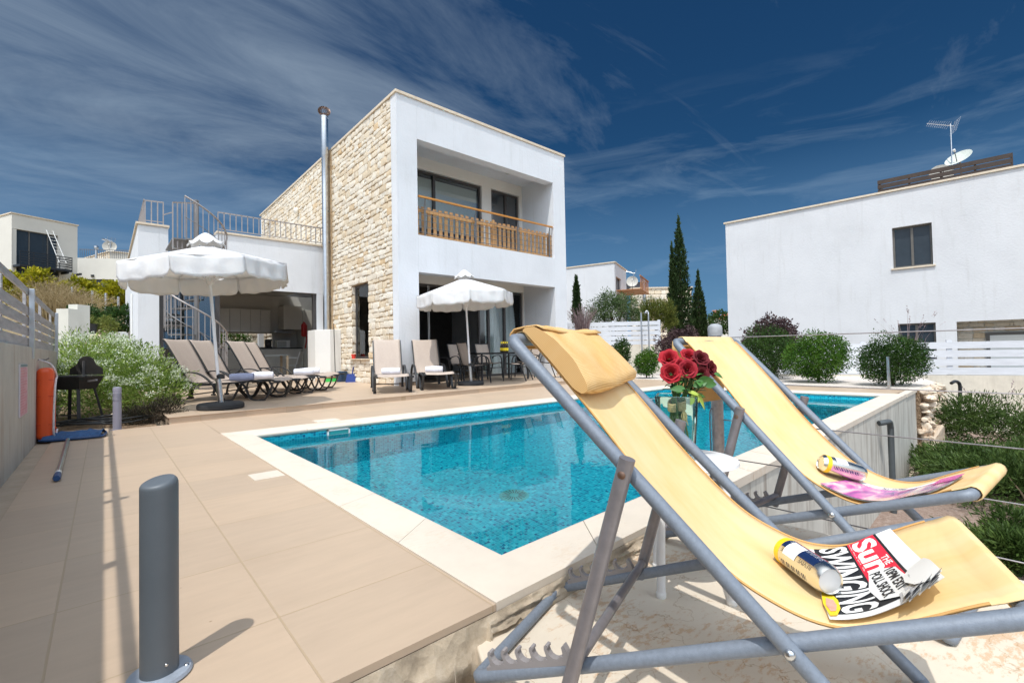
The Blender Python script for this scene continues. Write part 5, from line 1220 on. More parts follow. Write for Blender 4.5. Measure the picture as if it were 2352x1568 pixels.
mb = MB(); mb.add(*lay(text_mesh('SWINGING', bold=.03), (.01, .12, .93, .44), F2(.0024), (26, 8))); mb.build('lettering', M_PAPER, news)
mb = MB(); mb.add(*poly_patch([(.45, .50), (.44, .62), (.50, .76), (.88, .80), (.92, .62), (.86, .46), (.66, .42)], F2(.0030))); mb.build('flash_panel', M_PAPER, news)
mb = MB(); mb.add(*lay(text_mesh('10PM EXIT', bold=.02), (.49, .64, .86, .745), F2(.0040), (10, 3))); mb.add(*lay(text_mesh('POLL SHOCK', bold=.02), (.47, .50, .86, .61), F2(.0040), (10, 3))); mb.build('lettering', M_INK, news)
mb = MB(); mb.add(*lay(text_mesh('Friday, May 8, 2015   30p', bold=0), (.02, .475, .40, .492), F2(.0028), (8, 1))); mb.build('lettering', M_PAPER, news)
# printed picture at the foot: yellow rosette with a pinkish centre
for (rect, m_, h) in (((.50, .0, .74, .10), M_INK, .0016),):
    pass
mb = MB(); mb.add(*poly_patch([(.62, .01), (.66, .10), (.74, .13), (.86, .12), (.96, .07), (.97, .01), (.80, -.01)], F2(.0032), 6)); ros = mb.build('printed_rosette', M_YELI, news)
mb = MB(); mb.add(*poly_patch([(.72, .03), (.74, .09), (.82, .10), (.90, .075), (.91, .03), (.82, .01)], F2(.0042), 5)); mb.build('rosette_centre', M_SKIN, ros)
# crumpled upper corner: leaves standing in a fan
rc = random.Random(8)
M_PAPS = plain('grey_page_edges', (.55, .55, .56), .85, var=.2, scale=30)
for k in range(11):                                                # loose corners fanned one beside the other
    f = k / 10; a0_ = .62 + .30 * f; mb = MB(); rows = []
    for i in range(7):
        t = i / 6; row = []
        for j in range(4):
            s_ = j / 3; u = .90 + .20 * t; v = a0_ + .04 * (s_ - .5) * (1 + 2 * t) + .03
            row.append(nq(min(u, 1.13), min(1.02, v), .004 + .0015 * (k % 3) + .010 * t * t * (1 + .7 * math.sin(k * 2.1)) + .006 * s_ * t))
        rows.append(row)
    mb.grid(rows); mb.build('curled_page', M_PAPER if k % 2 else M_PAPS, news, smooth=60)
fold = [(.66, 1.0), (.72, .84), (.78, .745), (.88, .72), (.98, .77), (1.05, .88), (1.05, 1.0), (.84, 1.01)]
mb = MB(); mb.add(*poly_patch(fold, lambda u, v: nq(min(u, 1.12), v, .007 + .012 * max(0, math.sin((u - .6) * 5)) * max(0, v - .5) * 2), 8)); mb.build('turned_corner', M_PAPER, news, smooth=60)
mb = MB(); mb.add(*lay(text_mesh('Friday, May 8, 2015'), (.82, .775, .97, .795), lambda u, v: nq(u, v, .0135), (4, 1))); mb.build('lettering', M_INK, news)
# magazine on the other chair
mag = empty('magazine', CB.location, CB.rotation_euler.z, 'glossy magazine in plastic wrap with pink and purple cover on the rear deck chair', 'magazine')
def mq(u, v, h=0):
    a = Vector((.765, .055)); b = Vector((1.085, .075)); c = Vector((.80, .31)); d = Vector((1.125, .34))
    p = a * (1 - u) * (1 - v) + b * u * (1 - v) + c * (1 - u) * v + d * u * v
    return csurf(p.x, p.y, .006 + .006 * math.sin(u * math.pi) + h)
mb = MB()
for k in range(6): mb.grid(patch((.003 * k, .0, 1, 1), lambda u, v, k=k: mq(u, v, .0008 * k), 16, 8))
mb.build('pages', M_PAPER, mag, smooth=60)
def cover_mat():
    m, nt, b = new_mat('glossy_pink_cover'); l = nt.links.new
    n = nd(nt, 'ShaderNodeTexNoise'); n.inputs['Scale'].default_value = 13; n.inputs['Detail'].default_value = 4; n.inputs['Distortion'].default_value = .6; l(objco(nt, (1.6, .5, 1)), n.inputs['Vector'])
    r = ramp(nt, [(.28, (.05, .03, .14)), (.38, (.30, .08, .30)), (.47, (.62, .15, .42)), (.54, (.80, .45, .48)), (.63, (.85, .66, .62)), (.78, (.86, .84, .88))]); l(n.outputs['Fac'], r.inputs['Fac']); l(r.outputs['Color'], b.inputs['Base Color']); b.inputs['Roughness'].default_value = .12
    return m
mb = MB(); mb.grid(patch((.0, .0, 1, 1), lambda u, v: mq(u, v, .0050), 20, 12)); mb.build('cover', cover_mat(), mag, smooth=60)
mb = MB(); mb.grid(patch((.10, .86, .95, .97), lambda u, v: mq(u, v, .0056), 12, 3)); mb.build('cover_band', M_PAPER, mag, smooth=60)
mb = MB(); mb.add(*lay(text_mesh('MY HOME', bold=.01), (.30, .875, .52, .955), lambda u, v: mq(u, v, .0062), (4, 2))); mb.build('lettering', M_INK, mag)
mb = MB(); mb.grid(patch((.80, .70, 1.02, 1.04), lambda u, v: mq(u, v, .0068), 6, 6)); mb.build('cover_flash', plain('magenta_print', (.72, .06, .35), .2), mag, smooth=60)
# ------------------------------------------------------------------ drink cans
M_CANM = plain('brushed_can_metal', (.78, .75, .68), .22, metal=1, var=.08, scale=8)
M_CANS = plain('bright_aluminium', (.80, .81, .83), .38, metal=.75, var=.04)
M_NAVY = plain('navy_print', (.02, .05, .16), .25, metal=.5)
M_REDC = plain('red_print', (.62, .02, .04), .25, metal=.4)
M_YELC = plain('yellow_print', (.85, .58, .02), .3)
M_WHT = plain('white_sticker', (.82, .82, .84), .4)
def make_can(pa, pb, roll, label, navy=True):
    """pa = centre of the yellow end, pb = centre of the silver end (world)"""
    pa = Vector(pa); pb = Vector(pb); ax = (pb - pa).normalized(); Lc = (pb - pa).length; r_ = .0330
    up_ = Vector((0, 0, 1)); ex = (up_ - ax * up_.dot(ax)).normalized(); ey = ax.cross(ex)
    c = empty('drink_can', pa, 0, label, 'can', 'long metal drink cans on the deck chairs')
    mb = MB(); mb.lathe([(.0, .004), (.023, .004), (.0245, 0), (.026, .003), (r_, .012), (r_, Lc - .016), (.0290, Lc - .004), (.0270, Lc), (.0250, Lc - .004), (.0, Lc - .007)], (0, 0, 0), 40, axis=ax); bd = mb.build('body', M_CANM, c, smooth=35)
    mb = MB(); mb.lathe([(.0250, Lc - .0035), (.0, Lc - .0063)], (0, 0, 0), 32, axis=ax); mb.build('end', M_CANS, bd, smooth=50)
    def cm(u, a, h): return ax * u + (ex * math.cos(a) + ey * math.sin(a)) * (r_ + h)
    def band(nm, u0, u1, a0, a1, m_, h):
        mb = MB(); mb.grid([[cm(u0 + (u1 - u0) * i / 6, a0 + (a1 - a0) * k / 24, h) for k in range(25)] for i in range(7)]); return mb.build(nm, m_, c, smooth=60)
    band('yellow_band', .010, .026, roll - math.pi, roll + math.pi, M_YELC, .0003)
    if navy:
        band('navy_band', .026, Lc - .022, roll + R(0), roll + R(62), M_NAVY, .0003)
        band('red_band', .026, Lc - .022, roll - R(22), roll - R(0), M_REDC, .0003)
        mb = MB(); mb.add(*lay(text_mesh('SURVIVE + REVIVE', bold=.01), (0, 0, 1, 1), lambda u, v: cm(Lc - .024 - u * (Lc - .056), roll + R(4) + R(22) * (v), .0006), (16, 2))); mb.build('lettering', M_CANS, c)
        mb = MB(); mb.add(*lay(text_mesh('REVIVE  SURVIVE', bold=.005), (0, 0, 1, 1), lambda u, v: cm(Lc - .024 - u * (Lc - .056), roll + R(66) + R(18) * (v), .0006), (16, 2))); mb.build('lettering', plain('brown_print', (.30, .24, .16), .4), c)
    else:
        band('navy_band', .026, Lc - .022, roll - R(18), roll - R(2), M_NAVY, .0003)
    band('sticker', .042, .085, roll + R(12), roll + R(88), M_WHT, .0009)
    mb = MB()
    for k in range(16):
        u = .034 + k * .006; mb.grid([[cm(u + (.0022 if (k * 7) % 3 else .001) * i, roll + R(112) + R(22) * j / 4, .0006) for j in range(5)] for i in range(2)])
    mb.build('bar_marks', M_NAVY, c)
    return c
def chairw(ch, v):
    return ch.matrix_world @ v if False else Vector((ch.location.x, ch.location.y, ch.location.z)) + Matrix.Rotation(ch.rotation_euler.z, 3, 'Z') @ Vector(v)
def locate(ch, px, py, h, l0=.55, l1=1.2):
    """point h above the cloth that is seen at the pixel"""
    best = None
    for i in range(131):
        l = l0 + (l1 - l0) * i / 130
        for k in range(54):
            q = k * .01; w_ = chairw(ch, csurf(l, q, h)); v = w_ - EYE; d = v.dot(FWD)
            e = (CW / 2 + CF * v.dot(RGT) / d - px) ** 2 + (CH / 2 + CF * v.dot(DWN) / d - py) ** 2
            if best is None or e < best[0]: best = (e, w_, l, q)
    return best[1]
pa = locate(CA, 1800, 1262, .030); pb = locate(CA, 1926, 1344, .030 + .010)
d_ = (pb - pa); print('canA', d_.length); pa_, pb_ = pa, pa + d_.normalized() * max(.12, min(.16, d_.length))
make_can(pa_, pb_, R(-18), 'silver and navy drink can lying beside the newspaper, base towards the camera')
pa = locate(CB, 1884, 1060, .034); pb = locate(CB, 1994, 1092, .034 + .006); d_ = pb - pa; print('canB', d_.length)
make_can(pa, pa + d_.normalized() * max(.12, min(.16, d_.length)), R(-30), 'silver drink can with white sticker lying on the magazine of the rear deck chair', False)
# ------------------------------------------------------------------ stool, vase, roses
stc = Vector((1.660, .895, GP))
stl = empty('stool', stc, 0, 'round white metal stool carrying the vase between the deck chairs', 'stool')
M_WMET = plain('white_lacquered_metal', (.80, .80, .80), .3, var=.03)
ZS = .39 - GP
mb = MB(); mb.lathe([(.0, ZS), (.165, ZS), (.175, ZS - .004), (.177, ZS - .014), (.17, ZS - .018), (.0, ZS - .018)], (0, 0, 0), 48); mb.build('seat', M_WMET, stl, smooth=35)
for k in range(4):
    a = R(-22 + 90 * k + 12); c_, s_ = math.cos(a), math.sin(a)
    mb = MB(); mb.tube(spline([(.165 * c_, .165 * s_, .0), (.158 * c_, .158 * s_, .25), (.152 * c_, .152 * s_, ZS - .09), (.135 * c_, .135 * s_, ZS - .035), (.10 * c_, .10 * s_, ZS - .022)], 6), .0155, 12, rads=None); lg = mb.build('leg', M_WMET, stl, smooth=60)
    mb = MB(); mb.lathe([(.016, 0), (.0175, .002), (.0175, .018), (.016, .02)], (.165 * c_, .165 * s_, -.0005), 12); mb.build('foot_cap', M_WPL, lg, smooth=40)
mb = MB(); mb.lathe([(.135, ZS - .12), (.143, ZS - .12), (.143, ZS - .105), (.135, ZS - .105), (.135, ZS - .12)], (0, 0, 0), 40)
mb.build('ring', M_WMET, stl, smooth=40)
vs_ = Vector((1.630, .918, .39)); rzv = R(28)
vase = empty('vase', vs_, rzv, 'tall square clear glass vase holding the red roses on the white stool', 'vase')
def vglass():
    m = bpy.data.materials.new('greenish_clear_glass'); m.use_nodes = True; nt = m.node_tree; nt.nodes.clear(); l = nt.links.new
    g = nt.nodes.new('ShaderNodeBsdfGlass'); g.inputs['IOR'].default_value = 1.45; g.inputs['Roughness'].default_value = 0; g.inputs['Color'].default_value = (.88, .97, .94, 1)
    t = nt.nodes.new('ShaderNodeBsdfTransparent'); t.inputs[0].default_value = (.90, .97, .95, 1)
    mx = nt.nodes.new('ShaderNodeMixShader'); mx.inputs[0].default_value = 1.0; l(t.outputs[0], mx.inputs[1]); l(g.outputs[0], mx.inputs[2])
    o = nt.nodes.new('ShaderNodeOutputMaterial'); l(mx.outputs[0], o.inputs[0]); return m
def rsq(h, z, rr_, n=5):
    pts = []
    for cx_, cy_, a0_ in ((1, 1, 0), (-1, 1, 90), (-1, -1, 180), (1, -1, 270)):
        for k in range(n + 1): a = R(a0_ + 90 * k / n); pts.append(((h - rr_) * cx_ + rr_ * math.cos(a), (h - rr_) * cy_ + rr_ * math.sin(a), z))
    return pts
rings = [rsq(.054, .0, .012), rsq(.058, .004, .014), rsq(.066, .10, .014), rsq(.075, .232, .014), rsq(.073, .236, .013), rsq(.0695, .233, .011), rsq(.060, .10, .010), rsq(.051, .03, .010), rsq(.02, .024, .008)]
mb = MB(); n = len(rings[0]); mb.add([p for r_ in rings for p in r_], [(i * n + k, i * n + (k + 1) % n, (i + 1) * n + (k + 1) % n, (i + 1) * n + k) for i in range(len(rings) - 1) for k in range(n)] + [tuple(range(n))[::-1], tuple(range((len(rings) - 1) * n, len(rings) * n))])
mb.build('glass', vglass(), vase, smooth=50)
M_PET = [plain('scarlet_petal', (.36, .005, .016), .8, var=.2, scale=25), plain('crimson_petal', (.26, .003, .014), .8, var=.25, scale=25), plain('dark_crimson_petal', (.12, .002, .008), .8, var=.3, scale=25)]
M_STEM = plain('green_stem', (.07, .13, .03), .6, var=.3, scale=30)
M_LEAF = plain('rose_leaf', (.05, .15, .03), .45, var=.35, scale=20)
M_LEAFY = plain('yellow_green_leaf', (.38, .48, .08), .45, var=.2, scale=20)
M_RAFF = plain('raffia', (.55, .38, .18), .8, var=.2, scale=40)
def rose(center, rad, tilt, m, seed, base, label):
    r = random.Random(seed); c = Vector(center)
    o = empty('rose', vs_, 0, label, 'rose', 'red roses in the vase')
    axz = Vector(tilt).normalized(); ex = axz.orthogonal().normalized(); ey = axz.cross(ex)
    mb = MB()
    for L_, (n, op, sz, hh) in enumerate(((3, .16, .45, .95), (4, .34, .62, .9), (5, .62, .85, .72), (6, .86, 1.0, .56))):
        for k in range(n):
            a0_ = 2 * math.pi * (k + .5 * L_ + r.uniform(-.12, .12)) / n; rows = []; wd = 2 * math.pi / n * .72
            for i in range(6):
                t = i / 5; row = []
                for j in range(7):
                    s_ = (j / 6 - .5) * 2; a = a0_ + s_ * wd * (.35 + .65 * math.sin(math.pi * min(1, t * .62 + .12)))
                    q = rad * (.10 + op * (math.sin(t * 1.45) ** .9)) * (1 + .10 * (t > .9) * L_ / 3) + rad * .05 * math.sin(s_ * 3 + seed + k)
                    z = rad * (-.55 + 1.25 * t * hh * sz + .0 * s_) - rad * .14 * s_ * s_ * t - rad * (.22 * (t - .75) * 4 * (L_ / 3) if t > .75 else 0)
                    row.append(c + ex * (q * math.cos(a)) + ey * (q * math.sin(a)) + axz * z)
                rows.append(row)
            mb.grid(rows)
    mb.build('bloom', m, o, smooth=60)
    b_ = c - axz * rad * .5; mb = MB(); mb.tube(spline([b_, b_ + Vector((-b_.x * .25, -b_.y * .25, -.06)), Vector((base[0], base[1], .16)), Vector((base[0] * 1.5, base[1] * 1.5, .035))], 6), .0032, 8); st2 = mb.build('stem', M_STEM, o, smooth=60)
    mb = MB()
    for k in range(5):
        a = 2 * math.pi * k / 5; d = ex * math.cos(a) + ey * math.sin(a); p0 = b_; p1 = b_ + d * rad * .55 + axz * rad * .02; p2 = b_ + d * rad * .75 - axz * rad * .25; w_ = axz.cross(d) * .004
        mb.add([p0 - w_, p0 + w_, p1 + w_, p2, p1 - w_], [(0, 1, 2, 3, 4)])
    mb.build('sepals', M_LEAF, o); return o
# positions from the picture: offsets right / up / towards the camera around the mouth of the vase
def vp(px, py, dd=0): 
    q = atd(px, py, (Vector(vs_) - EYE).dot(FWD) + dd); return q - vs_
RS = [(1535, 820, .020, .043, (-.3, .7, .5), 0, 'bright scarlet rose, highest at the left of the bunch'), (1583, 812, .05, .038, (0, .6, .7), 0, 'scarlet rose at the back, partly hidden behind the bunch'),
      (1541, 856, -.030, .044, (-.25, .9, .25), 0, 'open red rose at the lower left of the bunch'), (1582, 846, -.035, .041, (0, .9, .3), 1, 'round crimson rose in the middle of the bunch'),
      (1612, 820, -.005, .038, (.15, .75, .5), 2, 'dark red rose at the top right of the middle'), (1613, 858, -.02, .034, (.05, .95, .2), 2, 'small dark red bud below the top right rose'),
      (1637, 846, .0, .036, (.5, .75, .2), 2, 'dark crimson rose farthest to the right of the bunch'), (1562, 836, -.005, .036, (-.1, .7, .5), 0, 'red rose wedged between the left and middle blooms'),
      (1594, 836, .03, .036, (.05, .6, .6), 1, 'crimson rose half hidden behind the middle bloom'), (1625, 836, .02, .034, (.3, .6, .5), 1, 'small crimson rose behind the dark right hand blooms')]
for k, (px, py, dd, rad_, tl, mi, lab) in enumerate(RS):
    c = vp(px, py, dd); s = -1 if k in (0, 1, 2) else 1
    rose(c, rad_ * .84, RGT * tl[0] - FWD * tl[1] + Vector((0, 0, tl[2])), M_PET[mi], k * 3 + 1, (s * .012 + .004 * (k % 3 - 1), .01 * ((k * 5) % 3 - 1)), lab)
def leaf(mb, p, d, n, ln, wd):
    p = Vector(p); d = Vector(d).normalized(); n = Vector(n).normalized(); s_ = d.cross(n).normalized(); n = s_.cross(d); rows = []
    for i in range(8):
        t = i / 7; w_ = wd * math.sin(math.pi * t ** .8) * .5 + .0004; c = p + d * ln * t - Vector((0, 0, ln * .18 * t * t))
        rows.append([c - s_ * w_ + n * w_ * .35, c, c + s_ * w_ + n * w_ * .35])
    mb.grid(rows)
lf = empty('rose_foliage', vs_, 0, 'green rose leaves and stems filling the mouth of the vase, tied with raffia', 'foliage')
mb = MB(); rl_ = random.Random(5)
for k in range(64):
    px, py = rl_.uniform(1540, 1626), rl_.uniform(860, 906); a = rl_.uniform(0, 6.28); leaf(mb, vp(px, py, rl_.uniform(-.05, .04)), (math.cos(a), math.sin(a), rl_.uniform(-.3, .5)), (0, 0, 1), rl_.uniform(.03, .05), rl_.uniform(.016, .024))
leaf(mb, vp(1612, 880, -.05), RGT * 1 - DWN * .1, -FWD, .055, .036); leaf(mb, vp(1592, 888, -.05), RGT * .9 + DWN * -.5, -FWD - DWN * .5, .06, .032); leaf(mb, vp(1600, 880, -.04), RGT + -DWN * .4, -FWD, .07, .04)
leaf(mb, vp(1575, 895, -.05), -RGT + DWN * -.2, -FWD - DWN * .5, .06, .028); leaf(mb, vp(1640, 858, -.02), RGT * .9 + DWN * .3, -FWD - DWN, .035, .022)
mb.build('leaves', M_LEAF, lf, smooth=60)
mb = MB(); leaf(mb, vp(1601, 905, -.06), -RGT * .55 + DWN * .8, -FWD, .045, .034); leaf(mb, vp(1604, 903, -.06), RGT * .4 + DWN * .9, -FWD, .055, .012); leaf(mb, vp(1580, 900, -.06), RGT * .9 + DWN * .15, -FWD - DWN, .05, .018); mb.build('pale_leaves', M_LEAFY, lf, smooth=60)
mb = MB()
for k in range(16):
    s = -1 if k < 7 else 1; x = (s * .016 + rl_.uniform(-.008, .008)); y = rl_.uniform(-.012, .012)
    top_ = vp(rl_.uniform(1550, 1565) if s < 0 else rl_.uniform(1580, 1612), rl_.uniform(865, 890), rl_.uniform(-.03, .02))
    q = RGT * (x) + Vector((0, 0, 0)); b_ = q * 1.7 + Vector((0, y, .03)); b_.z = .03; m2 = q + Vector((0, y * .4, .17)); m2.z = .17
    mb.tube(spline([top_, m2, b_], 6), .0034, 7)
mb.build('stems', M_STEM, lf, smooth=60)
mb = MB()
for s in (-1, 1):
    c = RGT * (.016 * s); 
    for k in range(4): mb.tube([Vector((c.x + .0155 * math.cos(a * .52), c.y + .0155 * math.sin(a * .52), .165 + k * .006)) for a in range(12)], .0036, 6, closed=True)
for k in range(7):
    c = RGT * .018 - FWD * .02 + Vector((0, 0, .17)); mb.tube(spline([c, c + RGT * rl_.uniform(-.01, .012) + Vector((0, 0, -.02)) - FWD * .004, c + RGT * rl_.uniform(-.014, .018) + Vector((0, 0, -.05))], 4), .0016, 5)
mb.build('raffia_tie', M_RAFF, lf, smooth=60)
# ------------------------------------------------------------------ cable fence at the platform edge
M_CAPG = plain('dull_galvanised_cap', (.34, .36, .38), .7, metal=.1, var=.2, scale=30)
M_CABLE = plain('twisted_steel_cable', (.25, .24, .25), .45, metal=.5, var=.3, scale=60)
cf = empty('cable_fence', (2.465, 1.155, 0), 0, 'grey steel post with thin wire cables running along the right edge of the platform', 'fence')
mb = MB(); mb.tube([(0, 0, -.08), (0, 0, .88)], .030, 16); mb.build('post', plain('blotchy_galvanised_post', (.42, .39, .40), .4, metal=.6, var=.3, scale=25), cf, smooth=40)
mb = MB(); mb.lathe([(.036, .865), (.037, .905), (.033, .920), (.018, .929), (0, .931)], (0, 0, 0), 16); mb.build('post_cap', M_CAPG, cf, smooth=60)
mb = MB(); mb.tube([(.04, -2.6, -.4), (.04, -2.6, .88)], .030, 16); mb.build('post', M_STEEL, cf, smooth=40)
for z in (.854, .617, .42, .22, .012):
    mb = MB(); mb.tube([(0, -.02, z), (.02, -1.3, z - .004), (.04, -2.6, z)], .0028, 6); mb.build('cable', M_CABLE, cf, smooth=60)
mb = MB(); mb.tube(spline([(-.0, .01, .48), (-.035, .02, .47), (-.045, .02, .38), (-.035, .02, .15), (-.02, 0, 0)], 6), .0035, 6); mb.build('loose_cable', M_IRON, cf, smooth=60)
fp_ = empty('steel_post', (11.0, 1.90, 0), 0, 'short flat grey steel post standing on the far corner of the pool edge', 'post')
mb = MB(); mb.box((-.045, -.02, 0), (.045, .02, .58)); mb.build('upright', M_STEEL, fp_)
mb = MB(); mb.tube([(-.055, -.02, .3), (.0, -.02, .3)], .006, 6); mb.build('eyelet', M_STEEL, fp_)
# ------------------------------------------------------------------ boundary wall, fence, and what hangs on it
bw = tag(None or MB().box((-.66, .2, -1.8), (-.50, 9.40, .93)).build('boundary_wall', M_CONC, bevel=.008), 'low stained concrete wall along the left of the deck', 'wall')
M_SLAT = plain('weathered_grey_board', (.40, .395, .41), .8, var=.35, scale=3, stretch=(6, .8, 6), bmp=.3, bscale=30)
sf = empty('slat_fence', (-.535, .2, .93), 0, 'weathered grey horizontal board fence on top of the concrete wall at left', 'fence')
for (z, h, x) in ((.045, .080, 0), (.142, .075, 0), (.238, .075, 0), (.334, .075, 0), (.515, .060, 0)):
    mb = MB()
    for (a, b) in ((0, 2.9), (2.905, 5.95), (5.96, 9.0)):
        mb.box((-.006, a, z - h / 2), (.007, b, z + h / 2))
    mb.build('slat', M_SLAT, sf)
for (z, h, x) in ((.09, .09, -.05), (.20, .09, -.05), (.31, .09, -.05), (.42, .08, -.05)):
    mb = MB(); 
    for k in range(7): y = .5 + k * 1.37; mb.box((-.030, y, .0), (-.008, y + .06, .53))
mb.build('upright_battens', M_SLAT, sf)
for y in (3.0, 5.98, 8.95):
    mb = MB(); mb.box((.014, y - .022, -.11), (.050, y + .022, .54)); mb.build('post', M_STEEL, sf, bevel=.003)
# safety notice
nt_ = empty('notice_board', (-.495, 5.26, .36), 0, 'faded pink and white pool rules notice fixed to the concrete wall', 'sign')
M_NOT = plain('faded_pink_print', (.62, .25, .33), .4, var=.25, scale=14); M_NOTW = plain('sun_bleached_board', (.66, .62, .66), .35, var=.08)
mb = MB(); mb.box((-.004, 0, 0), (.004, .48, .42)); mb.build('board', M_NOTW, nt_)
mb = MB()
for k in range(17):
    z = .385 - k * .022; mb.box((.0042, .03, z - .007), (.0050, .03 + .40 * (1 if k % 4 else .8) * (.55 if k % 3 == 1 else .95), z + .005))
mb.build('text_lines', M_NOT, nt_)
mb = MB(); mb.box((.0042, .02, .395), (.0052, .46, .415)); mb.build('heading_bar', plain('faded_teal_print', (.16, .25, .30), .4), nt_)
mb = MB(); mb.box((.0041, .02, .005), (.0046, .46, .39)); mb.build('pink_field', plain('pink_field_print', (.66, .38, .46), .4, var=.15), nt_)
# rescue buoy
bo = empty('rescue_buoy', (-.44, 6.68, .37), 0, 'orange plastic rescue buoy with white rope hanging on the wall', 'lifebuoy')
M_ORG = plain('orange_plastic', (.78, .10, .02), .38, var=.08, scale=5)
bm = bmesh.new(); bmesh.ops.create_cube(bm, size=1)
for v in bm.verts: v.co = Vector((v.co.x * .125, v.co.y * .36, v.co.z * .72))
me = bpy.data.meshes.new('float'); bm.to_mesh(me); bm.free(); me.materials.append(M_ORG)
o = bpy.data.objects.new('float', me); COL.objects.link(o); o.parent = bo; bv = o.modifiers.new('b', 'BEVEL'); bv.width = .05; bv.segments = 6; me.polygons.foreach_set('use_smooth', [True] * len(me.polygons)); bv.harden_normals = True
fl_ = o
mb = MB()
for z in (-.20, .08, .24): mb.box((-.0635, -.178, z - .003), (.0640, .178, z + .003))
mb.build('seam', plain('deep_orange', (.60, .05, .01), .5), fl_)
for z in (.27, -.28):
    mb = MB(); mb.tube(arc((.062, .0, z), .028, 0, 2 * math.pi, 16, (.4, 1, 0), (0, 0, 1))[:-1], .009, 8, closed=True); mb.build('rope_eye', M_ORG, fl_, smooth=60)
M_ROPE = plain('white_rope', (.72, .70, .72), .9, var=.25, scale=60, bmp=.8, bscale=200)
mb = MB(); mb.tube(spline([(-.05, -.02, .44), (.03, -.05, .40), (.065, -.04, .33), (.075, .01, .265), (.075, -.09, .235), (.072, -.17, .12), (.066, -.185, -.1), (.066, -.185, -.28), (.075, -.12, -.33), (.08, -.02, -.27), (.07, -.02, -.36), (.05, -.0, -.40)], 8), .009, 8); mb.build('rope', M_ROPE, bo, smooth=60)
mb = MB(); mb.tube([(-.06, -.02, .44), (.0, -.02, .44), (.02, -.02, .455)], .007, 8); mb.build('hook', M_IRON, bo, smooth=60)
# ------------------------------------------------------------------ grill
gb = onz(178, 975, -.012)
bq = empty('charcoal_grill', (gb.x - .04, gb.y + .22, -.012), R(-48), 'black charcoal grill with its windshield up, at the end of the concrete wall', 'barbecue')
M_SOOT = plain('sooty_black_enamel', (.02, .018, .017), .6, var=.3, scale=15)
mb = MB(); mb.prism([(-.25, -.15), (.25, -.15), (.25, .15), (-.25, .15)], .46, .60)
mb = MB(); vs = [(-.20, -.11, .44), (.20, -.11, .44), (.20, .11, .44), (-.20, .11, .44), (-.26, -.16, .60), (.26, -.16, .60), (.26, .16, .60), (-.26, .16, .60)]
mb.add(vs, [(3, 2, 1, 0), (0, 1, 5, 4), (1, 2, 6, 5), (2, 3, 7, 6), (3, 0, 4, 7)]); bw_ = mb.build('fire_bowl', M_SOOT, bq); q = bw_.modifiers.new('s', 'SOLIDIFY'); q.thickness = .008
mb = MB(); pr = [(-.25, .62), (-.24, .70), (-.14, .755), (-.10, .83), (-.04, .86), (.04, .86), (.10, .83), (.14, .755), (.24, .70), (.25, .62)]
n = len(pr); mb.add([(x, .15, z) for x, z in pr] + [(x, .158, z) for x, z in pr], [tuple(range(n)), tuple(range(n, 2 * n))] + [(i, (i + 1) % n, n + (i + 1) % n, n + i) for i in range(n)]); mb.build('windshield', M_SOOT, bq)
mb = MB()
for k in range(14): mb.bar((-.24 + k * .037, -.14, .615), (-.24 + k * .037, .14, .615), .004, .004)
mb.build('grate', M_IRON, bq)
for sx in (-1, 1):
    for sy in (-1, 1):
        mb = MB(); mb.bar((sx * .18, sy * .10, .45), (sx * .26, sy * .16, 0), .035, .02); mb.build('leg', M_SOOT, bq)
mb = MB(); mb.bar((.26, -.05, .54), (.44, -.10, .56), .022, .022); mb.build('handle', plain('dull_steel_handle', (.3, .28, .28), .4, metal=.6), bq)
mb = MB(); mb.bar((-.02, .135, .52), (-.02, .14, .80), .03, .012); mb.build('bracket', M_IRON, bq)
mb = MB(); mb.bar((-.25, -.14, .12), (.25, -.14, .12), .02, .015); mb.build('stretcher', M_SOOT, bq)
# ------------------------------------------------------------------ bollards
M_BOL = plain('grey_bollard_paint', (.115, .135, .155), .5, metal=.1, var=.06, bmp=.05, bscale=300)
M_BOLL = plain('pale_grey_bollard_paint', (.30, .30, .37), .5, var=.05)
b1 = empty('bollard_light', (.106, 1.492, 0), R(37.5), 'grey bollard light close to the camera on the tiled deck, seen from its blank back', 'bollard light', 'bollard lights along the deck')
mb = MB(); seg = 40; prof = []; rr_ = .0405
vs = []; rings_ = []
for i, z in enumerate((.012, .2, .4, .462)): rings_.append([(rr_ * math.cos(2 * math.pi * k / seg), rr_ * math.sin(2 * math.pi * k / seg), z) for k in range(seg)])
for t in (.25, .5, .75, .92, 1.0):         # rounded slanting top, high at the back
    ring_ = []
    for k in range(seg):
        a = 2 * math.pi * k / seg; c_ = math.cos(a)
        rad_ = rr_ * (1 - .22 * t ** 4); ring_.append((rad_ * math.cos(a), rad_ * math.sin(a), .462 + .030 * t ** .6 + .007 * t * math.cos(a)))
    rings_.append(ring_)
mb.add([p for r_ in rings_ for p in r_], [(i * seg + k, i * seg + (k + 1) % seg, (i + 1) * seg + (k + 1) % seg, (i + 1) * seg + k) for i in range(len(rings_) - 1) for k in range(seg)] + [tuple(range((len(rings_) - 1) * seg, len(rings_) * seg))])
mb.build('body', M_BOL, b1, smooth=40)
mb = MB(); mb.lathe([(.0, .0), (.068, 0), (.070, .004), (.066, .011), (.045, .014), (.0, .014)], (0, 0, 0.001), 40); fl2 = mb.build('base_flange', plain('scuffed_flange', (.30, .34, .40), .45, var=.2, scale=40), b1, smooth=40)
for k in range(3):
    a = R(-150 + 120 * k + 95); mb = MB(); mb.lathe([(0, .0165), (.004, .016), (.006, .0135), (.0, .013)], (.057 * math.cos(a), .057 * math.sin(a), 0), 12); mb.build('screw', M_STEEL, fl2, smooth=50)
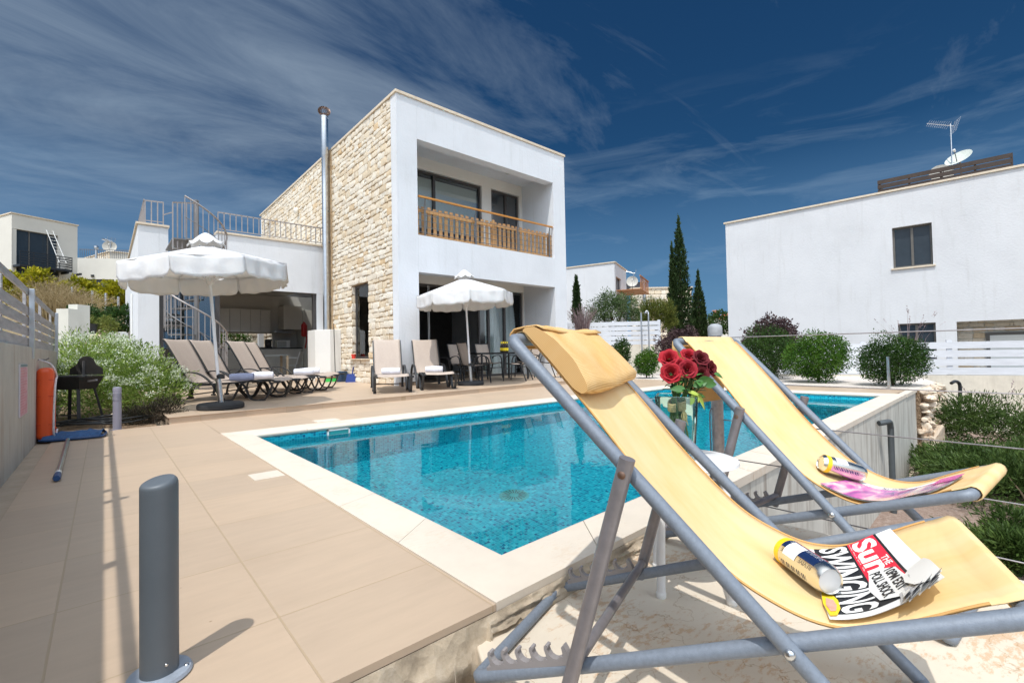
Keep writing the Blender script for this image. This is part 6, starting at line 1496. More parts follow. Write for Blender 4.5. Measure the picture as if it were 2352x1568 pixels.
a = R(-112); mb = MB(); mb.lathe([(0, .0025), (.003, .002), (.004, 0)], (.0405 * math.cos(a), .0405 * math.sin(a), .042), 12, axis=(math.cos(a), math.sin(a), 0)); mb.build('screw', M_STEEL, b1, smooth=50)
b2 = empty('bollard_light', (.115, 7.07, -.02), R(0), 'pale grey bollard light with louvred head at the edge of the flower bed', 'bollard light', 'bollard lights along the deck')
mb = MB(); mb.lathe([(.04, 0), (.040, .34)], (0, 0, 0), 24)
for k in range(7):
    z = .34 + k * .014; mb.lathe([(.040, z + .006), (.043, z + .008), (.040, z + .0135)], (0, 0, 0), 24)
mb.lathe([(.036, .34), (.036, .44)], (0, 0, 0), 24)
mb.build('body', M_BOLL, b2, smooth=40)
mb = MB(); mb.lathe([(.040, .438), (.041, .485), (.036, .50), (.0, .505)], (0, 0, 0), 24); mb.build('cap', M_BOLL, b2, smooth=40)
mb = MB(); mb.lathe([(.0, 0), (.066, 0), (.066, .01), (.0, .012)], (0, 0, 0), 24); mb.build('base_flange', M_BOLL, b2, smooth=40)
# ------------------------------------------------------------------ pool net
nb = empty('pool_net', (0, 0, 0), 0, 'blue pool skimmer net with short metal pole lying on the tiles', 'pool net')
M_BLUE = plain('navy_blue_plastic', (.015, .06, .17), .4, var=.2); M_NET = plain('blue_netting', (.03, .10, .24), .75, var=.4, scale=30, bmp=.5, bscale=200)
e0, e1 = Vector((-.475, 6.48, .02)), Vector((-.005, 6.42, .02)); ax_ = (e1 - e0).normalized(); pn = Vector((ax_.y, -ax_.x, 0))
fr = spline([e0, e0 + ax_ * .06 + pn * .04, e0 + ax_ * .25 + pn * .06, e1 - ax_ * .10 + pn * .05, e1, e1 - ax_ * .02 - pn * .30, e1 - ax_ * .12 - pn * .42, e0 + ax_ * .10 - pn * .40, e0 - pn * .28, e0], 5)
mb = MB(); mb.tube([p + Vector((0, 0, .0)) for p in fr[:-1]], .012, 8, closed=True); mb.build('rim', M_BLUE, nb, smooth=60)
rows = []
for i in range(17):
    t = i / 16; row = []
    for k in range(9):
        s = k / 8; p = e0 + ax_ * (.02 + .44 * t) + pn * (.045 - .44 * s * (1 - .2 * abs(t - .5))); p.z = .028 + .045 * math.sin(math.pi * min(1, s * 1.2)) * (1 + .5 * noise.noise(Vector((t * 6, s * 4, 0)))) + .012 * noise.noise(Vector((t * 14, s * 9, 1))); p.z = max(.012, p.z); row.append(p)
    rows.append(row)
mb = MB(); mb.grid(rows); mb.build('netting', M_NET, nb, smooth=80)
h0 = onz(155, 1012, .03); h1 = onz(134, 1085, .025); dd_ = (h1 - h0).normalized()
mb = MB(); mb.tube([h0 - dd_ * .1, h1], .0155, 14); mb.build('pole', M_STEEL, nb, smooth=40)
mb = MB(); mb.tube([h1, h1 + dd_ * .10], .0175, 14); mb.tube([h1 + dd_ * .10, h1 + dd_ * .19, h1 + dd_ * .21], .02, 14, rads=[.0205, .0215, .017]); mb.build('end_grip', M_BLUE, nb, smooth=40)
mb = MB(); mb.tube([h1 - dd_ * .004, h1 + dd_ * .045], .0180, 14); mb.build('collar', M_WPL, nb, smooth=40)
# ------------------------------------------------------------------ broom, bucket, dustpan, pot, hose
br_ = empty('broom', (4.80, 12.90, TZ), 0, 'broom with black handle and green bristles leaning on the white block', 'broom')
mb = MB(); mb.tube([(0, -.02, .12), (.0, .06, 1.60)], .011, 8); mb.build('handle', M_BLK, br_, smooth=50)
mb = MB(); mb.box((-.26, -.05, .10), (.06, .01, .14)); mb.build('head', plain('tan_plastic', (.35, .20, .12), .5), br_, bevel=.005)
mb = MB(); mb.add([(-.27, -.06, .0), (.07, -.06, .0), (.07, .03, .0), (-.27, .03, .0), (-.25, -.04, .1), (.05, -.04, .1), (.05, .0, .1), (-.25, .0, .1)], [(0, 3, 2, 1), (4, 5, 6, 7), (0, 1, 5, 4), (1, 2, 6, 5), (2, 3, 7, 6), (3, 0, 4, 7)]); mb.build('bristles', plain('green_bristles', (.05, .55, .10), .7, var=.3, scale=60), br_)
bp_ = onz(765, 874, TZ)
bk = empty('mop_bucket', (4.98, 12.62, TZ), R(20), 'dark blue plastic mop bucket against the stone wall', 'bucket')
M_BB = plain('dark_blue_plastic', (.02, .06, .13), .35, var=.1)
mb = MB(); mb.lathe([(.0, .012), (.115, .012), (.12, 0), (.125, .01), (.155, .25), (.168, .255), (.168, .27), (.150, .268), (.120, .03), (.0, .03)], (0, 0, 0), 28, sx=1.1, sy=.85); mb.build('pail', M_BB, bk, smooth=40)
mb = MB(); mb.box((-.08, -.13, .22), (.09, .02, .285)); mb.build('wringer', M_BB, bk, bevel=.01)
bk.location = (4.84, 12.55, TZ)
dpn = empty('dustpan', (4.93, 12.12, TZ), R(-25), 'blue dustpan standing upright beside the bucket', 'dustpan')
M_DB = plain('royal_blue_plastic', (.01, .035, .22), .35)
mb = MB(); mb.add([(-.14, -.03, 0), (.12, -.03, 0), (.12, .02, .22), (-.10, .02, .22), (-.14, .03, 0), (.12, .03, 0), (.12, .035, .22), (-.10, .035, .22)], [(0, 1, 2, 3), (4, 7, 6, 5), (0, 4, 5, 1), (1, 5, 6, 2), (2, 6, 7, 3), (3, 7, 4, 0)]); mb.build('scoop', M_DB, dpn)
mb = MB(); mb.tube([(.03, .03, .20), (.06, .05, .40)], .015, 8); mb.build('handle', M_DB, dpn, smooth=50)
pt_ = empty('red_pot', (5.02, 12.15, .702), 0, 'small red lattice pot with a printed front on the stone window sill', 'pot')
M_REDP = plain('red_plastic', (.70, .05, .03), .4)
mb = MB(); mb.lathe([(.0, 0), (.055, 0), (.065, .11), (.07, .115), (.065, .12), (.055, .115), (.045, .01), (0, .01)], (0, 0, 0), 8); mb.build('shell', M_REDP, pt_)
mb = MB(); mb.box((-.072, -.03, .03), (-.062, .03, .07)); mb.build('printed_band', plain('cream_print', (.7, .55, .4), .5, var=.4, scale=60), pt_)
hs_ = MB(); rr_ = random.Random(2)
for k in range(5):
    c = Vector((.02 + rr_.uniform(-.05, .05), 7.75 + .25 * rr_.uniform(-1, 1), .02 + k * .012)); ra = rr_.uniform(.28, .42)
    hs_.tube([c + Vector((ra * 1.15 * math.cos(a), ra * .8 * math.sin(a), .012 * math.sin(3 * a + k))) for a in [2 * math.pi * i / 36 for i in range(36)]], .011, 8, closed=True)
hs_.tube(spline([(-.40, 7.9, .03), (-.2, 7.8, .08), (.0, 7.7, .05), (.25, 7.9, .04), (.5, 8.0, .03)], 8), .011, 8)
tag(hs_.build('garden_hose', plain('black_hose', (.02, .022, .022), .5), smooth=60), 'black garden hose lying coiled on the soil under the grill', 'hose')
# ------------------------------------------------------------------ soil bed, stones
mb = MB(); rows = []
for i in range(30):
    y = 6.95 + i * .28; rows.append([(x, y, -.035 + .03 * noise.noise(Vector((x * 3, y * 3, 0))) + (.0 if y < 9 else (y - 9) * .05)) for x in [-.5 + k * .1 for k in range(11)]])
mb.grid(rows); setting(mb.build('soil', M_SOIL, smooth=60))
k = 0
for (px, py, s, d) in ((318, 925, .14, None), (283, 938, .07, None), (262, 948, .05, None), (303, 905, .10, None)):
    p = onz(px, py + 8, -.02); o = rubble('rock', [(p.x, p.y, s * .45 - .02, s)], M_ROCK, seed=40 + k); k += 1
    tag(o, ['honey coloured rock against the left end of the terrace', 'small pale rock beside the hose, right of the louvred bollard', 'smallest pale stone at the foot of the louvred bollard', 'rough rock under the flowering shrub behind the others'][k - 1], 'rock', 'rocks in the flower bed')
# rubble where the platform corner has broken away
rc = random.Random(12); sp_ = []
for i in range(260):
    x = rc.uniform(.30, .90); y = rc.uniform(.70, 1.10); 
    if x > .66 + .5 * (y - .7): continue
    sp_.append((x, y, -.125 - .10 * rc.random() - .2 * max(0, 1.0 - y), rc.choice((.012, .018, .03, .05)) * rc.uniform(.8, 1.2)))
o = rubble('rubble', sp_, M_MORT, seed=9); o['kind'] = 'stuff'
mb = MB(); rows = []
for i in range(24):
    x = -.6 + i * .07; rows.append([(x, y, -.20 - .12 * max(0, (1.15 - y)) + .03 * noise.noise(Vector((x * 8, y * 8, 0)))) for y in [-.6 + k * .1 for k in range(19)]])
mb.grid(rows); setting(mb.build('earth', M_SOIL, smooth=60))
# ------------------------------------------------------------------ low side: lower garden, gravel bed, rock wall, pipes
mb = MB(); rows = []
for i in range(44):
    x = 2.4 + i * .32; rows.append([(x, y, -1.30 + .07 * noise.noise(Vector((x * 1.3, y * 1.3, 0))) - max(0, .2 - y) * .04) for y in [-5 + k * .32 for k in range(21)]])
mb.grid(rows); setting(mb.build('lower_garden_ground', M_CHIP, smooth=60))
sheet('gravel_bed', [(10.9, 1.50), (12.9, 1.42), (15.7, 2.2), (14.6, 4.4), (13.9, 16), (11.3, 16), (11.3, 7.86), (10.9, 7.86)], -.006, M_GRAV)
rwr = rubble('rock_wall', [(x + rc.uniform(-.05, .05), 1.44 + rc.uniform(-.06, .03) - .05 * (-z), z + rc.uniform(-.03, .03), rc.uniform(.065, .135)) for x in [10.96 + i * .13 for i in range(16)] for z in [-.07 - j * .115 for j in range(12)]], M_ROCK, seed=77)
tag(rwr, 'dry stone retaining wall of honey coloured rubble at the end of the pool', 'wall')
mb = MB(); mb.box((10.91, 1.46, -1.6), (12.95, 1.62, -.02)); co = mb.build('earth_core', M_SOIL, rwr)
p = atd(2152, 1008, 8.4); o = rubble('boulder', [(p.x, p.y, p.z, .34)], M_ROCK, seed=5); o.scale = (1, 1, 1); tag(o, 'large flat pale boulder below the end of the pool wall', 'rock')
p = atd(2100, 1110, 7.6); o = rubble('boulder', [(p.x, p.y, -1.28, .26)], M_ROCK, seed=6); tag(o, 'half buried pale boulder beside the drainpipe foot', 'rock')
M_PVC = plain('dark_grey_pipe', (.07, .08, .085), .45)
mb = MB(); mb.tube(spline([(7.22, 1.36, -.17), (7.29, 1.31, -.16), (7.41, 1.29, -.17), (7.46, 1.29, -.25)], 5) + [Vector((7.46, 1.29, -.6)), Vector((7.46, 1.29, -1.35))], .034, 12)
tag(mb.build('drainpipe', M_PVC, smooth=50), 'dark grey drainpipe running down the outside of the pool wall', 'pipe')
mb = MB(); mb.tube(spline([(12.55, 1.2, .02), (12.7, 1.15, .05), (12.8, 1.1, -.05), (12.78, 1.12, -.5), (12.75, 1.15, -.95)], 6), .03, 10); tag(mb.build('black_pipe', M_BLK, smooth=50), 'black pipe bent over the end of the rubble wall', 'pipe')
mb = MB(); mb.tube([atd(2143, 932, 9.6), atd(2170, 935, 9.2)], .04, 12); tag(mb.build('overflow_pipe', M_PVC, smooth=50), 'short grey horizontal pipe sticking out of the rubble wall', 'pipe')
# ------------------------------------------------------------------ hillside to the left and behind
def hill_z(p):
    d = (p - EYE).dot(FWD); l = (p - EYE).dot(RGT)
    return max(-.05, min(7.2, (d - 11.5) * .262)) if l < 0 else 0
mb = MB(); rows = []
for i in range(46):
    d = 11 + i * (1.2 if i < 25 else 3.0) if i < 25 else 11 + 25 * 1.2 + (i - 25) * 6; row = []
    for k in range(44):
        l = -d * 1.25 + k * (d * 1.25 - .36 * d) / 43 if False else -1.25 * d + k * (1.25 - .40) * d / 43
        q = EYE + FWD * d + RGT * l; z = max(-.08, min(7.0 if d < 60 else 7.0, (d - 11.5) * .262)) + (.22 * noise.noise(Vector((q.x * .7, q.y * .7, 0))) + .08 * noise.noise(Vector((q.x * 3, q.y * 3, 1)))) * min(1, max(0, (d - 11) * .4))
        if q.x > .45 and q.y < 26: z = min(z, -1.0 - (q.x - .45)); 
        row.append((q.x, q.y, z))
    rows.append(row)
mb.grid(rows); setting(mb.build('hill', M_HILL, smooth=60))
mb = MB(); rows = []
for i in range(16):
    d = 27 + i * 9; rows.append([tuple((lambda q: (q.x, q.y, min(3.0, (d - 27) * .05 - .2)))(EYE + FWD * d + RGT * (l * d))) for l in [-.38 + k * .13 for k in range(13)]])
mb.grid(rows); setting(mb.build('hill', M_GRND, smooth=60))
class Face:
    """a vertical wall plane through two surveyed points"""
    def __init__(s, a, b):
        s.a = Vector(a); b = Vector(b); s.u = Vector((b.x - a.x, b.y - a.y, 0)); s.len = s.u.length; s.u.normalize(); s.n = Vector((s.u.y, -s.u.x, 0))
        if s.n.dot(EYE - s.a) < 0: s.n = -s.n
    def uz(s, px, py): p = onpl(px, py, s.a, s.n); return ((p - s.a).dot(s.u), p.z)
    def box(s, mb, u0, u1, z0, z1, n0, n1):
        c = s.a.copy(); c.z = 0; c += s.u * (u0 + u1) / 2 + s.n * (n0 + n1) / 2 + Vector((0, 0, (z0 + z1) / 2)); mb.obox(c, s.u, s.n, (0, 0, 1), abs(u1 - u0) / 2, abs(n1 - n0) / 2, abs(z1 - z0) / 2)
    def rect(s, x0, y0, x1, y1):
        ym = (y0 + y1) / 2; xm = (x0 + x1) / 2; return s.uz(x0, ym)[0], s.uz(x1, ym)[0], s.uz(xm, y1)[1], s.uz(xm, y0)[1]
def wall_with_holes(F, u0, u1, z0, z1, holes, name, m, parent, th=.25):
    us = sorted({u0, u1} | {h[0] for h in holes} | {h[1] for h in holes}); us = [u for u in us if u0 <= u <= u1]; mb = MB()
    for a, b in zip(us, us[1:]):
        hs_ = sorted([(h[2], h[3]) for h in holes if h[0] <= a + 1e-5 and h[1] >= b - 1e-5]); z = z0
        for h0_, h1_ in hs_:
            if h0_ > z: F.box(mb, a, b, z, h0_, -th, 0)
            z = h1_
        if z < z1: F.box(mb, a, b, z, z1, -th, 0)
    return mb.build(name, m, parent)
def window(F, h, parent, mull=(.5,), glass=M_GLASSB, t=.05, dep=.12, sill=False):
    u0, u1, z0, z1 = h; mb = MB(); fr = M_FRAMEB
    F.box(mb, u0, u0 + t, z0, z1, -dep - .05, -dep); F.box(mb, u1 - t, u1, z0, z1, -dep - .05, -dep); F.box(mb, u0 + t, u1 - t, z1 - t, z1, -dep - .05, -dep); F.box(mb, u0 + t, u1 - t, z0, z0 + t, -dep - .05, -dep)
    for k in mull: u = u0 + (u1 - u0) * k; F.box(mb, u - t * .6, u + t * .6, z0 + t, z1 - t, -dep - .05, -dep + .01)
    f = mb.build('window', fr, parent); mb = MB(); F.box(mb, u0 + t, u1 - t, z0 + t, z1 - t, -dep - .04, -dep - .03); mb.build('pane', glass, f)
    if sill: mb = MB(); F.box(mb, u0 - .05, u1 + .05, z0 - .05, z0 - .002, -dep, .05); mb.build('sill', M_CAP, f)
    return f
M_FRAMEB = plain('brown_grey_frame', (.13, .12, .105), .45)
M_DGL = plain('dark_window_glass', (.035, .045, .055), .06)
M_CREAM = plain('cream_render', (.66, .64, .58), .85, var=.06, scale=.8)
M_WHH = stucco('bright_white_render', (.66, .67, .69))
# --- neighbour at the right
nh = empty('neighbour_house', (0, 0, 0), 0, 'large plain white house at the right edge with one small brown window', 'house')
A = atd(1666, 515, 18); an = R(95.5); U = Vector((math.cos(an), math.sin(an), 0)); Fn = Face(A, A - U * 11)
ZN = A.z; hw = [Fn.rect(2050, 517, 2142, 612), Fn.rect(2063, 742, 2150, 790), Fn.rect(2198, 734, 2420, 790)]
hw[1] = (hw[1][0], hw[1][1], .3, hw[1][3]); hw[2] = (hw[2][0], 10.6, .0, hw[2][3])
wall_with_holes(Fn, 0, 11, -1.4, ZN, hw, 'wall', M_WHH, nh)
window(Fn, hw[0], nh, sill=True, glass=M_DGL); window(Fn, hw[1], nh, glass=M_DGL)
mb = MB(); Fn.box(mb, hw[2][0], hw[2][1], -.2, 1.6, -.9, -.85); mb.build('recess_wall', M_CREAM, nh)
stone_wall('recess_stone', Fn.a - Vector((0, 0, Fn.a.z)) + Fn.u * (hw[2][0]) - Fn.n * .84, Fn.u, Fn.n, 3.2, -.2, 1.5, [(.6, 3.2, -.2, 1.12)], nh, seed=31)
mb = MB(); Fn.box(mb, hw[2][0] + .62, hw[2][1] - .1, .0, 1.10, -.80, -.78); o = mb.build('window', M_FRAMEB, nh); mb = MB(); Fn.box(mb, hw[2][0] + .70, hw[2][0] + 1.6, .0, 1.02, -.775, -.77); mb.build('pane', M_BLIND, o)
mb = MB(); Fn.box(mb, 0, 11, -1.4, ZN, -9, -8.8)
mb = MB(); Fn.box(mb, .0, .25, -1.4, ZN, -9, -.252); mb.build('side_wall', M_WHH, nh)
mb = MB(); Fn.box(mb, .26, 11, ZN - .4, ZN - .2, -9, -.26); mb.build('roof', M_WHH, nh)
mb = MB(); Fn.box(mb, -.05, 11, ZN + .002, ZN + .06, -.3, .05); Fn.box(mb, -.05, .3, ZN + .002, ZN + .06, -9, -.302); mb.build('roof_edge', M_CAP, nh)
M_DKW = plain('dark_stained_timber', (.045, .028, .020), .6, var=.4, scale=4, bmp=.3, bscale=20)
u0 = Fn.uz(2010, 420)[0]; u1 = Fn.uz(2330, 360)[0]; mb = MB()
sc = empty('roof_screen', (0, 0, 0), 0, 'dark brown slatted timber screen on the flat roof of the neighbouring house', 'screen')
for k in range(4): Fn.box(mb, u0, u1, ZN + .05 + k * .155, ZN + .05 + k * .155 + .125, -.75, -.71)
mb.build('slats', M_DKW, sc); mb = MB()
for k in range(5): u = u0 + .02 + (u1 - u0 - .04) * k / 4; Fn.box(mb, u, u + .05, ZN - .2, ZN + .65, -.80, -.752)
mb.build('posts', M_DKW, sc)
mb = MB(); Fn.box(mb, u0 + .03, u0 + .07, ZN - .2, ZN + .6, -2.6, -.81); mb.build('return_slat', M_DKW, sc)
def dish(name, c, n, r_, label, m):
    e = empty(name, c, 0, label, 'satellite dish', 'satellite dishes'); n = Vector(n).normalized()
    mb = MB(); mb.lathe([(0, 0), (r_ * .4, r_ * .03), (r_ * .7, r_ * .09), (r_, r_ * .20), (r_ * 1.01, r_ * .19), (r_ * .7, r_ * .07), (0, -.02)], (0, 0, 0), 28, axis=n); mb.build('reflector', m, e, smooth=50)
    mb = MB(); d = Vector((0, 0, -1)); mb.tube([n * -.02, n * -.12 + d * r_ * .6, n * -.12 + d * r_ * 1.4], .025, 8); mb.tube([n * .1 + d * r_ * .9, n * r_ * 1.0], .012, 6); mb.build('mount', M_IRON, e, smooth=50)
    mb = MB(); mb.lathe([(0, -.04), (.03, -.04), (.035, .04), (0, .05)], n * r_ * 1.0, 10, axis=n); mb.build('receiver', M_WPL, e, smooth=40); return e
M_DISH = plain('pale_dish', (.62, .66, .60), .45); M_DISHG = plain('beige_dish', (.45, .43, .38), .5)
q = Fn.uz(2205, 345); P_ = Fn.a + Fn.u * q[0] - Fn.n * 1.3; P_.z = q[1] + .12; dish('satellite_dish', P_, (-.55, .2, .55), .33, 'white satellite dish tilted to the sky behind the roof screen', M_DISH)
q = Fn.uz(2160, 372); P_ = Fn.a + Fn.u * q[0] - Fn.n * 1.1; P_.z = q[1] - .08; dish('satellite_dish', P_, (-.9, -.3, .25), .30, 'beige round satellite dish half hidden by the brown roof screen', M_DISHG)
def aerial(base, top, label, s=1.0):
    base = Vector(base); e = empty('tv_aerial', base, 0, label, 'tv aerial', 'tv aerials'); h = Vector(top) - base
    mb = MB(); mb.tube([(0, 0, 0), h], .022 * s, 8); mb.build('mast', M_STEEL, e, smooth=50)
    d = (-RGT * .9 + FWD * .35 + Vector((0, 0, .28))).normalized(); sd = d.cross(Vector((0, 0, 1))).normalized(); up_ = sd.cross(d); o_ = h * .97; mb = MB()
    mb.tube([o_ + d * .0 - d * .1, o_ + d * .72 * s], .010 * s, 6)
    for k in range(11):
        p = o_ + d * (.05 + k * .063) * s; w_ = (.17 - .006 * k) * s; mb.tube([p - sd * w_ - up_ * .05 * s, p, p + sd * w_ - up_ * .05 * s], .005 * s, 4)
        mb.tube([p - sd * w_ + up_ * .06 * s, p, p + sd * w_ + up_ * .06 * s], .005 * s, 4)
    mb.build('elements', M_STEEL, e)
    mb = MB()
    for k in range(7): z = (-.24 + k * .08) * s; mb.tube([o_ - d * .12 + up_ * z - sd * .24 * s, o_ - d * .12 + up_ * z + sd * .24 * s], .004 * s, 4)
    for k in (-1, 0, 1): mb.tube([o_ - d * .12 - up_ * .26 * s + sd * .2 * k * s, o_ - d * .12 + up_ * .26 * s + sd * .2 * k * s], .004 * s, 4)
    mb.build('reflector', M_STEEL, e); return e
q = Fn.uz(2185, 300); P_ = Fn.a + Fn.u * q[0] - Fn.n * 1.2; q2 = Fn.uz(2181, 268); P2 = P_.copy(); P_.z = ZN - .2; P2.z = q2[1] + .2; aerial(P_, P2, 'tall television aerial above the satellite dishes of the white house', .85)
# --- boundary wall with white board fence at the right
M_WBOARD = plain('whitewashed_board', (.62, .64, .68), .75, var=.12, scale=3, stretch=(1, 1, 8))
def board_fence(nm, a, b, zb, zt, n, label, wl, wz, wm, gap=.22):
    F = Face(a, b); w_ = empty(nm, (0, 0, 0), 0, label, 'fence'); L_ = (Vector((b.x, b.y, 0)) - Vector((a.x, a.y, 0))).length; p = (zt - zb) / n
    for k in range(n):
        mb = MB(); F.box(mb, 0, L_, zb + k * p, zb + k * p + p * (1 - gap), -.02, .0); mb.build('board', M_WBOARD, w_)
    for k in range(int(L_ / 1.7) + 1):
        mb = MB(); F.box(mb, .05 + k * 1.7, .15 + k * 1.7, zb - .02, zt + .01, -.07, -.022); mb.build('post', M_WBOARD, w_)
    mb = MB(); F.box(mb, -.1, L_ + .1, wz, zb - .03, -.22, .03); wo_ = mb.build('garden_wall', wm); tag(wo_, wl, 'wall'); return w_
M_PLW = concrete_mat('pale_plastered_wall', (.72, .66, .55), (.4, .33, .25), False)
a = atd(1800, 861, 12.9); b = atd(2600, 861, 9.9); a.z = b.z = 0
board_fence('board_fence', a, b, .06, .885, 4, 'white horizontal board fence on a low wall before the neighbouring house', 'cream plastered low wall under the white fence at right', -1.7, M_PLW)
a = atd(1300, 745, 18); b = atd(1514, 739, 17.6); a.z = b.z = 0
board_fence('board_fence', a, b, .98, 1.90, 5, 'white board fence on a cream wall between villa and cypress trees', 'cream wall under the white fence behind the pool', -.2, M_PLW, gap=.16)
# --- white house behind
h3 = empty('distant_house', (0, 0, 0), 0, 'white flat roofed house behind the olive tree, right of the villa', 'house')
A = atd(1411, 603, 30); B = atd(1290, 610, 32); Fa = Face(A, B); ZT = A.z; C = atd(1436, 618, 33)
wall_with_holes(Fa, 0, 7, -.2, ZT, [], 'wall', M_WHH, h3)
Fb = Face(A, C); h = Fb.rect(1414, 638, 1427, 668); wall_with_holes(Fb, .02, 3.6, -.2, ZT, [h], 'side_wall', M_WHH, h3); window(Fb, h, h3, glass=M_DGL)
mb = MB(); Fa.box(mb, -.06, 7, ZT + .002, ZT + .07, -.3, .06); Fb.box(mb, .02, 3.7, ZT + .002, ZT + .07, -.3, .06); mb.build('roof_edge', M_CAP, h3)
mb = MB(); Fb.box(mb, .2, 3.4, h[2] - .08, h[2] - .04, .02, 1.6); 
for k in range(9): Fb.box(mb, .3 + k * .36, .325 + k * .36, h[2] - .04, h[2] + .75, 1.55, 1.59)
Fb.box(mb, .2, 3.4, h[2] + .75, h[2] + .82, 1.53, 1.6); mb.build('balcony', plain('rusty_orange_rail', (.42, .18, .07), .6), h3)
# --- stone house behind
h4 = empty('distant_house', (0, 0, 0), 0, 'cream stone house with brown roof screen and steel flue behind the cypresses', 'house')
A = atd(1450, 662, 36); B = atd(1552, 657, 36); Fc = Face(A, B); ZT = A.z
stone_wall('stone_wall', Fc.a - Vector((0, 0, Fc.a.z)) + Fc.u * .0, Fc.u, Fc.n, Fc.len + 1.2, -.2, ZT - .05, [], h4, hmin=.2, hmax=.3, wmin=.3, wmax=.6, seed=44)
mb = MB(); Fc.box(mb, 0, Fc.len + 1.2, -.2, ZT - .06, -.4, -.01); mb.build('core', M_JOINT, h4); mb = MB(); Fc.box(mb, -.05, Fc.len + 1.3, ZT - .05, ZT + .05, -.4, .08); mb.build('roof_edge', M_CAP, h4)
mb = MB(); 
for k in range(4): Fc.box(mb, -.5, 1.5, ZT + .05 + k * .15, ZT + .17 + k * .15, -1.2, -1.1)
Fc.box(mb, -.5, -.4, ZT, ZT + .66, -1.3, -1.201); Fc.box(mb, 1.4, 1.5, ZT, ZT + .66, -1.3, -1.201); mb.build('roof_screen', M_DKW, h4)
p0 = Fc.uz(1478, 700); p1 = Fc.uz(1478, 650); P_ = Fc.a + Fc.u * p0[0] + Fc.n * .25; mb = MB(); mb.tube([(P_.x, P_.y, 1.5), (P_.x, P_.y, p1[1])], .12, 10); mb.lathe([(.12, 0), (.19, .05), (.19, .22), (.1, .3), (0, .31)], (P_.x, P_.y, p1[1]), 12); mb.build('flue_pipe', M_STEEL, h4, smooth=40)
d4 = atd(1452, 647, 35); dish('satellite_dish', d4, (-.9, -.6, .3), .42, 'tiny satellite dish on the roof left of the distant steel flue', M_DISHG)
b_ = atd(1456, 660, 35); t_ = atd(1455, 626, 35); aerial(b_, t_, 'small television aerial on the distant roof behind the olive tree', 1.2)
# --- red roofed house far off
h5 = empty('distant_house', (0, 0, 0), 0, 'small far house with a red tiled roof and chimney between cypress and white house', 'house')
M_ROOFR = plain('red_roof_tiles', (.52, .12, .05), .8, var=.25, scale=6)
A = atd(1622, 733, 60); B = atd(1700, 731, 60); Fd = Face(A, B); ZT = A.z
mb = MB(); Fd.box(mb, 0, 7, -.2, ZT, -4, 0); mb.build('wall', M_CREAM, h5)
mb = MB(); c = [Fd.a + Fd.u * u + Fd.n * n for u, n in ((1.8, .3), (7.2, .3), (7.2, -4.3), (1.8, -4.3))]; r0_ = Fd.a + Fd.u * 3.5 - Fd.n * 2; r1_ = Fd.a + Fd.u * 7.2 - Fd.n * 2
mb.add([Vector((p.x, p.y, ZT + .01)) for p in c] + [Vector((r0_.x, r0_.y, ZT + .9)), Vector((r1_.x, r1_.y, ZT + .9))], [(0, 1, 5, 4), (1, 2, 5), (2, 3, 4, 5), (3, 0, 4), (3, 2, 1, 0)]); rf = mb.build('roof', M_ROOFR, h5)
q = Fd.a + Fd.u * 1.6 - Fd.n * .8; mb = MB(); mb.box((q.x - .25, q.y - .25, ZT), (q.x + .25, q.y + .25, ZT + 1.1)); mb.box((q.x - .32, q.y - .32, ZT + 1.1), (q.x + .32, q.y + .32, ZT + 1.2)); mb.build('chimney', plain('salmon_brick', (.5, .25, .17), .8), rf)
mb = MB(); Fd.box(mb, .1, .75, ZT - .02, ZT + .45, .3, .36); Fd.box(mb, .85, 1.5, ZT - .02, ZT + .45, .3, .36); mb.build('solar_panel', M_DGL, h5)
# --- houses up the slope at left
h6 = empty('hillside_house', (0, 0, 0), 0, 'cream two storey house on the slope at far left with balcony', 'house')
A = atd(27, 490, 32); B = atd(178, 519, 35.3); Fe = Face(A, B); ZT = (A.z + B.z) / 2; LE = Fe.len; C = atd(-70, 510, 34.5); Ff = Face(A, C)
wb = Fe.rect(28.5, 533, 133, 612); wl = Fe.rect(31, 618, 137, 650)
wall_with_holes(Fe, 0, LE, 3.5, ZT, [wb, wl], 'wall', M_CREAM, h6); wall_with_holes(Ff, .02, 3.5, 3.5, ZT, [], 'side_wall', M_CREAM, h6)
window(Fe, wb, h6, mull=(.37, .78), glass=M_DGL); window(Fe, wl, h6, mull=(.5,), glass=M_DGL)
mb = MB(); Fe.box(mb, -.06, LE + .06, ZT + .002, ZT + .08, -.3, .06); Ff.box(mb, .0, 3.5, ZT + .002, ZT + .08, -.3, .06); mb.build('roof_edge', M_CAP, h6)
bl0, bl1 = Fe.uz(29, 600)[0], Fe.uz(150, 606)[0]; bz = wb[2] - .08; mb = MB(); Fe.box(mb, bl0, bl1, bz - .15, bz, .02, 1.0)
for k in range(6): Fe.box(mb, bl0 + .3 + k * .75, bl0 + .4 + k * .75, bz - .3, bz - .152, .02, .95)
bal = mb.build('balcony', M_BLK, h6); mb = MB()
for z in (.15, .32, .49, .66): Fe.box(mb, bl0, bl1, bz + z, bz + z + .05, .96, .99)
Fe.box(mb, bl0, bl1, bz + .85, bz + .9, .94, 1.0)
for k in range(5): u = bl0 + (bl1 - bl0 - .04) * k / 4; Fe.box(mb, u, u + .04, bz, bz + .849, .965, .985)
for z in (.15, .32, .49, .66, .85): Fe.box(mb, bl1 - .04, bl1, bz + z, bz + z + .03, .02, .955)
mb.build('railing', M_BLK, bal)
wing = Face(B, atd(300, 606, 36)); z2 = wing.uz(178, 592)[1]; wg = wing.rect(176, 641, 262, 668); wall_with_holes(wing, 0, 7, 3.5, z2, [wg], 'wing_wall', M_CREAM, h6); window(wing, wg, h6, mull=(.33, .66), glass=M_DGL)
mb = MB(); 
for k in range(30): u = .1 + k * .14; wing.box(mb, u, u + .02, z2, z2 + .65, -.1, -.08)
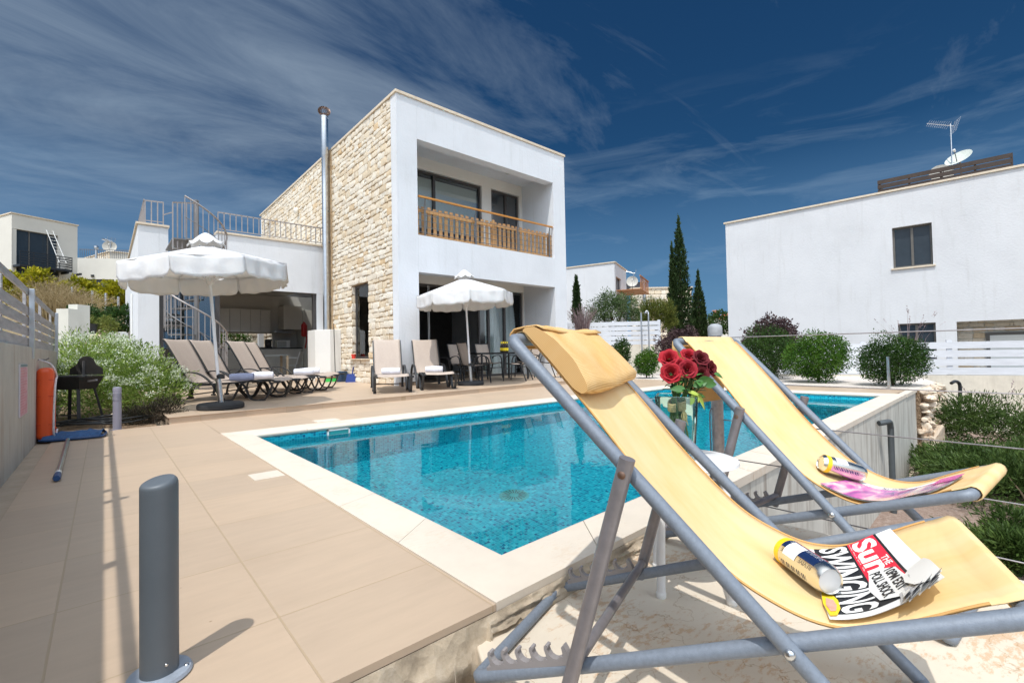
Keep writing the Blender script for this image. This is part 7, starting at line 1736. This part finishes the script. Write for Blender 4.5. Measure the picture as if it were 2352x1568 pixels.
wing.box(mb, .05, 4.2, z2 + .65, z2 + .69, -.11, -.07); mb.build('roof_railing', M_IRON, h6)
u0, z0 = Fe.uz(127, 607); u1, z1 = Fe.uz(113, 530); lo = Fe.a + Fe.u * u0 + Fe.n * 1.05; hi = Fe.a + Fe.u * u1 + Fe.n * .06; lo.z = z0; hi.z = z1
ld = empty('ladder', lo, 0, 'white aluminium ladder leaning from the balcony of the hillside house', 'ladder'); v = hi - lo; s_ = Fe.u * .2
mb = MB(); mb.tube([-s_, v - s_ * .9], .025, 6); mb.tube([s_, v + s_ * .9], .025, 6); mb.build('stiles', M_WPL, ld)
mb = MB()
for k in range(9): mb.tube([v * (.06 + k * .105) - s_, v * (.06 + k * .105) + s_], .016, 6)
mb.build('rungs', M_WPL, ld)
h7 = empty('hillside_house', (0, 0, 0), 0, 'low cream stone house with flue above the slope, left of the kitchen wing', 'house')
A = atd(252, 577, 46); B = atd(300, 584, 47); C = atd(176, 602, 50); Fg = Face(A, B); Fh = Face(A, C); ZT = A.z
stone_wall('stone_wall', Vector((A.x, A.y, 0)), Fh.u, Fh.n, Fh.len, ZT - 3.5, ZT - .05, [], h7, hmin=.22, hmax=.3, wmin=.35, wmax=.6, seed=51)
mb = MB(); Fh.box(mb, 0, Fh.len, 5, ZT - .06, -.3, -.01); mb.build('core', M_JOINT, h7); mb = MB(); Fg.box(mb, 0, 5, 5, ZT - .05, -.3, 0); Fg.box(mb, .9, 2.0, ZT - 1.6, ZT - 1.1, .0, .012); mb.build('wall', M_CREAM, h7)
mb = MB(); Fg.box(mb, -.1, 5, ZT - .048, ZT + .05, -.3, .08); Fh.box(mb, .0, Fh.len, ZT - .048, ZT + .05, -.3, .08); mb.build('roof_edge', M_CAP, h7)
p_ = atd(221, 608, 46); mb = MB(); mb.tube([p_, Vector((p_.x, p_.y, atd(221, 572, 46).z))], .12, 10); mb.lathe([(.12, 0), (.2, .06), (.2, .25), (.1, .32), (0, .33)], (p_.x, p_.y, atd(221, 571, 46).z), 12); mb.build('flue_pipe', M_STEEL, h7, smooth=40)
dish('satellite_dish', atd(252, 567, 45), (-.15, -.95, .25), .55, 'round grey satellite dish on the far hillside roof at left', M_DISHG)
aerial(atd(254, 580, 45), atd(253, 554, 45), 'small television aerial above the far hillside dish at left', 1.6)
# --- stepped retaining wall, meter boxes, wire fence posts, shower pole
p0, p1 = atd(129, 709, 11.6), atd(157, 709, 11.6); p2, p3 = atd(157, 699, 11.9), atd(178, 699, 11.9); p4 = atd(186, 715, 13.2)
mb = MB()
def slab(mb, a, b, dpt, z0, z1):
    a = Vector(a); b = Vector(b); f = Vector((FWD.x, FWD.y, 0)).normalized() * dpt; q = [a, b, b + f, a + f]; mb.add([Vector((p.x, p.y, z0)) for p in q] + [Vector((p.x, p.y, z1)) for p in q], [(0, 3, 2, 1), (4, 5, 6, 7), (0, 1, 5, 4), (1, 2, 6, 5), (2, 3, 7, 6), (3, 0, 4, 7)])
slab(mb, p0, p1, .3, -.2, p0.z); slab(mb, p2, p3, .35, -.2, p2.z); tag(mb.build('retaining_wall', plain('pale_cast_concrete', (.60, .59, .53), .85, var=.08, scale=2, bmp=.2)), 'stepped pale concrete retaining wall behind the end of the board fence', 'wall')
for (x0, y0, x1, y1, d, lab) in ((247, 762, 278, 790, 13.6, 'white meter box behind, the upper left of two beside the kitchen wing'), (262, 777, 292, 806, 13.2, 'white meter box in front, the lower right of two beside the kitchen wing')):
    a = atd(x0, y1, d); b = atd(x1, y1, d); zt = atd(x0, y0, d).z; e = empty('meter_box', a, 0, lab, 'meter box', 'meter boxes beside the kitchen wing'); mb = MB(); slab(mb, (0, 0, 0), b - a, .22, 0, zt - a.z); bx = mb.build('housing', M_WPL, e, bevel=.02)
    mb = MB(); r_ = (b - a); c = r_ * .5; f = Vector((FWD.x, FWD.y, 0)).normalized(); mb.obox(c - f * .015 + Vector((0, 0, (zt - a.z) * .55)), r_, f, (0, 0, 1), r_.length * .30, .012, (zt - a.z) * .2); lidp = mb.build('lid', M_WPL, e, bevel=.004)
    mb = MB(); mb.obox(c - f * .03 + Vector((0, 0, (zt - a.z) * .52)), r_, f, (0, 0, 1), r_.length * .16, .004, (zt - a.z) * .05); mb.build('slot', M_GROUT, lidp)
labs = ['leftmost of the thin grey fence posts on the planted slope', 'tallest grey fence post before the yellow green hedge', 'middle grey fence post before the yellow green hedge', 'grey fence post nearest the kitchen wing on the slope']
for k, (px, yt, yb) in enumerate(((166, 659, 690), (212, 668, 706), (243, 673, 706), (272, 681, 706))):
    a = atd(px, yb + 12, 20); t = atd(px, yt, 20); o = MB().tube([(0, 0, 0), (0, 0, t.z - a.z)], .045, 8).build('fence_post', M_STEEL, smooth=40, loc=a); tag(o, labs[k], 'post', 'thin fence posts on the slope')
a = atd(1491, 800, 17); t = atd(1489, 714, 17); e = empty('shower_pole', a, 0, 'thin grey outdoor shower pole with a hooked head behind the white fence', 'shower')
hh = t.z - a.z; mb = MB(); mb.tube(spline([(0, 0, -1.0), (0, 0, hh * .8), (0, 0, hh - .08), Vector((0, 0, hh)) - RGT * .04, Vector((0, 0, hh - .02)) - RGT * .09], 6), .028, 8); mb.build('pole', M_STEEL, e, smooth=60); mb = MB(); mb.lathe([(.02, 0), (.06, -.04), (.06, -.06), (0, -.06)], Vector((0, 0, hh - .02)) - RGT * .10, 12); mb.build('shower_head', M_STEEL, e, smooth=40)
a = atd(1474, 790, 17.4); t = atd(1473, 718, 17.4); o = MB().tube([(0, 0, -1.0), (0, 0, t.z - a.z)], .03, 8).build('fence_post', M_STEEL, smooth=40, loc=a); tag(o, 'thin grey post left of the outdoor shower behind the white fence', 'post')
# ------------------------------------------------------------------ plants: trunk or stems plus a crown of small leaf faces
def leaf_mat(name, lo, mid, hi, scale=3.5, rough=.55, transl=.25):
    m, nt, b = new_mat(name); l = nt.links.new
    n = nd(nt, 'ShaderNodeTexNoise'); n.inputs['Scale'].default_value = scale; n.inputs['Detail'].default_value = 5; l(objco(nt), n.inputs['Vector'])
    gi = nt.nodes.new('ShaderNodeAttribute'); gi.attribute_name = 'leaf'
    ad = nt.nodes.new('ShaderNodeMath'); ad.operation = 'MULTIPLY_ADD'; ad.inputs[1].default_value = .55; l(gi.outputs['Fac'], ad.inputs[0]); l(n.outputs['Fac'], ad.inputs[2])
    r = ramp(nt, [(.38, lo), (.75, mid), (1.1 if False else 1.0, hi)]); l(ad.outputs[0], r.inputs['Fac']); l(r.outputs['Color'], b.inputs['Base Color']); b.inputs['Roughness'].default_value = rough; b.inputs['Specular IOR Level'].default_value = .25
    o = nt.nodes['Material Output']; t = nt.nodes.new('ShaderNodeBsdfTranslucent'); l(r.outputs['Color'], t.inputs['Color']); ms = nt.nodes.new('ShaderNodeMixShader'); ms.inputs[0].default_value = transl
    l(b.outputs[0], ms.inputs[1]); l(t.outputs[0], ms.inputs[2]); l(ms.outputs[0], o.inputs[0]); return m
LF_GRN = leaf_mat('glossy_green_leaves', (.014, .050, .006), (.042, .115, .010), (.11, .215, .024))
LF_DRK = leaf_mat('dark_green_leaves', (.012, .036, .007), (.028, .068, .012), (.068, .13, .025))
LF_PUR = leaf_mat('purple_brown_leaves', (.020, .012, .014), (.055, .030, .034), (.12, .075, .07))
LF_CYP = leaf_mat('cypress_foliage', (.012, .028, .008), (.028, .055, .016), (.06, .10, .03), transl=.1)
LF_OLI = leaf_mat('olive_foliage', (.025, .055, .018), (.07, .12, .04), (.16, .22, .09))
LF_PIN = leaf_mat('yellow_green_needles', (.05, .075, .012), (.13, .16, .03), (.24, .25, .06))
LF_HED = leaf_mat('golden_green_hedge', (.08, .10, .008), (.30, .30, .015), (.60, .52, .03), 2.2)
LF_STR = leaf_mat('dry_straw_grass', (.16, .12, .05), (.34, .26, .13), (.55, .44, .27))
LF_FLO = leaf_mat('grey_green_stems', (.045, .10, .014), (.17, .27, .045), (.38, .48, .12))
LF_WHT = leaf_mat('white_green_blossom', (.42, .50, .30), (.64, .70, .52), (.82, .86, .74), 8, transl=.2)
LF_ROS = leaf_mat('rosemary_needles', (.018, .042, .008), (.05, .092, .018), (.11, .17, .04))
LF_DEAD = leaf_mat('dark_twiggy_heath', (.02, .022, .012), (.05, .045, .03), (.12, .09, .07))
LF_LAV = leaf_mat('mauve_plumes', (.12, .08, .08), (.24, .17, .17), (.40, .30, .30))
M_BARK = plain('grey_brown_bark', (.12, .085, .055), .9, var=.35, scale=12, bmp=.5, bscale=40)
def crown(name, blobs, n, size, m, parent, seed, shape='leaf', up=.0, jitter=.18, shell=.55, floor=None, long=2.0):
    """blobs: (centre, (rx, ry, rz), weight)"""
    r = random.Random(seed); V = []; F = []; A = []; tot = sum(b[2] for b in blobs)
    for c, rad, wt in blobs:
        c = Vector(c)
        for _ in range(int(n * wt / tot)):
            while True:
                d = Vector((r.gauss(0, 1), r.gauss(0, 1), r.gauss(0, 1)))
                if d.length > .01: break
            d.normalize(); rr_ = (shell + (1 - shell) * r.random() ** .6) if r.random() < .8 else r.random() ** .4
            k = 1 + jitter * 2.2 * noise.noise(d * 2.3 + c * .7 + Vector((seed, 0, 0))) + jitter * 1.0 * noise.noise(d * 6 + Vector((0, seed, 0)))
            p = c + Vector((d.x * rad[0], d.y * rad[1], d.z * rad[2])) * rr_ * k
            if floor is not None and p.z < floor: p.z = floor + r.random() * .05
            dirn = (d + Vector((r.uniform(-1, 1), r.uniform(-1, 1), r.uniform(-1, 1))) * .9 + Vector((0, 0, up))).normalized()
            sd = dirn.cross(Vector((r.uniform(-1, 1), r.uniform(-1, 1), r.uniform(-1, 1)))).normalized(); s = size * r.uniform(.6, 1.35); w_ = s / long
            o = len(V); V += [p, p + dirn * s * .5 + sd * w_ * .5, p + dirn * s, p + dirn * s * .5 - sd * w_ * .5]; F.append((o, o + 1, o + 2, o + 3)); A.append(r.random() * .6 + .4 * (.5 + .5 * noise.noise(p * 2.5)))
    me = bpy.data.meshes.new(name); me.from_pydata([tuple(v) for v in V], [], F); me.materials.append(m); at = me.attributes.new('leaf', 'FLOAT', 'FACE'); at.data.foreach_set('value', A); me.update()
    o = bpy.data.objects.new(name, me); COL.objects.link(o); o.parent = parent; return o
def plant(nm, base, label, cat, group=None): return empty(nm, base, 0, label, cat, group)
def stems(parent, n, h, spread, rad, seed, m=None, name='stem'):
    r = random.Random(seed); mb = MB()
    for _ in range(n):
        a = r.uniform(0, 6.28); q = spread * r.uniform(.3, 1); mb.tube(spline([(0, 0, -.03), (q * .3 * math.cos(a), q * .3 * math.sin(a), h * .4), (q * math.cos(a), q * math.sin(a), h * r.uniform(.7, 1))], 4), rad, 6, rads=[rad * (1 - .75 * i / 8) for i in range(9)])
    return mb.build(name, m or M_BARK, parent, smooth=60)
def bush(nm, px, yb, d, x0, x1, yt, label, m, n, size, seed, depth_r=None, **k):
    b = atd(px, yb, d); top = atd(px, yt, d).z; rx = (x1 - x0) / 2 * d / CF; h = top - b.z; e = plant(nm, b, label, 'bush' if nm.endswith('bush') else 'tree', k.pop('group', None))
    cx_ = ((x0 + x1) / 2 - px) * d / CF; c = RGT * cx_; c.z = h * .50
    crown('foliage', [(c, (rx * .80, rx * .80, h * .46), 1), (c + RGT * rx * .32 + Vector((0, 0, h * .12)), (rx * .5, rx * .5, h * .32), .35), (c - RGT * rx * .35 + Vector((0, 0, -h * .06)), (rx * .52, rx * .52, h * .36), .35), (c + FWD * -.25 * rx + Vector((0, 0, -h * .1)), (rx * .55, rx * .55, h * .34), .3)], n, size, m, e, seed, floor=.02, **k)
    stems(e, 5, h * .6, rx * .5, .02, seed); return e
GB = 'rounded bushes on the white gravel'
bush('round_bush', 1880, 877, 10.4, 1797, 1957, 760, 'rounded glossy green bush, bigger one left of the steel post', LF_GRN, 17000, .042, 1, group=GB)
bush('round_bush', 2050, 884, 9.2, 1970, 2134, 768, 'rounded green bush behind the short steel post, farthest right', LF_DRK, 17000, .038, 2, group=GB)
bush('round_bush', 1755, 870, 11.8, 1690, 1835, 748, 'dark green bush under the purple foliage, behind the rear deck chair', LF_DRK, 12000, .045, 3, group=GB)
bush('round_bush', 1485, 865, 13.0, 1455, 1517, 800, 'small round green bush left of the roses', LF_GRN, 4500, .05, 4, group=GB)
bush('round_bush', 1428, 850, 13.4, 1402, 1452, 775, 'dark green bush just right of the yellow pillow', LF_DRK, 4000, .05, 5, group=GB)
def spray(e, n, h0, h1, spread, seed, m, ln=.09):
    r = random.Random(seed); mb = MB(); V = []; blobs = []
    for _ in range(n):
        a = r.uniform(0, 6.28); q = spread * r.random() ** .5; z = r.uniform(h0, h1) * (1 - .25 * (q / spread) ** 2); p1 = Vector((q * .5 * math.cos(a), q * .5 * math.sin(a), z * .5)); p2 = Vector((q * math.cos(a), q * math.sin(a), z)); mb.tube([(0, 0, 0), p1, p2], .008, 5); blobs.append((p2 - (p2 - p1) * .2, (.16, .16, .22), 1))
    mb.build('branches', M_BARK, e, smooth=60); return blobs
for (px, yb, d, yt, sp_, label, sd, nn) in ((1778, 860, 12.6, 716, .85, 'loose purple leaved shrub before the neighbouring white wall', 8, 26), (1560, 858, 14.4, 742, .80, 'purple leaved shrub left of the second deck chair top, under the cypresses', 9, 24)):
    b = atd(px, yb, d); h = atd(px, yt, d).z - b.z; e = plant('purple_bush', b, label, 'bush', 'purple leaved shrubs'); bl = spray(e, nn, h * .6, h * .98, sp_ * 1.05, sd, LF_PUR); bl.append(((0, 0, h * .5), (sp_ * .85, sp_ * .85, h * .35), 9)); crown('foliage', bl, 7000, .07, LF_PUR, e, sd, jitter=.3)
def cypress(px, yb, d, xw, yt, label, seed, n=9000, spires=1):
    b = atd(px, yb, d); e = plant('cypress_tree', b, label, 'tree', 'slender cypress trees'); r = random.Random(seed); zt = atd(px, yt, d).z - b.z; rw = xw / 2 * d / CF
    bl = []
    for s in range(spires):
        ox = 0 if s == 0 else r.choice((-1, 1)) * rw * .55; H = zt * (1 if s == 0 else r.uniform(.62, .82)); w_ = rw * (1 if s == 0 else .5)
        for i in range(9):
            t = i / 8; q = w_ * (math.sin(math.pi * min(1, .30 + t * .0)) * 0 + (1 - t) ** .72 * .95 + .04) * (.75 + .25 * min(1, t * 6)); bl.append((RGT * (ox + r.uniform(-.1, .1) * q) + Vector((0, 0, H * (.06 + .90 * t))), (q, q, H * .085 + .1), q + .15))
    crown('crown', bl, n, .15, LF_CYP, e, seed, up=1.6, jitter=.22, shell=.6, long=2.6)
    mb = MB(); mb.tube([(0, 0, -.5), (0, 0, zt * .5), (0, 0, zt * .96)], .1, 8, rads=[.13, .08, .015]); mb.build('trunk', M_BARK, e, smooth=60); return e
cypress(1566, 790, 25, 62, 512, 'tallest slender dark cypress behind the second deck chair', 21, 15000, 2)
cypress(1607, 790, 26.5, 36, 632, 'shorter cypress just right of the tallest one', 22, 8000, 3)
cypress(1326, 760, 22, 22, 645, 'small narrow cypress against the white house beside the villa', 23, 5000)
b = atd(1408, 772, 19.5); e = plant('olive_tree', b, 'grey green olive tree behind the white board fence', 'tree'); z = lambda y: atd(1408, y, 19.5).z - b.z
crown('crown', [((0, 0, z(712)), (.95, .95, .62), 1), (RGT * .55 + Vector((0, 0, z(700))), (.55, .55, .48), .5), (RGT * -.6 + Vector((0, 0, z(724))), (.55, .5, .4), .45), (RGT * -.15 + Vector((0, 0, z(690))), (.5, .5, .42), .4), (RGT * .9 + Vector((0, 0, z(728))), (.3, .3, .3), .2)], 11000, .085, LF_OLI, e, 31, jitter=.32, long=3.2, shell=.45)
mb = MB(); mb.tube(spline([(0, 0, -.6), (.05, 0, .3), (.0, .1, z(715))], 5), .09, 8, rads=[.11 - .006 * i for i in range(11)]); mb.tube(spline([(.04, 0, .25), RGT * .3 + Vector((0, 0, .7)), RGT * .5 + Vector((0, 0, z(702)))], 5), .04, 6); mb.tube(spline([(.04, 0, .25), RGT * -.3 + Vector((0, 0, .6)), RGT * -.5 + Vector((0, 0, z(720)))], 5), .04, 6); mb.build('trunk', M_BARK, e, smooth=60)
b = atd(1508, 775, 22); e = plant('pine_tree', b, 'feathery yellow green pine left of the tall cypress', 'tree'); z = lambda y: atd(1508, y, 22).z - b.z
crown('crown', [(RGT * u + Vector((0, 0, z(y))), (.28, .28, .42), 1) for u, y in ((-.6, 722), (-.35, 705), (-.1, 716), (.15, 708), (.4, 722), (.6, 712), (-.2, 738), (.3, 742), (-.6, 745), (.65, 740))], 8000, .16, LF_PIN, e, 33, up=1.4, jitter=.3, long=7)
mb = MB(); mb.tube([(0, 0, -.6), (0, 0, z(715))], .08, 8); mb.build('trunk', M_BARK, e, smooth=60)
b = atd(1655, 760, 34); e = plant('green_bush', b, 'small far green tree under the red roof', 'bush'); crown('foliage', [((0, 0, .6), (.9, .9, .8), 1)], 2500, .16, LF_DRK, e, 34); stems(e, 4, .8, .4, .04, 34)
def tuft(nm, b, label, cat, n, h, sp_, m, seed, plume=.0, group=None, w_=.012, mp=None):
    e = plant(nm, b, label, cat, group); r = random.Random(seed); V = []; F = []; A = []; PV = []; PF = []; PA = []
    for _ in range(n):
        a = r.uniform(0, 6.28); q = sp_ * r.random() ** .6; hh = h * r.uniform(.55, 1.05); b0 = Vector((q * .45 * math.cos(a), q * .45 * math.sin(a), -.02)); s = Vector((-math.sin(a), math.cos(a), 0)) * w_
        if r.random() < .5: s = Vector((math.cos(a), math.sin(a), 0)) * w_
        p = [b0 + Vector((q * .55 * math.cos(a) * t ** 1.8, q * .55 * math.sin(a) * t ** 1.8, hh * (t - .18 * t ** 3 * (q / sp_)))) for t in (0, .35, .7, 1)]; o = len(V)
        for i, c in enumerate(p): k = 1 - i / 3.2; V += [c - s * k, c + s * k]
        for i in range(3): F.append((o + 2 * i, o + 2 * i + 1, o + 2 * i + 3, o + 2 * i + 2)); A.append(r.random())
        if r.random() < plume:
            d = (p[3] - p[2]).normalized()
            for j in range(7):
                c = p[3] + d * (j * .022 - .06); s2 = Vector((r.uniform(-1, 1), r.uniform(-1, 1), r.uniform(-.2, 1))).normalized() * .03; o = len(PV); t_ = d * .03; PV += [c, c + s2 * .5 + t_ * .5, c + s2 + t_, c + t_]; PF.append((o, o + 1, o + 2, o + 3)); PA.append(r.random())
    for (v, f, a, mm, nn) in ((V, F, A, m, 'blades'), (PV, PF, PA, mp or m, 'plumes')):
        if not f: continue
        me = bpy.data.meshes.new(nn); me.from_pydata([tuple(x) for x in v], [], f); me.materials.append(mm); at = me.attributes.new('leaf', 'FLOAT', 'FACE'); at.data.foreach_set('value', a); o = bpy.data.objects.new(nn, me); COL.objects.link(o); o.parent = e
    return e
tuft('feather_grass', atd(1338, 760, 17.2), 'mauve feathery grass tuft at the right corner of the villa', 'grass', 240, .95, .55, LF_LAV, 41, .5, mp=LF_LAV)
tuft('fountain_grass', atd(2085, 800, 11.5), 'thin fountain grass with pinkish plumes before the low window', 'grass', 18, .95, .75, LF_LAV, 42, .8, 'fountain grasses', .006)
tuft('fountain_grass', atd(2285, 985, 9.0), 'thin fountain grass with plumes against the low cream wall at right', 'grass', 12, 1.05, .55, LF_LAV, 43, .8, 'fountain grasses', .006)
# rosemary spilling over the lower garden
def sprawl(px, py, d, rx, ry, rz, label, seed, n=24000):
    c = atd(px, py, d); b = Vector((c.x, c.y, -1.32)); e = plant('rosemary_bush', b, label, 'bush', 'sprawling rosemary in the lower garden'); h = c.z + 1.32; r = random.Random(seed)
    bl = [((0, 0, h * .45), (rx, ry, h * .52), 3)]
    for _ in range(9): a = r.uniform(0, 6.28); bl.append((((rx * .75) * math.cos(a), ry * .75 * math.sin(a), h * r.uniform(.3, .85)), (rx * .38, ry * .38, rz * r.uniform(.5, .9)), .6))
    crown('foliage', bl, n, .075, LF_ROS, e, seed, up=.5, jitter=.3, shell=.6, floor=.0, long=5); stems(e, 6, h * .6, rx * .5, .02, seed)
sprawl(2330, 918, 8.3, 1.05, 1.1, .35, 'largest dark rosemary shrub, right of the boulder below the pool', 51)
sprawl(2275, 1030, 6.9, .72, .9, .28, 'dark rosemary shrub beneath the boulder, below the rear deck chair', 52, 22000)
sprawl(2360, 1030, 5.8, .75, .9, .25, 'dark rosemary shrub at the right edge beside the rear deck chair foot', 53, 18000)
sprawl(2375, 1225, 4.4, .50, .55, .2, 'rosemary shrub nearest the camera at the right edge', 54, 14000)
# --- left side
b = Vector((.02, 10.1, 0)); e = plant('flowering_shrub', b, 'large grey green shrub covered in small white blossom beside the terrace', 'bush')
SH = [((-.15, .1, .62), (.62, .9, .58), 1.5), ((.38, -.55, .42), (.62, .7, .44), 1.2), ((-.22, .9, .80), (.5, .7, .46), .8), ((.30, .45, .66), (.50, .7, .46), .9), ((-.28, -.9, .38), (.42, .5, .38), .6), ((.55, -.95, .26), (.5, .45, .28), .7), ((.1, 1.6, .75), (.5, .6, .5), .5)]
crown('foliage', SH, 26000, .06, LF_FLO, e, 61, up=.5, jitter=.22, shell=.5, floor=.0, long=4); stems(e, 10, .7, .7, .015, 61, LF_FLO if False else M_BARK)
rb = random.Random(62); fl_b = []
for _ in range(330):
    c, rad, wt = SH[rb.choices(range(len(SH)), [s[2] for s in SH])[0]]; d = Vector((rb.gauss(0, 1), rb.gauss(0, 1), abs(rb.gauss(0, 1)) * .9)); d.normalize(); k = 1.0 + .1 * rb.random(); p = Vector(c) + Vector((d.x * rad[0], d.y * rad[1], d.z * rad[2])) * k
    fl_b.append((p, (.065, .065, .042), 1))
crown('blossom', fl_b, 9500, .022, LF_WHT, e, 63, up=.4, shell=.3, long=1.4)
b = onz(352, 972, -.02); e = plant('heather_bush', (b.x, b.y + .18, -.03), 'dark half dead heather clump at the corner of the terrace step', 'bush')
crown('foliage', [((0, 0, .10), (.26, .2, .15), 1), ((.18, .05, .16), (.16, .12, .16), .5), ((-.22, 0, .08), (.14, .12, .1), .3)], 5500, .045, LF_DEAD, e, 64, up=.9, jitter=.35, long=7, floor=0); stems(e, 14, .30, .30, .004, 64, name='twigs')
def slope_bush(nm, x0, x1, yt, yb, d, label, m, n, size, seed, long=2.0, up=.2, group=None):
    b = atd((x0 + x1) / 2, yb, d); e = plant(nm, b, label, 'bush', group); w_ = (x1 - x0) / 2 * d / CF; h = atd(0, yt, d).z - atd(0, yb, d).z; k = max(2, int(w_ / (h * .6)) + 1); r = random.Random(seed)
    crown('foliage', [(RGT * (-w_ * .8 + 1.6 * w_ * i / (k - 1)) + Vector((0, 0, h * r.uniform(.42, .55))), (w_ / k * 1.35, .6, h * r.uniform(.42, .5)), 1) for i in range(k)], n, size, m, e, seed, up=up, jitter=.28, long=long); stems(e, 5, h * .5, w_ * .4, .03, seed); return e
slope_bush('golden_hedge', 172, 292, 640, 712, 23, 'golden green clipped hedge on the slope left of the kitchen wing', LF_HED, 11000, .16, 71, group='golden hedges on the slope')
slope_bush('golden_hedge', 26, 92, 618, 690, 21, 'golden green hedge tuft at far left above the board fence', LF_HED, 7000, .14, 72, group='golden hedges on the slope')
slope_bush('slope_bush', 184, 292, 700, 765, 14.6, 'dark green bushes on the slope under the thin fence posts', LF_DRK, 9000, .07, 73)
slope_bush('slope_bush', 195, 250, 726, 770, 13.6, 'olive green bush on the slope above the rock edging', LF_PIN, 4000, .06, 76)
gr_lab = ['tall dry straw grass clump at far left behind the board fence', 'dry straw grass clump in the middle of the slope', 'dry straw grass clump just left of the stepped concrete wall', 'low dry straw grass behind the stepped concrete wall', 'dry straw grass clump highest on the slope']
for k, (px, py, d, h) in enumerate(((95, 735, 17, 1.35), (125, 735, 16.5, 1.35), (150, 730, 17.5, 1.2), (188, 725, 16.5, .8), (110, 700, 21, 1.3))):
    tuft('straw_grass', atd(px, py, d), gr_lab[k], 'grass', 420, h, 1.0, LF_STR, 80 + k, .8, 'dry grass clumps on the slope', .014, mp=LF_STR)
for k, (px, py, d, s) in enumerate(((192, 783, 12.6, .20), (222, 778, 12.8, .24), (243, 786, 12.5, .18), (206, 790, 12.2, .18), (176, 778, 12.9, .16), (232, 768, 13.4, .2))):
    p = atd(px, py, d); o = rubble('rock', [(p.x, p.y, p.z, s)], M_ROCK, seed=90 + k); tag(o, ['pale rock at the left of the slope edging', 'largest pink rock in the middle of the slope edging', 'pale rock right beside the meter boxes', 'low pale rock in front of the slope edging', 'smallest rock beside the stepped concrete wall', 'rock at the back of the slope edging'][k], 'rock', 'rocks edging the planted slope')
p = atd(203, 770, 13); mb = MB(); mb.lathe([(0, 0), (.16, 0), (.2, .3), (.22, .32), (.19, .32), (.15, .03), (0, .03)], (0, 0, 0), 16); tag(mb.build('plant_tub', M_BLK, smooth=40, loc=(p.x, p.y, p.z)), 'black plastic tub standing at the foot of the stepped wall', 'tub')

e = plant('garden_shrub', Vector((3.55, 20.05, .1)), 'green shrub against the rough garden wall seen through the kitchen strip window', 'bush')
crown('foliage', [((0, 0, 1.0), (.6, .25, .9), 1), ((.5, 0, .8), (.35, .2, .7), .5)], 3500, .11, LF_GRN, e, 95, long=4); stems(e, 5, .9, .3, .02, 95)
